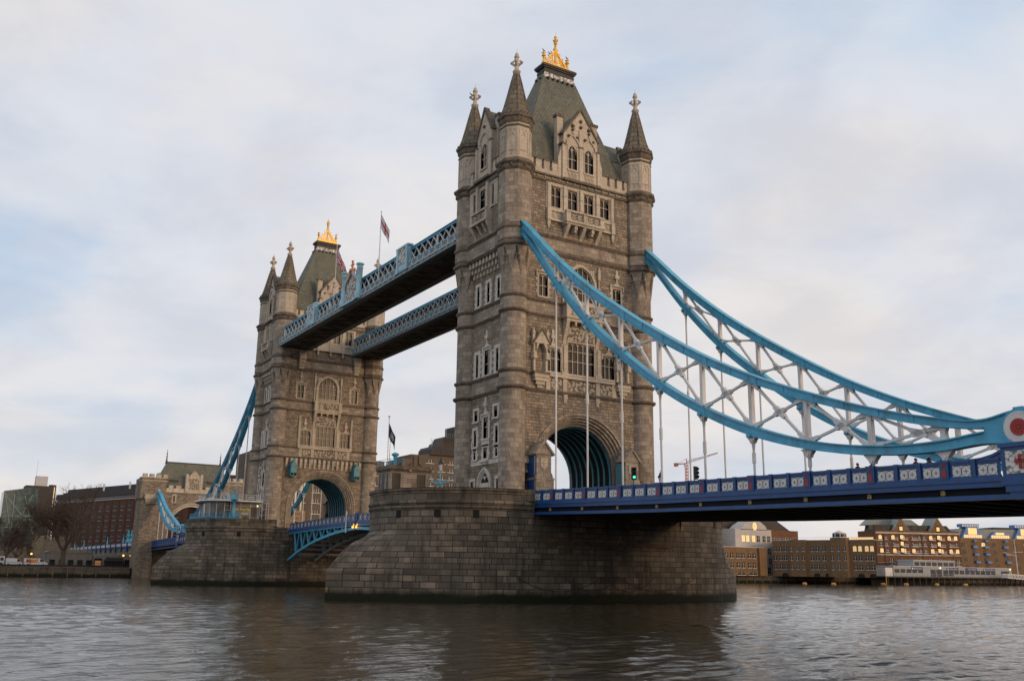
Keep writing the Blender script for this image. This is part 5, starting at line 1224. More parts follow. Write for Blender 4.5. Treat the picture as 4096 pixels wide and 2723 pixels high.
for x, lab in ((-207.8, 'stout light blue iron pylon on the viaduct, the taller left one of two'), (-202.2, 'stout light blue iron pylon on the viaduct, right one touching the gatehouse')):
    o = bpy.data.objects.new('iron_pylon', obm); COL.objects.link(o); o.location = (x, -9.7, 9.55); o['label'] = lab; o['category'] = 'pylon'; o['group'] = 'pylons on the viaduct'

# ------------------------------------------------------------------ buildings of the far bank
def win_mesh(w, h, style, lit=False, fr='white', mull=1, gl='glassd'):
    b = MB(); F = lambda u, v, d: (u, -d, v); a = w / 2
    if style == 'arch': pts = [(-a, 0), (a, 0)] + [(a * math.cos(t), h - a * .55 + a * .55 * math.sin(t)) for t in np.linspace(0, PI, 7)]
    else: pts = [(-a, 0), (a, 0), (a, h), (-a, h)]
    b.prism(F, pts, -.05, .04, 1)
    b.fbox(F, -a - .12, a + .12, -.16, 0, 0, .16, 0)
    for i in range(mull): x = -a + w * (i + 1) / (mull + 1); b.fbox(F, x - .05, x + .05, 0, h * .97, .04, .08, 0)
    b.fbox(F, -a, a, h * .55, h * .55 + .07, .04, .075, 0) if style != 'plain' else None
    return b.mesh('window', [fr, 'lit' if lit else gl])
def building(name, label, P0, P1, depth, zb, zt, mat, wins=(), group=None, cat='building', cornice=None, extra=None, back=None):
    P0, P1 = Vector((*P0, 0)), Vector((*P1, 0)); r = (P1 - P0); L = r.length; r /= L; nrm = Vector((r.y, -r.x, 0)); ang = math.atan2(r.y, r.x)
    root = thing(name, label, cat, (P0.x, P0.y, zb), group)
    F = lambda u, v, d: (P0.x + r.x * u + nrm.x * d, P0.y + r.y * u + nrm.y * d, v)
    w = MB()
    if back: w.loft([[(P0.x, P0.y, z), (P1.x, P1.y, z), (P1.x + back[0], P1.y + back[1], z), (P0.x + back[0], P0.y + back[1], z)] for z in (zb, zt)], 0)
    else: w.fbox(F, 0, L, zb, zt, -depth, 0)
    if cornice: w.fbox(F, -.1, L + .1, zt - cornice, zt, -depth - .1, .25, 1)
    part(w, 'wall', [mat, 'trim'], root)
    cache = {}
    for u, v, ww_, hh, style, lit, fr, mull in wins:
        k = (round(ww_, 2), round(hh, 2), style, lit, fr, mull)
        if k not in cache: cache[k] = win_mesh(*k)
        o = bpy.data.objects.new('window', cache[k]); COL.objects.link(o); o.parent = root; o.location = Vector(F(u, v, 0)) - root.location; o.rotation_euler = (0, 0, ang)
    if extra: extra(root, F, L)
    return root, F, L
# red brick block behind the gatehouse
wins = []
for c in range(17):
    for k, v in enumerate((25.2, 21.2, 17.1, 13.0, 9.4)): wins.append((6 + c * 5.9, v, 2.4, 2.9, 'arch', False, 'pale', 0))
def red_extra(root, F, L):
    e = MB(); e.fbox(F, 0, L, 29.6, 29.9, -12, .3, 0); e.fbox(F, 0, L, 29.9, 31.3, -11, -.6, 1); e.fbox(F, 0, L, 31.3, 33.6, -12, .1, 2); e.fbox(F, 0, L, 33.6, 34.6, -12, -3, 2); e.fbox(F, L * .72, L, 34.6, 39.5, -12, -3.2, 2); e.fbox(F, 0, L * .72, 34.6, 36.2, -12, -5, 2)
    for u in (L * .35, L * .55, L * .7): e.fbox(F, u - .3, u + .3, 34, 37, -2.5, -2, 3)
    part(e, 'roof', ['trim', 'glassb', 'roofd', 'white'], root)
    g = MB()
    for k in range(7): g.fbox(F, L * .66 + k * 4, L * .66 + k * 4 + 1.2, 30.2, 30.9, -.6, -.55)
    part(g, 'lit_strip', ['lit'], root)
    p = MB()
    for c in range(18): p.fbox(F, 3.0 + c * 5.9 - .3, 3.0 + c * 5.9 + .3, 8, 29.6, 0, .18)
    part(p, 'pilaster', ['brick'], root)
    up = MB()
    for c in range(9, 17):
        for k in (-1.9, 1.9): up.fbox(F, 6 + c * 5.9 + k - .25, 6 + c * 5.9 + k + .25, 9.9, 11.4, .2, .3)
    part(up, 'wall_lamp', [emis('orange_uplight', (1, .33, .08), .9)], root)
building('brick_block', 'long red brown brick block with rows of arched windows behind the bare tree', (-383, -10.7), (-281, 23.8), 14, 2.45, 29.6, 'brick', wins, extra=red_extra)
def gl_extra(root, F, L):
    e = MB()
    for a, b in (((.5, 28), (4, 13)), ((3.5, 28), (4, 13)), ((4, 13), (9.5, 28)), ((1, 27), (7, 20)), ((7, 27.5), (11, 14)), ((.3, 20), (11, 20.3)), ((.3, 16), (11, 16.2))): e.bar(F(*a, .15), F(*b, .15), .22, .2)
    part(e, 'steel_bracing', [paint('pale_green_steel', (.16, .25, .24), .5)], root)
    t = MB(); t.add([F(0, 28.6, .05), F(L, 28.6, .05), F(L, 30.3, .05), F(L * .7, 30.4, .05), F(0, 28.9, .05), F(0, 28.6, -12), F(L, 28.6, -12), F(L, 30.3, -12), F(L * .7, 30.4, -12), F(0, 28.9, -12)], [(0, 1, 2, 3, 4), (5, 9, 8, 7, 6), (4, 3, 8, 9), (3, 2, 7, 8), (1, 6, 7, 2), (0, 4, 9, 5)]); part(t, 'roof', ['gside'], root)
building('glass_office', 'teal glass office with diagonal bracing at the far left', (-300, -37.4), (-300, -26.0), 12, 2.45, 28.6, 'gside', extra=gl_extra)
building('low_glass_wing', 'dark glazed wing at the left edge of the photo beside the teal glass office', (-310, -60), (-310, -39.6), 10, 2.45, 26.2, 'glassb')
wins = [(1.2 + (k % 3) * 1.6, 12 + 4.2 * (k // 3), 1.2, .7, 'plain', k % 4 == 0, 'black', 0) for k in range(15)]
building('dark_office_tower', 'dark office with lit yellow strips between the teal glass block and brick block', (-330, -28), (-330, -18.5), 10, 2.45, 33.5, 'roofd', wins)
building('white_tower_block', 'pale grey clad tower block rising far off behind the teal glass office', (-420, -16.4), (-420, -11.2), 5, 2.45, 44.6, 'tower_metal')
m = MB(); m.tube((-420.2, -16.9, 30), (-420, -16.4, 52), .10, .05, 5); solo(m, 'antenna_mast', ['steel'], 'thin tall antenna mast left of the pale tower block', 'antenna', base=(-420, -16.6, 30))
cy = MB(); cy.lathe([(1.75, 2.4), (1.75, 40.2), (1.6, 40.6)], -420, -8.8, 16, 0); 
cyo = solo(cy, 'stair_tower', ['glassb'], 'dark glass cylinder stair tower right of the pale tower block', 'stair tower', base=(-420, -8.8, 2.4))
lt2 = MB(); lt2.box(-418.3, -418.2, -8.2, -7.9, 30, 39.5); o = part(lt2, 'light_strip', ['lit'], cyo); o.location = Vector((420, 8.8, -2.4))
# castle wall
cw = MB(); cw.box(-217, -215, -34, -24.2, 2.4, 10.0); cw.box(-217, -214.6, -34.2, -31.2, 2.4, 10.4); cw.box(-219, -216, -60, -34, 2.4, 8.4)
for k in range(6): cw.box(-217, -214.8, -34 + k * 1.75, -33 + k * 1.75, 10.0, 11.1)
for k in range(12): cw.box(-219, -216.2, -58 + k * 2, -57 + k * 2, 8.4, 9.1)
solo(cw, 'castle_wall', ['castle'], 'battlemented buff ragstone castle wall behind the bare trees', 'castle wall', base=(-216, -34, 2.4))
def pav_extra(root, F, L):
    d = MB()
    for k in range(5): d.fbox(F, 1.2 + k * 2.3, 2.6 + k * 2.3, 2.7, 4.4, .0, .05)
    part(d, 'window', ['glassb'], root); r = MB(); r.prism(F, [(-.2, 6.3), (L + .2, 6.3), (L - .6, 7.2), (L * .45, 7.2), (L * .1, 6.9)], -6, .2); part(r, 'roof', ['grey'], root)
building('grey_pavilion', 'plain grey flat building behind the big bare tree trunk', (-195, -32.6), (-195, -20.7), 7, 2.45, 6.3, 'grey', extra=pav_extra)
def cafe_extra(root, F, L):
    d = MB(); d.fbox(F, .3, 2.2, 2.5, 4.9, 0, .06, 0); d.fbox(F, 3, 7.8, 2.5, 4.2, 0, 1.4, 0); d.prism(F, [(2.6, 4.2), (8.0, 4.2), (7.2, 5.2), (3.2, 5.2)], 0, 1.5, 1); d.fbox(F, 8.2, 9.4, 2.6, 4.6, 0, .06, 0); part(d, 'kiosk_front', ['dark', 'roofd'], root)
    l = MB(); l.fbox(F, .5, 2.0, 3.0, 4.3, .06, .08); part(l, 'shop_window', [emis('dim_warm_shop', (.5, .2, .08), .25)], root)
building('cafe_block', 'low grey cafe block with dark kiosk next to the gatehouse foot', (-194, -20.6), (-194, -11.0), 5, 2.45, 5.6, 'grey', extra=cafe_extra)
# concrete hotel
def hotel_extra(root, F, L):
    e = MB(); band_ = MB()
    for u0, u1, zt in ((0, 3.5, 42.2), (3.5, 9.2, 43.9), (9.2, 40, 44.4)): e.fbox(F, u0, u1, 33, zt, -14, .02 if u0 else .0, 0)
    e.prism(F, [(11.0, 44.2), (40, 44.2), (40, 47.4), (12, 47.4), (11.2, 46.2)], -10, 1.0, 1); e.prism(F, [(14.6, 47.2), (40, 47.2), (40, 49.4), (15.8, 49.4)], -10, .2, 1); e.prism(F, [(16.2, 49.4), (40, 49.4), (40, 51.4), (17.2, 51.4)], -9, -.4, 1)
    for k in range(26): e.fbox(F, 12 + k * 1.0, 12.3 + k * 1.0, 44.5, 47.2, 1.0, 1.12, 1); e.fbox(F, 17 + k * .9, 17.25 + k * .9, 47.5, 51.2, .2, .35, 1)
    e.fbox(F, 21.2, 40, 51.4, 55.5, -8, -.6, 1)
    for u in (4.6, 6.6): e.fbox(F, u - .25, u + .25, 30, 43.5, .0, .6, 0)
    part(e, 'upper_storeys', ['conc', 'roofd'], root)
    a = MB()
    for u, z0, h in ((11.4, 46.6, 3.6), (11.9, 46.8, 3.0), (17.4, 51.0, 3.4), (17.7, 51.2, 2.8)): a.tube(F(u, z0, 0), F(u, z0 + h, 0), .08, n=4)
    for k in range(8): a.tube(F(18.5 + k * .9, 51.4, -.3), F(18.5 + k * .9, 52.5, -.3), .04, n=4)
    a.tube(F(18.3, 52.5, -.3), F(26, 52.5, -.3), .04, n=4); part(a, 'aerials', ['steel'], root)
wins = []
for k, v in enumerate((41.8, 38.9, 36.1, 33.5, 30.6, 27.7, 24.8)):
    for q in range(5): wins.append((11.2 + q * 4.4 + (q % 2) * .4, v - .7, 3.1, 1.35, 'plain', k == 1 and q == 0 and False, 'white', 2))
building('concrete_hotel', 'stepped brown concrete hotel with bands of windows between the two towers', (-220, 83.4), (-220, 126), 14, 2.45, 34, 'conc', wins, extra=hotel_extra)
wins = []
for k in range(8):
    for q in range(9): wins.append((3 + q * 5.2, 10.2 + k * 3.55, 3.2, 1.4, 'plain', False, 'white', 3))
def h2x(root, F, L):
    e = MB(); e.fbox(F, 17.5, 19.3, 2.5, 34, 0, .8, 0); e.fbox(F, 18.1, 18.7, 8, 32, .8, .84, 1); part(e, 'stair_shaft', ['conc', 'glassb'], root)
building('concrete_hotel_wing', 'brown concrete hotel wing seen through the road arch of the farther tower', (-218, 27), (-218, 75.5), 14, 2.45, 40.2, 'conc', wins, extra=h2x)
building('dark_office_block', 'dark glazed office with black roof right of the gatehouse', (-262, 30), (-262, 66), 14, 2.45, 36.2, 'roofd', [(3 + 3 * q, 28 + 3.2 * k, 2.2, 1.8, 'plain', False, 'black', 1) for q in range(4) for k in range(2)])
sgn_ = MB(); sgn_.box(-200.4, -200, 35.2, 41, 17.2, 20.6, 0); sgn_.box(-200.6, -200.4, 36, 36.2, 2.4, 17.2, 1); sgn_.box(-200.6, -200.4, 40, 40.2, 2.4, 17.2, 1)
so = solo(sgn_, 'hotel_sign', [paint('tan_board', (.30, .20, .12), .8), 'steel'], 'tan sign board with dark capital letters seen through the farther arch', 'sign', base=(-200, 38, 2.4))
for txt, z, y in (('GUOMAN', 19.55, 37.6), ('HOTELS', 18.15, 37.6)):
    t = textmesh(txt, 1.35, 'black', 'lettering', frame4((-199.97, y, z), (0, 1, 0), (0, 0, 1)), so); t.location = Vector((200, -38, -2.4))
# right bank: brick flats
def W_(us, v, w, h, st='arch', lit=(), fr='white', mull=1): return [(u, v, w, h, st, i in lit, fr, mull) for i, u in enumerate(us)]  # lit: panes given the warm emission, painted in for reflected sun
f1 = [.032 * (x - 40) for x in (90, 170, 262, 340, 435, 510)]
def b1x(root, F, L):
    d = MB(); d.fbox(F, L - 3.6, L + .05, 2.45, 12.25, -9.5, .8); part(d, 'corner_bay', ['ybrick'], root)
    r = MB(); r.fbox(F, -30, L, 12.2, 12.35, -9, .15); [r.fbox(F, -5 + k * 1.6, -4.95 + k * 1.6, 12.3, 13.1, -.1, -.05) for k in range(11)]; part(r, 'roof_edge', ['white'], root); l = MB(); l.fbox(F, 7, 12, 12.4, 12.8, -1.2, -1.1); part(l, 'gold_terrace_strip', ['lit'], root)
building('brick_flats', 'low brown brick flats with white sills right of the nearer pier', (-155, 163), (-155, 196.9), 10, 2.45, 12.15, 'ybrick',
         [(u + 13.4, *r) for u, *r in W_(f1, 8.5, 1.5, 1.9) + W_(f1, 5.2, 1.5, 1.9)] + W_([13.4 + 8.6, 13.4 + 14.2], 2.75, 3.8, 1.3, 'arch') + [(13.4 + 19.6, 8.5, .8, 1.9, 'arch', False, 'white', 0), (13.4 + 19.6, 5.2, .8, 1.9, 'arch', False, 'white', 0)], 'brick flats by the water', extra=b1x)
def whx(root, F, L):
    g = MB(); g.prism(F, [(2.6, 18.9), (16.6, 18.9), (15.6, 20.4), (12.6, 22.2), (10.4, 22.6), (8.2, 22.3), (4.6, 20.6)], -6, .0); part(g, 'gable', ['wbrick'], root)
    c = MB(); c.lathe([(1.02, 0), (1.02, .1)], 0, 0, 20, 0); c.lathe([(1.2, -.05), (1.2, .05)], 0, 0, 20, 1)
    c.v = [F(9.9 + x, 20.2 + y * 1.35, .05 + z) for x, y, z in c.v]; c.fbox(F, 9.85, 9.95, 18.9, 21.5, .15, .2, 1); c.fbox(F, 8.9, 10.9, 20.15, 20.25, .15, .2, 1); part(c, 'round_window', ['lit', 'white'], root)
fw_ = [4.0, 6.2, 9.2, 11.6, 14.6, 17.0]
building('white_gabled_house', 'white fronted building with curved gable and golden oval window', (-163, 190.6), (-163, 209.1), 12, 2.45, 19.1, 'wbrick', W_(fw_, 14.6, 1.5, 2.2, 'rect', (0, 1, 2)) + W_(fw_, 10.2, 1.5, 2.2, 'rect') + W_([17.2], 6.6, 1.4, 2.2, 'rect') + W_([16.6], 3.2, 1.4, 2.4, 'arch'), extra=whx)
def bkx(root, F, L):
    r = MB(); r.prism(F, [(0, 19.6), (L - 3.3, 19.6), (L - 10.5, 23.2), (-2, 23.2)], -9, -1); r.fbox(F, 34.5, 37, 22.8, 23.5, -3, -2, 0); part(r, 'roof', ['roofd'], root)
building('brick_flats', 'taller dark brick flats with grey pitched roof behind the white gabled building', (-170, 178), (-170, 231.3), 14, 2.45, 19.6, 'dbrick', W_([15.2, 17.8], 15, 1.5, 2.2, 'arch', (0,)) + W_([15.2, 17.8], 11, 1.5, 2) + W_([40, 43, 46, 49], 15.5, 1.4, 1.6), 'brick flats by the water', extra=bkx)
P0, P1 = (-155, 200.6), (-120.5, 212.8); L2 = math.dist(P0, P1); fx = lambda px: (px - 785) / 1574 * L2
rows = (11.1, 8.0, 4.95); ww2 = []
for px, w in ((835, 1.3), (925, 1.3), (1000, 1.3), (1425, 1.3), (1505, 1.3), (1608, 1.3), (2068, 1.3), (2145, 1.3), (2243, 1.3), (2318, 1.3)):
    for k, v in enumerate(rows): ww2.append((fx(px) , v, w * .9, 1.75, 'arch', k == 0 and px > 2000, 'white', 1))
for px in (980, 1480, 1630, 2140, 2310): ww2.append((fx(px), 2.7, 2.2 if px != 1630 else 1.1, 1.0, 'arch', False, 'black', 0))
def b2x(root, F, L):
    for a, b, rnd in ((1100, 1330, 0), (1730, 1965, 1)):
        d = MB(); u0, u1 = fx(a), fx(b); d.prism(lambda u, v, dd: F(u, dd + 2.45, v), [(u0 - .6, -.5), (u0, 1.4), (u1, 1.4), (u1 + .6, -.5)][::-1], 0, 12.6 + rnd * .6); bo = part(d, 'brick_bay', ['ybrick'], root)
        me = win_mesh(.75, 1.75, 'arch'); 
        for k, v in enumerate(rows):
            for u in (u0 + .5, (u0 + u1) / 2, u1 - .5):
                o = bpy.data.objects.new('window', me); COL.objects.link(o); o.parent = root; o.location = Vector(F(u, v, 1.42)) - root.location; r_ = Vector(F(1, 0, 0)) - Vector(F(0, 0, 0)); o.rotation_euler = (0, 0, math.atan2(r_.y, r_.x))
        if rnd:
            c = MB(); um = (u0 + u1) / 2; ctr = F(um, 0, -.4); c.lathe([(2.2, 15.6), (2.2, 17.1), (2.35, 17.15), (.1, 18.2)], ctr[0], ctr[1], 8, 0); c.lathe([(2.22, 15.9), (2.22, 16.9)], ctr[0], ctr[1], 8, 1, cap=False)
            for q in range(8): an = q * PI / 4; c.box(ctr[0] + 2.25 * math.cos(an) - .1, ctr[0] + 2.25 * math.cos(an) + .1, ctr[1] + 2.25 * math.sin(an) - .1, ctr[1] + 2.25 * math.sin(an) + .1, 15.6, 17.15)
            part(c, 'roof_lantern', ['white', 'glassb'], root)
    r = MB(); r.fbox(F, 0, L, 14.85, 15.0, -9, .12); [r.fbox(F, k * .9, k * .9 + .04, 15, 15.9, -.1, -.06) for k in range(int(L / .9))]; r.fbox(F, 0, L, 15.85, 15.9, -.1, -.06); part(r, 'roof_railing', ['white'], root)
    l = MB(); l.fbox(F, fx(2010), fx(2340), 15.05, 15.75, -.6, -.5); part(l, 'gold_terrace_strip', ['lit'], root)
building('brick_flats', 'four storey brown brick flats with two bays and a white roof lantern', P0, P1, 12, 2.45, 14.85, 'ybrick', ww2, 'brick flats by the water', extra=b2x, back=(-14, 18))
P0, P1 = (-150, 252.1), (-136.1, 283.9); L3 = math.dist(P0, P1); fx3 = lambda px: (px - 190) / 1215 * L3
ww3 = []
for px, st in ((250, 0), (330, 1), (435, 0), (575, 0), (712, 0), (815, 1), (888, 1), (985, 0), (1120, 0), (1255, 0), (1350, 0)):
    for k, v in enumerate((16.9, 14.4, 11.9)): ww3.append((fx3(px + k * 6), v, 1.5 if st else 1.3, 1.25 if st else 1.5, 'rect' if st else 'arch', (px * 7 + k * 3) % 5 < 2 and not st, 'white', 2 if st else 1))
for px in (390, 535, 680, 820, 955, 1095, 1230, 1360): ww3.append((fx3(px), 7.2, 2.1, 2.6, 'arch', False, 'white', 2))
def b3x(root, F, L):
    e = MB(); e.fbox(F, -.1, L + .1, 19.0, 19.6, 0, .25, 0); e.fbox(F, -.1, L + .1, 10.8, 11.2, 0, .25, 0); e.fbox(F, -.1, L + .1, 8.0, 8.15, 0, .2, 0)
    e.prism(F, [(.2, 20.2), (L - 2, 20.2), (L - 4, 22.4), (.8, 22.4)], -9, -1.5, 2)
    e.prism(F, [(-1.5, 22.3), (L * .62, 22.3), (L * .52, 24.7), (1.5, 24.7)], -10, -5, 1)
    for k in range(12): e.fbox(F, -2 + k * 2.6, -.2 + k * 2.6, 20.4, 22.2, -1.5, -1.45, 4)
    part(e, 'roof', ['trim', 'roofg', 'roofd', 'dbrick', 'glassb'], root)
    for a in (560, 1100):
        g = MB(); u = fx3(a); g.prism(F, [(u - 3.2, 20.2), (u + 3.2, 20.2), (u, 25.3)], -8, .02, 0); g.bar(F(u - 3.4, 20.1, -4), F(u, 25.5, -4), 8.2, .2, 1); g.bar(F(u + 3.4, 20.1, -4), F(u, 25.5, -4), 8.2, .2, 1); g.fbox(F, u - .8, u + .8, 11.3, 22.2, .02, .1, 2); go_ = part(g, 'gable', ['ybrick', 'roofg', 'dark'], root)
        for v in (20.2, 17, 14.5, 12): 
            l = MB(); l.fbox(F, u - .6, u + .6, v, v + 1.5, .1, .14, 0); l.fbox(F, u - .04, u + .04, v, v + 1.5, .14, .17, 1); part(l, 'loading_door', ['lit', 'white'], root)
    for px in (455, 595, 730, 1000, 1135, 1270):
        for k, v in enumerate((16.7, 14.2, 11.7)):
            b = MB(); u = fx3(px + 6 * k); b.fbox(F, u - 1.1, u + 1.1, v - .15, v, 0, 1.0); [b.fbox(F, u - 1.1 + q * .25, u - 1.06 + q * .25, v, v + .8, .95, 1.0) for q in range(9)]; b.fbox(F, u - 1.1, u + 1.1, v + .75, v + .82, .94, 1.0); part(b, 'balcony', ['white'], root)
    for u in (fx3(300), fx3(850)): 
        d = MB(); d.tube(F(u, 3, .15), F(u, 19, .15), .14, n=5); part(d, 'drainpipe', ['black'], root)
building('brick_warehouse', 'red brown brick warehouse flats with glazed gables and white balconies', P0, P1, 14, 2.45, 20.2, 'dbrick', ww3, extra=b3x)
P0, P1 = (-150, 305.2), (-134, 345.5); L4 = math.dist(P0, P1); fx4 = lambda px: (px - 1420) / 939 * L4 * .93
ww4 = []
for px in (1450, 1550, 1665, 1780, 1890, 2010, 2125, 2225, 2340, 2430):
    for k, v in enumerate((15.3, 12.3, 9.3, 6.2)): ww4.append((fx4(px + 8 * k), v, 1.5, 1.7, 'arch', (px + k * 2) % 4 == 1 and k < 2, 'royal', 1))
def b4x(root, F, L):
    r = MB(); r.prism(F, [(-1, 18.6), (L, 18.6), (L, 22.6), (1, 22.6)], -9, -1.5, 0); ro = part(r, 'roof', ['roofg'], root)
    for a, hh in ((1570, 1), (1865, .6), (2140, 1)):
        u = fx4(a); d = MB(); d.prism(F, [(u - 5.2, 18.7), (u + 5.2, 18.7), (u + 2.6, 18.7 + 4.6 * hh), (u - 2.6, 18.7 + 4.6 * hh)], -5, -.4, 0)
        d.fbox(F, u - 4.2, u + 4.2, 18.9, 20.1, -.4, -.36, 1); d.fbox(F, u - 2, u + 2, 20.3, 18.7 + 4.2 * hh, -.4, -.36, 1); [d.fbox(F, u - 4.2 + q * 1.05, u - 4.1 + q * 1.05, 18.9, 20.1, -.36, -.32, 0) for q in range(9)]
        if hh == 1: d.fbox(F, u - 4.5, u + 3.4, 23.3, 24.6, -4, -.6, 0); [d.fbox(F, u - 4.3 + q * 1.1, u - 3.6 + q * 1.1, 23.5, 24.3, -.6, -.56, 2) for q in range(7)]
        part(d, 'blue_dormer', ['bblue', 'lit', 'white'], root)
    for px in (1570, 1690, 1900, 2140, 2250):
        for k, v in enumerate((15.0, 12.0, 8.9)):
            b = MB(); u = fx4(px + 8 * k); b.fbox(F, u - 1.0, u + 1.0, v - .3, v + .6, 0, .9); part(b, 'balcony', ['bblue'], root)
        b = MB(); u = fx4(px); b.prism(F, [(u - .5, 17.2), (u + 1.0, 17.6), (u + 1.0, 17.9), (u - .5, 18.1)], 0, 1.2); part(b, 'hoist_hood', ['bblue'], root)
MT['bblue'] = paint('bright_blue_steel', (.06, .18, .42), .5, .15)
building('brick_warehouse', 'tan brick warehouse with bright blue dormers and blue balconies at the right edge', P0, P1, 14, 2.45, 18.7, 'ybrick', ww4, extra=b4x)
building('distant_roof_block', 'dark roofed block beyond the blue dormers at the right edge', (-175, 370), (-150, 430), 14, 2.45, 26, 'roofd')

# ------------------------------------------------------------------ jetty with the long white building
def build_jetty():
    X = -135; F = lambda u, v, d: (X + d, u, v)
    root = thing('jetty_building', 'long pale grey two level building with four blue name boards on a jetty', 'jetty building', (X, 236, 3))
    w = MB(); w.fbox(F, 241, 314.8, 3.0, 6.55, -9, 0, 0); w.fbox(F, 236.8, 241, 3.0, 6.0, -7, -.3, 1); w.fbox(F, 254.4, 279.6, 6.55, 8.9, -8, -1.2, 0); w.fbox(F, 254.2, 279.8, 8.9, 9.05, -8.2, -1.0, 1); w.fbox(F, 240.8, 315, 6.55, 6.7, -9, .15, 1)
    part(w, 'wall', ['steel', 'white'], root)
    g = MB()
    for u0, u1, v0, v1 in [(241.6 + k * 3.4, 244.4 + k * 3.4, 4.3, 5.6) for k in range(5)] + [(262.5, 265.6, 3.1, 5.6), (266, 269.4, 3.1, 5.6), (270.2, 273.2, 3.3, 5.5), (273.6, 276.6, 3.3, 5.5)] + [(277 + k * 3.4, 279.8 + k * 3.4, 4.0, 5.5) for k in range(8)] + [(307.5, 313, 4.0, 5.5)]: g.fbox(F, u0, u1, v0, v1, 0, .04)
    for k in range(7): g.fbox(F, 255 + k * 3.5, 257.9 + k * 3.5, 6.9, 8.3, -1.2, -1.16)
    part(g, 'window', ['glassb'], root)
    r = MB()
    for k in range(27): r.fbox(F, 237 + k * 3, 237.06 + k * 3, 3, 4.0, 1.7, 1.76)
    r.fbox(F, 237, 315, 3.95, 4.02, 1.7, 1.77); r.fbox(F, 237, 315, 3.5, 3.54, 1.72, 1.75); [r.fbox(F, 241 + k * 3, 241.05 + k * 3, 6.7, 7.5, -.2, -.15) for k in range(5)]; r.fbox(F, 241, 254, 7.45, 7.5, -.2, -.15); part(r, 'railing', ['steel'], root)
    for u0, u1, t, dv in ((251.2, 257.9, 'ROYAL NAVY', 0), (272.5, 279.6, 'ROYAL NAVY', .08), (284.3, 291.5, 'HMS PRESIDENT', .12), (295.9, 303.2, 'ROYAL NAVY', .12)):
        b = MB(); b.fbox(F, u0, u1, 5.25, 6.45, .05, .14, 0); b.fbox(F, u0 + .25, u0 + .85, 5.5, 6.2, .14, .16, 1) if t[0] == 'R' else None; bo = part(b, 'name_board', [paint('board_blue', (.02, .028, .13), .4), 'white'], root)
        tx = textmesh(t, .82 if len(t) < 12 else .66, 'white', 'lettering', frame4((X + .16, (u0 + u1) / 2 + .35, 5.84), (0, 1, 0), (0, 0, 1)), bo)
    l = MB(); [l.sphere(F(u, 6.2, .25), .22, 0, 6, 4) for u in (268.3, 313.6)]; part(l, 'floodlight', ['flood'], root)
    jt = thing('jetty', 'dark timber jetty platform on piles under the long pale building', 'jetty', (X, 236, 0))
    d = MB(); d.fbox(F, 233.8, 321, 2.5, 2.98, -12, 1.9, 0); part(d, 'deck', ['grey' if False else 'roofd'], jt)
    for k in range(24):
        p = MB(); u = 236 + k * 3.6; p.tube(F(u, -2, 1.2), F(u, 2.5, 1.2), .22, n=6); part(p, 'pile', ['black'], jt)
    b = MB(); b.fbox(F, 233.8, 321, -1, 2.5, -4.6, -4.4); part(b, 'back_boarding', ['dark'], jt)
    p = MB(); p.tube((X + 2, 233.9, -2), (X + 2, 233.9, 2.9), .2, n=6); solo(p, 'marker_pile', [paint('rusty_yellow', (.40, .25, .05), .8, .3)], 'yellow rusty pile at the left end of the jetty', 'pile', base=(X + 2, 233.9, -2))
    m = MB(); m.tube(F(319.2, 3, 0), F(318.9, 18.4, 0), .22, .1, 8); m.tube(F(310.5, 12.9, 0), F(318.9, 11.6, 0), .1, n=6); m.tube(F(317, 13.2, 0), F(324, 13.2, 0), .08, n=6); solo(m, 'flag_mast', ['white'], 'white ship style mast with yard on the jetty', 'mast', base=(X, 319, 3))
    g = MB()
    for dd in (0, 2.2):
        for a, b in (((301, 4.4), (330, 3.4)), ((301, 2.9), (330, 1.6))): g.bar(F(*a, dd), F(*b, dd), .2, .2)
        for k in range(14):
            u = 301 + k * 2; s0 = 2.9 - (u - 301) * .0448; t0 = 4.4 - (u - 301) * .0345; g.bar(F(u, s0, dd), F(u + 2, t0 - .07, dd), .13, .13); g.bar(F(u, t0, dd), F(u + 2, s0 - .09, dd), .13, .13)
    g.loft([[F(301, 2.9, 0), F(301, 2.9, 2.2), F(301, 3.0, 2.2), F(301, 3.0, 0)], [F(330, 1.6, 0), F(330, 1.6, 2.2), F(330, 1.7, 2.2), F(330, 1.7, 0)]], 0)
    g.v = [(x + 4.2, y, z) for x, y, z in g.v]; solo(g, 'gangway', ['white'], 'white lattice gangway sloping down to the right from the jetty', 'gangway', base=(X + 4, 301, 2.9))
MT['flood'] = emis('floodlight', (1, .75, .35), 3)
build_jetty()
byo = MB(); byo.loft([[(-.75 * s, .3 * s * math.cos(a), .28 + .3 * s * math.sin(a)) for a in np.linspace(0, 2 * PI, 9)[:-1]] for s in (1,)] + [[(x, r * math.cos(a), .28 + r * math.sin(a)) for a in np.linspace(0, 2 * PI, 9)[:-1]] for x, r in ((-.5, .42), (.5, .42), (.8, .25))], 0, smooth=True); bym = byo.mesh('mooring_buoy', [paint('buoy_orange', (.62, .34, .10), .6, .2)])
for x, y, lab in ((-130.8, 189.3, 'orange buoy farthest left, below the white gabled building'), (-128.7, 200.9, 'orange buoy second from left, below the brick bays'), (-132.7, 231.6, 'orange buoy at the foot of the yellow pile'), (-127.7, 237.7, 'orange buoy below the left end of the jetty'), (-132.5, 262.1, 'orange buoy below the middle of the jetty'), (-128.1, 273.0, 'orange buoy farthest right, below the jetty')):
    o = bpy.data.objects.new('mooring_buoy', bym); COL.objects.link(o); o.location = (x, y, -.05); o.rotation_euler = (0, 0, 1.2 + y * .01); o['label'] = lab; o['category'] = 'buoy'; o['group'] = 'orange mooring buoys'

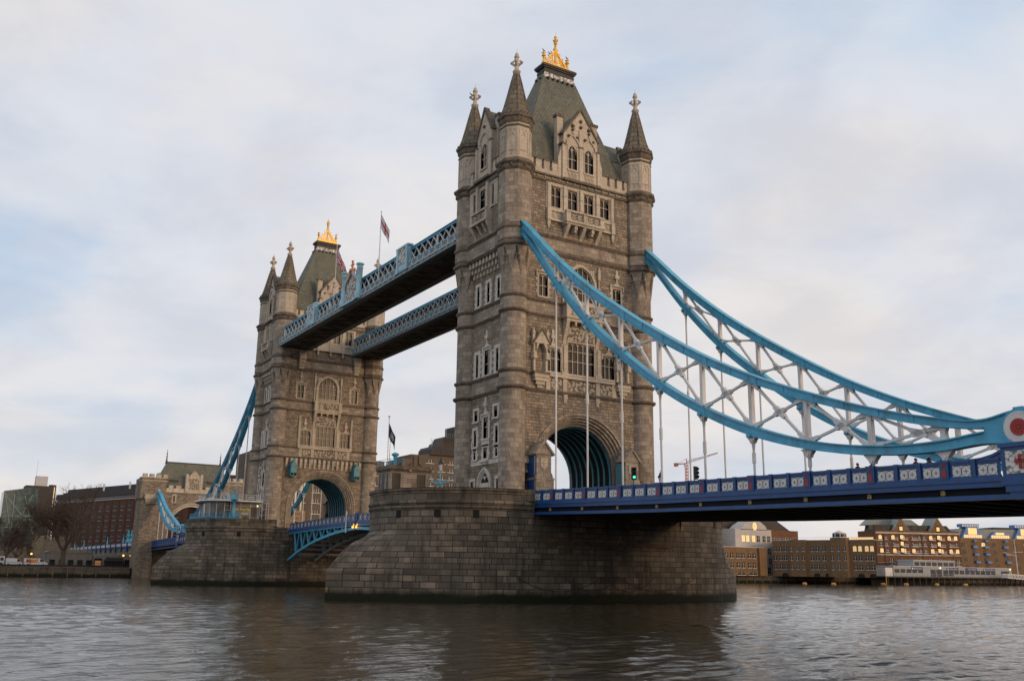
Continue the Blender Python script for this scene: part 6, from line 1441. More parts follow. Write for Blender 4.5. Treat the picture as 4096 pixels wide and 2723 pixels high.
# ------------------------------------------------------------------ bare winter trees
MT['bark'] = paint('bark', (.085, .062, .045), .95, .35, scale=3)
MT['twig'] = paint('twigs', (.095, .066, .050), .95, .3)
def bare_tree(label, base, h, spread, seed, trunk_r=.75, split=4.2, twigs=1.0):
    r = random.Random(seed); T = MB(); K = MB()
    root = thing('bare_tree', label, 'tree', base, 'bare riverside plane trees')
    P = Vector(base)
    top = P + Vector((r.uniform(-.2, .2), r.uniform(-.3, .3), split))
    T.lathe([(trunk_r * 1.35, P.z - .2), (trunk_r * 1.05, P.z + .7), (trunk_r * .85, P.z + split * .6), (trunk_r * .9, P.z + split)], P.x, P.y, 10, 0)
    def grow(p, d, L, rad, lev):
        q = p; dd = d.copy(); n = 3
        for i in range(n):
            dd = (dd + Vector((r.gauss(0, .16), r.gauss(0, .16), r.gauss(.05, .10)))).normalized(); e = q + dd * (L / n)
            mb = T if lev < 2 else K
            mb.tube(q, e, rad * (1 - .25 * i / n), rad * (1 - .25 * (i + 1) / n), 7 if lev < 2 else (4 if lev < 4 else 3), 0, cap=False)
            if lev < 5 and i > 0:
                for k in range(2 if lev < 3 else 2):
                    if r.random() < (.8 if lev < 4 else .75 * twigs):
                        a = Vector((r.gauss(0, 1), r.gauss(0, 1), r.gauss(.15, .7))).normalized(); nd = (dd * .62 + a * .75).normalized(); grow(e, nd, L * r.uniform(.5, .74), max(.020, rad * r.uniform(.42, .6)), lev + 1)
            q = e
        if lev < 5: grow(q, (dd + Vector((r.gauss(0, .3), r.gauss(0, .3), r.gauss(0, .25)))).normalized(), L * .66, max(.020, rad * .6), lev + 1)
    for k in range(5):
        an = 2 * PI * k / 5 + r.uniform(-.4, .4); el = r.uniform(.75, 1.25)
        d = Vector((math.cos(an) * math.cos(el) * spread, math.sin(an) * math.cos(el) * spread, math.sin(el))).normalized(); grow(top - Vector((0, 0, .3)), d, (h - split) * .42 * r.uniform(.85, 1.1), trunk_r * .48, 0)
    to = part(T, 'trunk', ['bark'], root); part(K, 'crown', ['twig'], root)
    return len(K.f)
nt = bare_tree('big bare plane tree with a forked trunk in front of the brick block', (-186, -29.3, 2.4), 21.5, 1.25, 11)
bare_tree('bare tree at the left edge with its crown cut by the frame', (-187, -42.6, 2.4), 15, 1.2, 5, .5, 3.2)
bare_tree('slim bare tree behind, between the castle wall and the brick block', (-232, -24, 2.4), 20, 1.0, 23, .45, 4)
bare_tree('small bare tree low in front of the castle wall', (-204, -38.5, 2.4), 10, 1.1, 31, .3, 2.5)

# ------------------------------------------------------------------ vans, lamps and railings on the left bank
def build_van(name, label, loc, L, H, graphic):
    root = thing(name, label, 'van', loc); x, y, z = loc
    F = lambda u, v, d: (x + d, y + u, z + v)
    b = MB(); prof = [(0, .45), (0, H), (L * .62, H), (L * .72, H * .95), (L * .86, H * .62), (L * .97, H * .52), (L, H * .3), (L, .45)]
    b.prism(F, prof[::-1], -1.9, 0, 0, True); part(b, 'body', ['vanwhite'], root)
    g = MB(); g.prism(F, [(L * .74, H * .62), (L * .85, H * .62), (L * .735, H * .9), (L * .66, H * .9), (L * .66, H * .62)][::-1], 0, .03, 0); part(g, 'side_window', ['glassb'], root)
    for u in (L * .18, L * .82):
        w = MB(); w.tube(F(u, .38, -.25), F(u, .38, .04), .38, n=14); wo_ = part(w, 'wheel', ['black'], root); c = MB(); c.tube(F(u, .38, .04), F(u, .38, .06), .2, n=10); part(c, 'hub', ['steel'], wo_)
    if graphic:
        s = MB(); s.fbox(F, L * .08, L * .58, H * .5, H * .92, 0, .02, 0); s.prism(F, [(L * .08, H * .5), (L * .3, H * .72), (L * .08, H * .86)][::-1], .02, .03, 1); s.prism(F, [(L * .2, H * .78), (L * .5, H * .82), (L * .5, H * .9), (L * .22, H * .9)][::-1], .02, .03, 2); s.prism(F, [(L * .3, H * .5), (L * .58, H * .5), (L * .58, H * .62)][::-1], .02, .03, 3); part(s, 'side_graphic', [paint('graphic_orange', (.60, .20, .04), .5), 'red', paint('graphic_yellow', (.75, .48, .05), .5), 'vanwhite'], root)
    l = MB(); l.fbox(F, L - .02, L + .03, H * .32, H * .42, -.5, -.15); part(l, 'headlight', ['steel'], root)
MT['vanwhite'] = paint('van_white', (.60, .62, .66), .35, .04)
build_van('delivery_van', 'white delivery van with orange and yellow picture on its side', (-184.5, -38.4, 2.45), 5.5, 2.15, True)
build_van('panel_van', 'plain white van parked left of the orange sided van', (-185.5, -42.6, 2.45), 4.0, 2.1, False)
bt = thing('box_truck', 'white box truck cut by the left edge behind the bare tree', 'truck', (-185, -48, 2.45)); b = MB(); b.box(-187.2, -185, -49, -44.2, 3.2, 5.6, 0); part(b, 'cargo_box', ['vanwhite'], bt); b = MB(); b.box(-187.1, -185.1, -44.1, -42.9, 2.8, 5.0, 0); cb = part(b, 'cab', ['vanwhite'], bt); b = MB(); b.box(-185.09, -185.05, -43.9, -43.1, 3.9, 4.7); part(b, 'side_window', ['glassb'], cb)
for u in (-47.6, -43.6): b = MB(); b.tube((-185.4, u, 2.95), (-184.98, u, 2.95), .5, n=12); part(b, 'wheel', ['black'], bt)
sl_ = MB(); sl_.tube((0, 0, 0), (0, 0, 3.2), .06, n=6, m=0); sl_.sphere((0, 0, 3.3), .24, 1, 8, 5); slm = sl_.mesh('quay_lamp', ['black', emis('sodium_lamp', (1, .38, .05), 3.5)])
for y, lab in ((-37.05, 'lit orange quay lamp above the orange sided van'), (-14.35, 'lit orange quay lamp, left one of the pair beside the gatehouse'), (-12.45, 'lit orange quay lamp, right one of the pair beside the gatehouse')):
    o = bpy.data.objects.new('quay_lamp', slm); COL.objects.link(o); o.location = (-184 if y < -30 else -186, y, 2.4); o['label'] = lab; o['category'] = 'street lamp'; o['group'] = 'lit quay lamps'
rl = MB()
for k in range(90): rl.box(-179, -178.9, -62 + k * .54, -61.95 + k * .54, 2.6, 3.6)
rl.box(-179, -178.9, -62, -13.8, 3.55, 3.62); rl.box(-179, -178.9, -62, -13.8, 3.0, 3.05); rl.box(-179.4, -179.3, -60, -14, 2.5, 3.0)
solo(rl, 'quay_railing', ['black'], 'long low dark railing along the left river wall', 'railing', base=(-179, -38, 2.6))

# ------------------------------------------------------------------ on the piers
def build_cabin():
    x0, x1, y0, y1 = -7.2, -3.86, -19.4, -14.6; root = thing('control_cabin', 'small flat roofed stone control cabin on the nearer pier', 'cabin', (x1, y0, 10))
    w = MB(); w.box(x0, x1, y0, y1, 10, 13.75, 0); w.box(x0 - .1, x1 + .1, y0 - .1, y1 + .1, 13.75, 13.95, 1); w.box(x0 - .25, x1 + .25, y0 - .25, y1 + .25, 13.95, 14.3, 1); w.box(x0 - .1, x1 + .1, y0 - .1, y1 + .1, 14.3, 14.42, 1); part(w, 'wall', ['ash', 'cornice'], root)
    for a, b in ((-19.15, -18.25), (-16.1, -15.15)): 
        g = MB(); g.box(x1, x1 + .04, a, b, 11.6, 13.55, 0); [g.box(x1 + .04, x1 + .08, c - .04, c + .04, 11.6, 13.55, 1) for c in (a, (a + b) / 2, b)]; part(g, 'window', ['glassd', 'black'], root)
    for a, b in ((-6.9, -6.6), (-6.2, -5.5), (-4.9, -4.6)): g = MB(); g.box(a, b, y0 - .04, y0, 10.2, 13.5, 0); part(g, 'window', ['glassd'], root)
    l = MB(); l.sphere((x1 + .2, -17.1, 13.85), .17, 0, 8, 6); part(l, 'globe_lamp', [paint('pink_globe', (.45, .16, .10), .4)], root)
    v = MB(); v.lathe([(.17, 14.3), (.15, 15.2), (.24, 15.3), (.2, 15.4), (.42, 15.6), (.45, 15.72), (.1, 15.9)], -4.6, -18.6, 12); part(v, 'vent_cowl', ['blue'], root)
    r = MB()
    P = [(-7, -19.6), (-3.7, -19.6), (-3.7, -17.9), (-7, -17.9)]
    for i in range(4):
        a, b = P[i], P[(i + 1) % 4]
        for z in (14.75, 15.05): r.tube((*a, z), (*b, z), .025, n=4)
        r.tube((*a, 14.4), (*a, 15.05), .03, n=4)
    part(r, 'roof_railing', ['blue'], root); a = MB(); a.tube((-6.2, -18.6, 14.3), (-6.1, -18.6, 18.2), .05, .015, 5); a.tube((-6.35, -18.6, 15.7), (-5.95, -18.6, 15.7), .02, n=4); part(a, 'aerial', ['steel'], root)
    for k, (y, s) in enumerate(((-18.4, 1), (-17.2, 1), (-15.9, -1))): bird('pigeon', 'dark pigeon sitting on the roof edge of the control cabin', (x1 + .15, y, 14.42), .8, s, 'pigeons on the cabin roof')
def bird(name, label, p, sc=1.0, s=1, group='birds on the tower crests'):
    b = MB(); x, y, z = p; k = .3 * sc
    prof = [(-1.1, .55, .06), (-.6, .5, .16), (-.1, .55, .34), (.35, .75, .36), (.6, 1.05, .22), (.75, 1.3, .2), (.92, 1.36, .14), (1.15, 1.3, .03)]
    b.loft([[(x + .12 * k * math.cos(a) * r / .3 * 2.0, y + s * k * u, z + k * (v + r * math.sin(a))) for a in np.linspace(0, 2 * PI, 9)[:-1]] for u, v, r in prof], 0, smooth=True)
    for q in (-.1, .1): b.tube((x + q * k, y, z), (x + q * k, y, z + .35 * k), .03 * k, n=4)
    return solo(b, name, ['black'], label, 'bird', group, base=p)
build_cabin()
bird('crow', 'black crow on the left corner post of the nearer gold crest', (0, -1.85, 69.3), .85, -1); bird('crow', 'black crow on the slope of the nearer gold crest', (0, -.95, 69.15), .85, -1); bird('crow', 'black crow on the right corner post of the nearer gold crest', (0, 1.85, 69.3), .85, -1)
bird('crow', 'black crow on the right post of the farther gold crest', (-82.3, 1.85, 69.3), .85, 1); bird('crow', 'black crow on an arm of the back left finial of the nearer tower', (-5.1, -9.75, 62.95), .8, -1)
def rail_ring(mb, cx, cy, r, a0, a1, z, n, h=1.0, spikes=False):
    P = [(cx + r * math.cos(a), cy + r * math.sin(a)) for a in np.linspace(a0, a1, n)]
    for p, q in zip(P[:-1], P[1:]): mb.tube((*p, z + h), (*q, z + h), .035, n=5); mb.tube((*p, z + .15), (*q, z + .15), .03, n=4); mb.tube((*p, z + h * .6), (*q, z + h * .6), .02, n=4)
    for p in P: mb.tube((*p, z), (*p, z + h + (.15 if spikes else 0)), .03, n=4)
rr_ = MB(); rail_ring(rr_, 0, -11.75, 10.25, math.radians(196), math.radians(222), 11.2, 26, .95, True); solo(rr_, 'pier_railing', ['blue'], 'light blue spiked railing along the left rim of the nearer pier', 'railing', base=(-9.3, -16.1, 11.2))
bs_ = MB(); rail_ring(bs_, -8.6, -17.6, .9, 0, 2 * PI, 11.1, 9, 1.3); rail_ring(bs_, -8.6, -17.6, .9, 0, 2 * PI, 11.1, 26, .7); solo(bs_, 'lookout_cage', ['blue'], 'light blue round lookout cage at the left end of the nearer pier', 'railing', base=(-8.6, -17.6, 11.1))
pst = MB(); pst.lathe([(.2, 0), (.2, 1.3), (.15, 1.4), (.15, 1.75), (.24, 1.8), (.24, 1.9), (.06, 2.1)], 0, 0, 8); psm = pst.mesh('gate_post', ['blue'])
for x, y, lab in ((-7.9, -17.9, 'fat light blue gate post, left one of two on the nearer pier'), (-9.0, -16.0, 'fat light blue gate post, right one of two on the nearer pier')):
    o = bpy.data.objects.new('gate_post', psm); COL.objects.link(o); o.location = (x, y, 11.0); o['label'] = lab; o['category'] = 'post'; o['group'] = 'gate posts on the nearer pier'
def fancy_lamp(loc, label, z=0, arms=True):
    root = thing('street_lamp', label, 'street lamp', loc); x, y, z = loc
    p = MB(); p.lathe([(.17, z), (.17, z + .8), (.12, z + 1.0), (.12, z + 1.9), (.2, z + 2.0), (.09, z + 2.15), (.07, z + 3.3)], x, y, 10); 
    if arms:
        for s in (-1, 1): p.bar((x, y, z + 2.05), (x + s * .66, y + s * .66, z + 2.2), .1, .12); p.lathe([(.09, z + 2.1), (.1, z + 2.3), (.05, z + 2.4), (.06, z + 2.6), (.01, z + 2.7)], x + s * .66, y + s * .66, 6); p.bar((x, y, z + 1.7), (x + s * .35, y + s * .35, z + 2.1), .08)
    part(p, 'post', ['blue' if arms else 'black'], root)
    l = MB(); l.lathe([(.1, z + 3.3), (.13, z + 3.45), (.27, z + 4.05)], x, y, 6, 0, cap=False); part(l, 'lantern_glass', ['white'], root)
    c = MB(); c.lathe([(.34, z + 4.02), (.34, z + 4.1), (.15, z + 4.35), (.17, z + 4.45), (.05, z + 4.6), (.02, z + 4.9)], x, y, 6); part(c, 'lantern_cap', ['black'], root)
fancy_lamp((1.35, -15.9, 10.2), 'light blue street lamp with two side arms left of the nearer tower')
fancy_lamp((6.7, 10.6, 10.0), 'black lantern standing right of the nearer tower behind the blue parapet', arms=False)
fp = MB(); fp.tube((-7.35, -18.3, 10), (-7.35, -18.3, 20.3), .07, .045, 8); fpo = solo(fp, 'flagpole', ['white'], 'white flagpole with gold ball behind the control cabin', 'flagpole', base=(-7.35, -18.3, 10)); fb = MB(); fb.sphere((0, 0, 10.38), .13, 0, 8, 6); part(fb, 'gold_ball', ['gold'], fpo)
def flag(name, label, top, w, h, droop, mats, pattern, ang=0.9):
    # limp flag: hangs from the hoist in folds, built as a bent grid with its cloth pattern in face materials
    nx, ny = 48, 32; vs = []; fs = []; ms = []
    for j in range(ny + 1):
        for i in range(nx + 1):
            s, t = i / nx, j / ny
            L = s * w; dx = L * (1 - droop * .55); z = top[2] - t * h - droop * L * .95 - .12 * math.sin(s * 7) * t; yy = .10 * math.sin(s * 9 + t * 2) * s
            vs.append((top[0] + dx * math.cos(ang) - yy * math.sin(ang), top[1] + dx * math.sin(ang) + yy * math.cos(ang), z))
    for j in range(ny):
        for i in range(nx): fs.append((j * (nx + 1) + i, j * (nx + 1) + i + 1, (j + 1) * (nx + 1) + i + 1, (j + 1) * (nx + 1) + i)); ms.append(pattern((i + .5) / nx, (j + .5) / ny))
    b = MB(); b.v = vs; b.f = fs; b.m = ms; b.uv = [None] * len(fs); b.sm = [True] * len(fs)
    return solo(b, name, mats, label, 'flag', base=top)
MT['fwhite'] = paint('flag_white', (.62, .60, .60), .8, .05); MT['fred'] = paint('flag_red', (.48, .03, .03), .8, .05); MT['fblue'] = paint('flag_blue', (.02, .025, .12), .8, .05); MT['fblack'] = paint('flag_black', (.008, .008, .016), .8, .1); MT['fgrey'] = paint('flag_grey', (.35, .35, .38), .8, .1)
def pole(name, x, y, z0, z1, label):
    m = MB(); m.tube((x, y, z0), (x, y, z1), .075, .05, 8); m.sphere((x, y, z1), .11, 0, 6, 4); return solo(m, 'flagpole', ['white'], label, 'flagpole', 'flagpoles on the walkway', base=(x, y, z0))
pole('flagpole', -30.2, -10.75, 44.0, 54.85, 'tall flagpole on the nearer walkway with the red cross flag'); pole('flagpole', -47.8, -10.75, 44.0, 54.75, 'tall flagpole on the nearer walkway left of the crest')
flag('red_cross_flag', 'white flag with red cross hanging limp from the right walkway pole', (-30.12, -10.75, 54.4), 3.0, 2.1, .95, ['fwhite', 'fred'], lambda s, t: 1 if abs(s - .5) < .06 or abs(t - .5) < .09 else 0, .75)
def union(s, t):
    x, y = s * 2 - 1, t * 2 - 1
    if abs(x) < .12 or abs(y) < .2: return 1
    if abs(x) < .2 or abs(y) < .34: return 0
    d = min(abs(x - y), abs(x + y)); return 1 if d < .08 else (0 if d < .24 else 2)
flag('union_flag', 'red white and blue flag hanging limp from the left walkway pole', (-47.72, -10.75, 54.2), 3.8, 1.9, .98, ['fwhite', 'fred', 'fblue'], union, .75)
def emblem(s, t):
    x, y = (s - .55) * 1.5, t - .5; r1 = math.hypot(x, y + .02)
    rings = [math.hypot(x, y - .10), math.hypot(x - .1, y + .08), math.hypot(x + .1, y + .08)]
    return 1 if any(abs(q - .17) < .03 for q in rings) else 0
flag('dark_flag', 'black flag with grey interlaced rings on the control cabin pole', (-7.3, -18.3, 19.6), 1.9, 1.5, .95, ['fblack', 'fgrey'], emblem, .6)

# ------------------------------------------------------------------ visitor pavilion on the far pier
def build_pavilion():
    root = thing('visitor_pavilion', 'round ended glazed pavilion with yellow See inside lettering on the farther pier', 'pavilion', (-79, -16, 10))
    X = -75.0; pts = [(X, -12.4), (X, -18.2), (-75.6, -19.4), (-76.8, -20.2), (-78.5, -20.6), (-80.5, -20.6), (-83, -20.3), (-86, -19.0), (-88, -17.2), (-88, -12.4)]
    F = lambda u, v, d: (u, v, d)
    def ring(o, z):
        c = Vector((-81, -14.5)); return [(*(c + (Vector(p) - c) * (1 + o / max(.1, (Vector(p) - c).length))), z) for p in pts]
    g = MB(); g.loft([ring(0, 10), ring(0, 14.1)][::-1], 0); part(g, 'glass_wall', [glassy('pavilion_glass', (.10, .10, .10), .15, .4)], root)
    m = MB()
    for k, (p, z) in enumerate([(q, 0) for q in ring(.06, 10)[:9]] + [((X + .03, y, 10), 0) for y in (-17.2, -15.4, -13.7)]): m.tube((p[0], p[1], 10), (p[0], p[1], 14.1), .05, n=5)
    for z in (11.9, 12.7, 13.5): m.box(X, X + .05, -18.2, -12.4, z - .02, z + .02)
    part(m, 'mullion', ['white'], root)
    r = MB(); r.loft([ring(1.0, 14.1), ring(1.3, 14.25), ring(1.2, 14.42)][::-1], 0); part(r, 'roof', ['white'], root)
    h = MB(); P = ring(.5, 14.42)
    for p, q in zip(P[:-1], P[1:]):
        for z in (14.75, 15.1, 15.45): h.tube((p[0], p[1], z), (q[0], q[1], z), .03, n=4)
        L = math.dist(p, q); n = max(1, int(L / 1.2))
        for i in range(n): t = i / n; h.tube((p[0] + (q[0] - p[0]) * t, p[1] + (q[1] - p[1]) * t, 14.4), (p[0] + (q[0] - p[0]) * t, p[1] + (q[1] - p[1]) * t, 15.45), .03, n=4)
    part(h, 'roof_railing', ['white'], root)
    b = MB(); b.box(X + .055, X + .075, -17.1, -15.4, 12.0, 13.5, 0); b.box(X + .056, X + .078, -15.4, -13.75, 11.9, 12.75, 0); b.box(X + .055, X + .08, -13.6, -12.5, 11.8, 13.45, 1); b.box(X + .08, X + .09, -15.3, -14.0, 12.05, 12.4, 2)
    b.lathe([(.26, 0), (.26, .02)], 0, 0, 6, 2) ; n0 = len(b.v); b.v[n0 - 24:] = [(X + .082 + z, -13.0 + y, 13.2 + x) for x, y, z in b.v[n0 - 24:]] if False else b.v[n0 - 24:]
    po = part(b, 'poster', [paint('poster_grey', (.16, .16, .18), .6), paint('poster_brown', (.06, .045, .035), .6), 'steel'], root)
    textmesh('See inside', .78, 'signy', 'lettering', frame4((X + .11, -15.35, 12.95), (0, 1, 0), (0, 0, 1)), po)
    l = MB(); l.sphere((X + .2, -12.5, 13.6), .11, 0, 6, 4); part(l, 'wall_lamp', ['flood'], root)
    s = MB()
    for x in (-74.6, -73.2):
        for y in (-12.2, -11.0): s.box(x - .05, x + .05, y - .05, y + .05, 10, 14.2)
    for z in (11, 12, 13, 14.1): s.box(-74.6, -73.2, -12.23, -12.18, z - .03, z + .03); s.box(-73.23, -73.18, -12.2, -11, z - .03, z + .03)
    part(s, 'stair_frame', ['steel'], root)
MT['signy'] = paint('sign_yellow', (.80, .66, .03), .5, .03)
build_pavilion()
rr_ = MB(); rail_ring(rr_, -82.3, -11.75, 10.2, math.radians(195), math.radians(335), 11.2, 44, .95); rail_ring(rr_, -82.3, -11.75, 10.25, math.radians(195), math.radians(335), 11.2, 130, .35); solo(rr_, 'pier_railing', ['blue'], 'light blue railing round the rim of the farther pier', 'railing', base=(-82.3, -21.9, 11.2))
ms = MB(); ms.lathe([(.42, 10), (.36, 12.2), (.22, 13.2), (.2, 14.2), (.6, 14.4), (.75, 14.5), (.75, 14.62), (.2, 14.65), (.18, 16.0), (.26, 16.1), (.2, 16.3)], -74.0, -16.9, 12); ms.lathe([(.72, 14.62), (.72, 15.5)], -74.0, -16.9, 10, 0, cap=False) if False else None
for k in range(8):
    an = k * PI / 4; ms.tube((-74 + .72 * math.cos(an), -16.9 + .72 * math.sin(an), 14.6), (-74 + .72 * math.cos(an), -16.9 + .72 * math.sin(an), 15.4), .03, n=4); a2 = an + PI / 4; ms.tube((-74 + .72 * math.cos(an), -16.9 + .72 * math.sin(an), 15.4), (-74 + .72 * math.cos(a2), -16.9 + .72 * math.sin(a2), 15.4), .03, n=4)
solo(ms, 'signal_mast', ['blue'], 'thick light blue mast with a round platform in front of the pavilion', 'mast', base=(-74, -16.9, 10))

# ------------------------------------------------------------------ traffic lights, crane
def signal(loc, label, lit, yaw):
    root = thing('traffic_light', label, 'traffic light', loc, rz=0); x, y, z = loc
    d = Vector((math.cos(yaw), math.sin(yaw), 0)); s = Vector((-d.y, d.x, 0)); F = lambda u, v, dd: tuple(Vector((x, y, z + v)) + s * u + d * dd)
    p = MB(); p.tube((x, y, z), (x, y, z + 4.6), .07, n=8); part(p, 'post', ['teal'], root)
    b = MB(); b.fbox(F, -.3, .3, 3.2, 4.65, .05, .12, 1); b.fbox(F, -.27, .27, 3.23, 4.62, .12, .35, 0)
    for v in (4.35, 3.92, 3.5): b.tube(F(0, v + .02, .35), F(0, v, .55), .16, n=10, m=0, cap=False)
    part(b, 'signal_head', ['black', 'white'], root)
    for v, k in ((4.35, 0), (3.92, 0), (3.5, 1)):
        g = MB(); g.tube(F(0, v, .35), F(0, v, .38), .12, n=10); part(g, 'lens', ['green' if lit and k else 'dark'], root)
MT['green'] = emis('green_signal', (.02, 1.0, .35), 6.0)
signal((9.6, 4.2, 9.95), 'traffic light showing green at the mouth of the nearer road arch', True, math.radians(-28)); signal((14.7, 8.6, 9.9), 'dark traffic light facing away, right of the nearer tower', False, math.radians(20))
def build_crane():
    x, y = -570, 536; root = thing('tower_crane', 'far off red and white tower crane seen between the hangers', 'crane', (x, y, 2))
    m = MB(); 
    for sx in (-1, 1):
        for sy in (-1, 1): m.bar((x + sx, y + sy, 2), (x + sx, y + sy, 102), .4, .4)
    for k in range(33):
        for q in ((-1, -1, 1, -1), (1, -1, 1, 1), (1, 1, -1, 1), (-1, 1, -1, -1)): m.bar((x + q[0], y + q[1], 2 + 3 * k), (x + q[2], y + q[3], 5 + 3 * k), .25, .25)
    part(m, 'mast', ['cred'], root)
    d = Vector((.94, .30, 0)); j = MB()
    A0 = Vector((x, y, 101.5)); 
    for off in (Vector((0, 0, 0)), Vector((.6, -.6, 1.8))): j.bar(A0 + off, A0 + d * 33 + Vector((0, 0, 7.2)) + off * .4, .35, .35)
    for k in range(14): a = A0 + (d * 33 + Vector((0, 0, 7.2))) * (k / 14); b = A0 + (d * 33 + Vector((0, 0, 7.2))) * ((k + .5) / 14) + Vector((.4, -.4, 1.5 - k * .06)); c = A0 + (d * 33 + Vector((0, 0, 7.2))) * ((k + 1) / 14); j.bar(a, b, .22); j.bar(b, c, .22)
    part(j, 'jib', ['cred'], root)
    c = MB(); c.bar(A0, A0 - d * 11, .9, .9); c.box(A0.x - 12.5, A0.x - 9, A0.y - 4.4, A0.y - 2, 99.5, 102.6); c.bar(A0, A0 + Vector((0, 0, 4.5)), .5); c.bar(A0 + Vector((0, 0, 4.5)), A0 - d * 10, .2); c.bar(A0 + Vector((0, 0, 4.5)), A0 + d * 15 + Vector((0, 0, 4)), .2); part(c, 'counter_jib', ['cred'], root)
    h = MB(); h.box(x - 1.2, x + 1.2, y - 2.2, y - .6, 98.5, 101); part(h, 'cab', ['white'], root)
MT['cred'] = paint('crane_red', (.50, .16, .12), .6, .2)
build_crane()

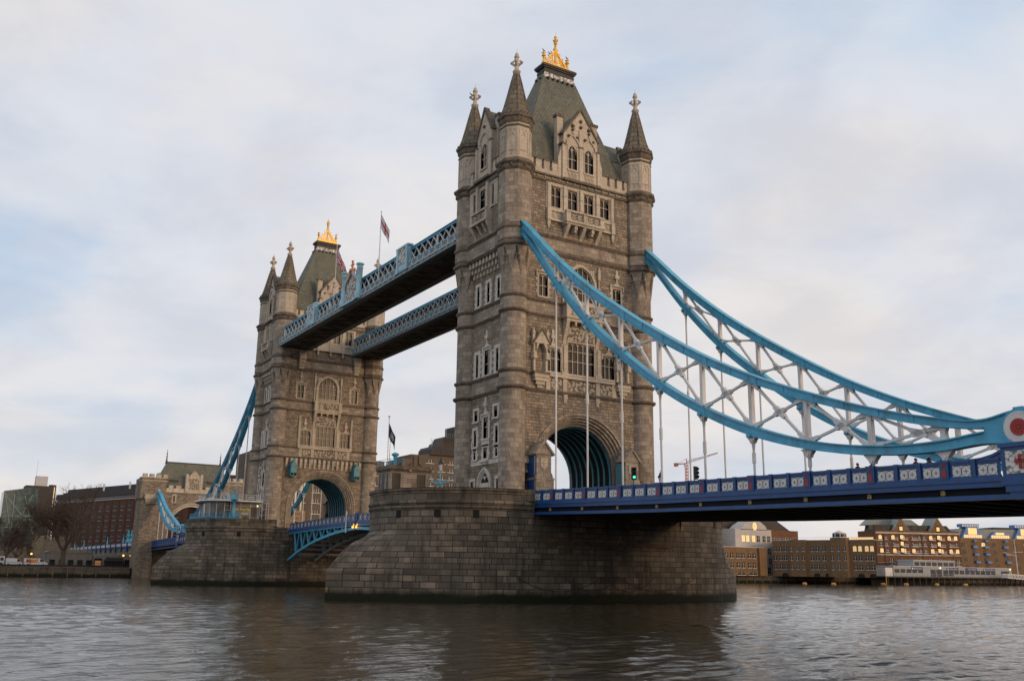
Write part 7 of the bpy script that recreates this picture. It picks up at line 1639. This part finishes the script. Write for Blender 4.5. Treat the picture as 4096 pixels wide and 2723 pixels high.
# ------------------------------------------------------------------ people
SKIN = paint('skin', (.42, .24, .17), .6, .05); HAIR = paint('hair', (.02, .014, .010), .7, .2)
def person(label, loc, yaw, top, legs=(.015, .016, .022), h=1.72, pose=0):
    root = thing('person', label, 'person', loc, 'people on the bridge', rz=yaw); k = h / 1.72
    J = {'p': (0, 0, .93), 'c': (0, 0, 1.2), 'n': (0, -.01, 1.46), 'ls': (.19, 0, 1.40), 'rs': (-.19, 0, 1.40), 'le': (.25, .03, 1.13), 're': (-.25, .03, 1.13), 'lw': (.24, -.12, .93), 'rw': (-.24, -.12, .93), 'lh': (.1, 0, .88), 'rh': (-.1, 0, .88), 'lk': (.11, -.03 - .1 * pose, .48), 'rk': (-.11, -.03 + .08 * pose, .48), 'lf': (.11, .02 - .2 * pose, .06), 'rf': (-.11, .03 + .22 * pose, .06), 'lt': (.12, -.14 - .2 * pose, .04), 'rt': (-.12, -.13 + .22 * pose, .04), 'hd': (0, -.02, 1.52)}
    Rr = {'p': .15, 'c': .17, 'n': .07, 'ls': .085, 'rs': .085, 'le': .06, 're': .06, 'lw': .045, 'rw': .045, 'lh': .1, 'rh': .1, 'lk': .07, 'rk': .07, 'lf': .05, 'rf': .05, 'lt': .04, 'rt': .04, 'hd': .06}
    E_ = [('p', 'c'), ('c', 'n'), ('n', 'hd'), ('n', 'ls'), ('n', 'rs'), ('ls', 'le'), ('rs', 're'), ('le', 'lw'), ('re', 'rw'), ('p', 'lh'), ('p', 'rh'), ('lh', 'lk'), ('rh', 'rk'), ('lk', 'lf'), ('rk', 'rf'), ('lf', 'lt'), ('rf', 'rt')]
    ks = list(J); me = bpy.data.meshes.new('body'); me.from_pydata([tuple(c * k for c in J[q]) for q in ks], [(ks.index(a), ks.index(b)) for a, b in E_], [])
    o = bpy.data.objects.new('body', me); COL.objects.link(o); md = o.modifiers.new('s', 'SKIN'); o.modifiers.new('d', 'SUBSURF').levels = 1
    for i, q in enumerate(ks): me.skin_vertices[0].data[i].radius = (Rr[q] * k, Rr[q] * k * (.75 if q in 'pc' else 1)); me.skin_vertices[0].data[i].use_root = (q == 'p')
    bpy.context.view_layer.update(); dg = bpy.context.evaluated_depsgraph_get(); m2 = bpy.data.meshes.new_from_object(o.evaluated_get(dg)); o.modifiers.clear(); o.data = m2
    m2.materials.clear()
    for mm in (SKIN, top, legs): m2.materials.append(mm)
    hp = [v.co for v in m2.vertices]
    for p in m2.polygons: z = p.center.z / k; p.material_index = 1 if .9 < z < 1.47 and not (z < .96 and abs(p.center.x) > .18 * k) else (2 if z <= .9 else 0); p.use_smooth = True
    o.parent = root
    hd = MB(); hd.sphere((0, -.02 * k, 1.62 * k), .105 * k, 0, 12, 8, (.88, 1.0, 1.18)); hd.loft([[(sx * .018 * k, y * k, z * k) for sx in (-1, 1)] for y, z in ((-.12, 1.64), (-.145, 1.605), (-.12, 1.595))], 0, False, False)
    for s in (-1, 1): hd.sphere((s * .092 * k, 0, 1.615 * k), .025 * k, 0, 6, 4); hd.sphere((s * .035 * k, -.108 * k, 1.64 * k), .012 * k, 1, 6, 4)
    hd.bar((-.025 * k, -.115 * k, 1.56 * k), (.025 * k, -.115 * k, 1.56 * k), .012 * k, .01 * k, 2); ho_ = bpy.data.objects.new('head', hd.mesh('head', [SKIN, HAIR, 'red'])); COL.objects.link(ho_); ho_.parent = root
    hr = MB(); hr.sphere((0, .012 * k, 1.655 * k), .108 * k, 0, 12, 8, (.92, .98, .98)); hr_ = bpy.data.objects.new('hair', hr.mesh('hair', [HAIR])); COL.objects.link(hr_); hr_.parent = root
    hm = MB()
    for s in (-1, 1):
        w_ = Vector(J['lw' if s > 0 else 'rw']) * k
        hm.loft([[(w_.x + s * a * k, w_.y - t * k, w_.z - t * .9 * k + b * k) for a, b in ((-.02, -.035), (.02, -.035), (.02, .035), (-.02, .035))] for t in (0, .08)], 0)
        for f in range(4): y0 = w_ + Vector((0, -.08, -.07 + .02 * f)) * k; hm.tube(y0, y0 + Vector((-s * .01, -.045, -.05)) * k, .009 * k, n=5); hm.tube(y0 + Vector((-s * .01, -.045, -.05)) * k, y0 + Vector((-s * .025, -.055, -.085)) * k, .008 * k, n=5)
        hm.tube(w_ + Vector((-s * .015, -.03, 0)) * k, w_ + Vector((-s * .045, -.08, -.03)) * k, .010 * k, n=5)
    hm_ = bpy.data.objects.new('hands', hm.mesh('hands', [SKIN])); COL.objects.link(hm_); hm_.parent = root
    return root
JK = {c: paint('jacket_' + c, v, .8, .1) for c, v in dict(red=(.42, .03, .03), orange=(.70, .12, .03), dark=(.015, .015, .02), maroon=(.2, .02, .025), lime=(.25, .42, .02)).items()}; TR = paint('trousers', (.02, .02, .028), .85, .1)
zd = lambda x: rz(x) - 1.15
for x, y, c, yaw, lab in ((49.6, -8.1, 'dark', 1.6, 'person in dark clothes, left of two close heads on the blue span'), (50.9, -8.3, 'dark', 1.6, 'person in dark clothes, right of two heads left of the big lug'), (54.3, -8.2, 'maroon', 1.5, 'person in maroon red jacket on the blue span'), (54.8, -7.6, 'dark', -1.5, 'person with reddish hair beside the maroon jacket'), (55.2, -8.0, 'dark', 1.7, 'person just right of the reddish haired walker'), (56.3, -8.3, 'dark', 1.6, 'tall person in dark coat beside the last hanger lug')):
    person(lab, (x, y, zd(x)), yaw, JK[c], TR, 1.66, .6)
person('person in red jacket standing by the pointed door of the nearer tower', (6.3, -14.0, 10.0), .5, JK['red'], TR, 1.72); person('person in bright orange jacket by the turret foot of the nearer tower', (7.8, -12.0, 10.0), -.6, JK['orange'], TR, 1.72); person('person with only dark hair showing between the red and orange jackets', (6.9, -13.2, 10.0), 1.2, JK['dark'], TR, 1.55)
person('person in dark coat with lime vest on the farther pier', (-73.2, -15.7, 10.0), 1.0, JK['lime'], TR, 1.7); person('person in black bending close to the lime vest on the farther pier', (-73.0, -15.3, 10.0), 2.2, JK['dark'], TR, 1.68)
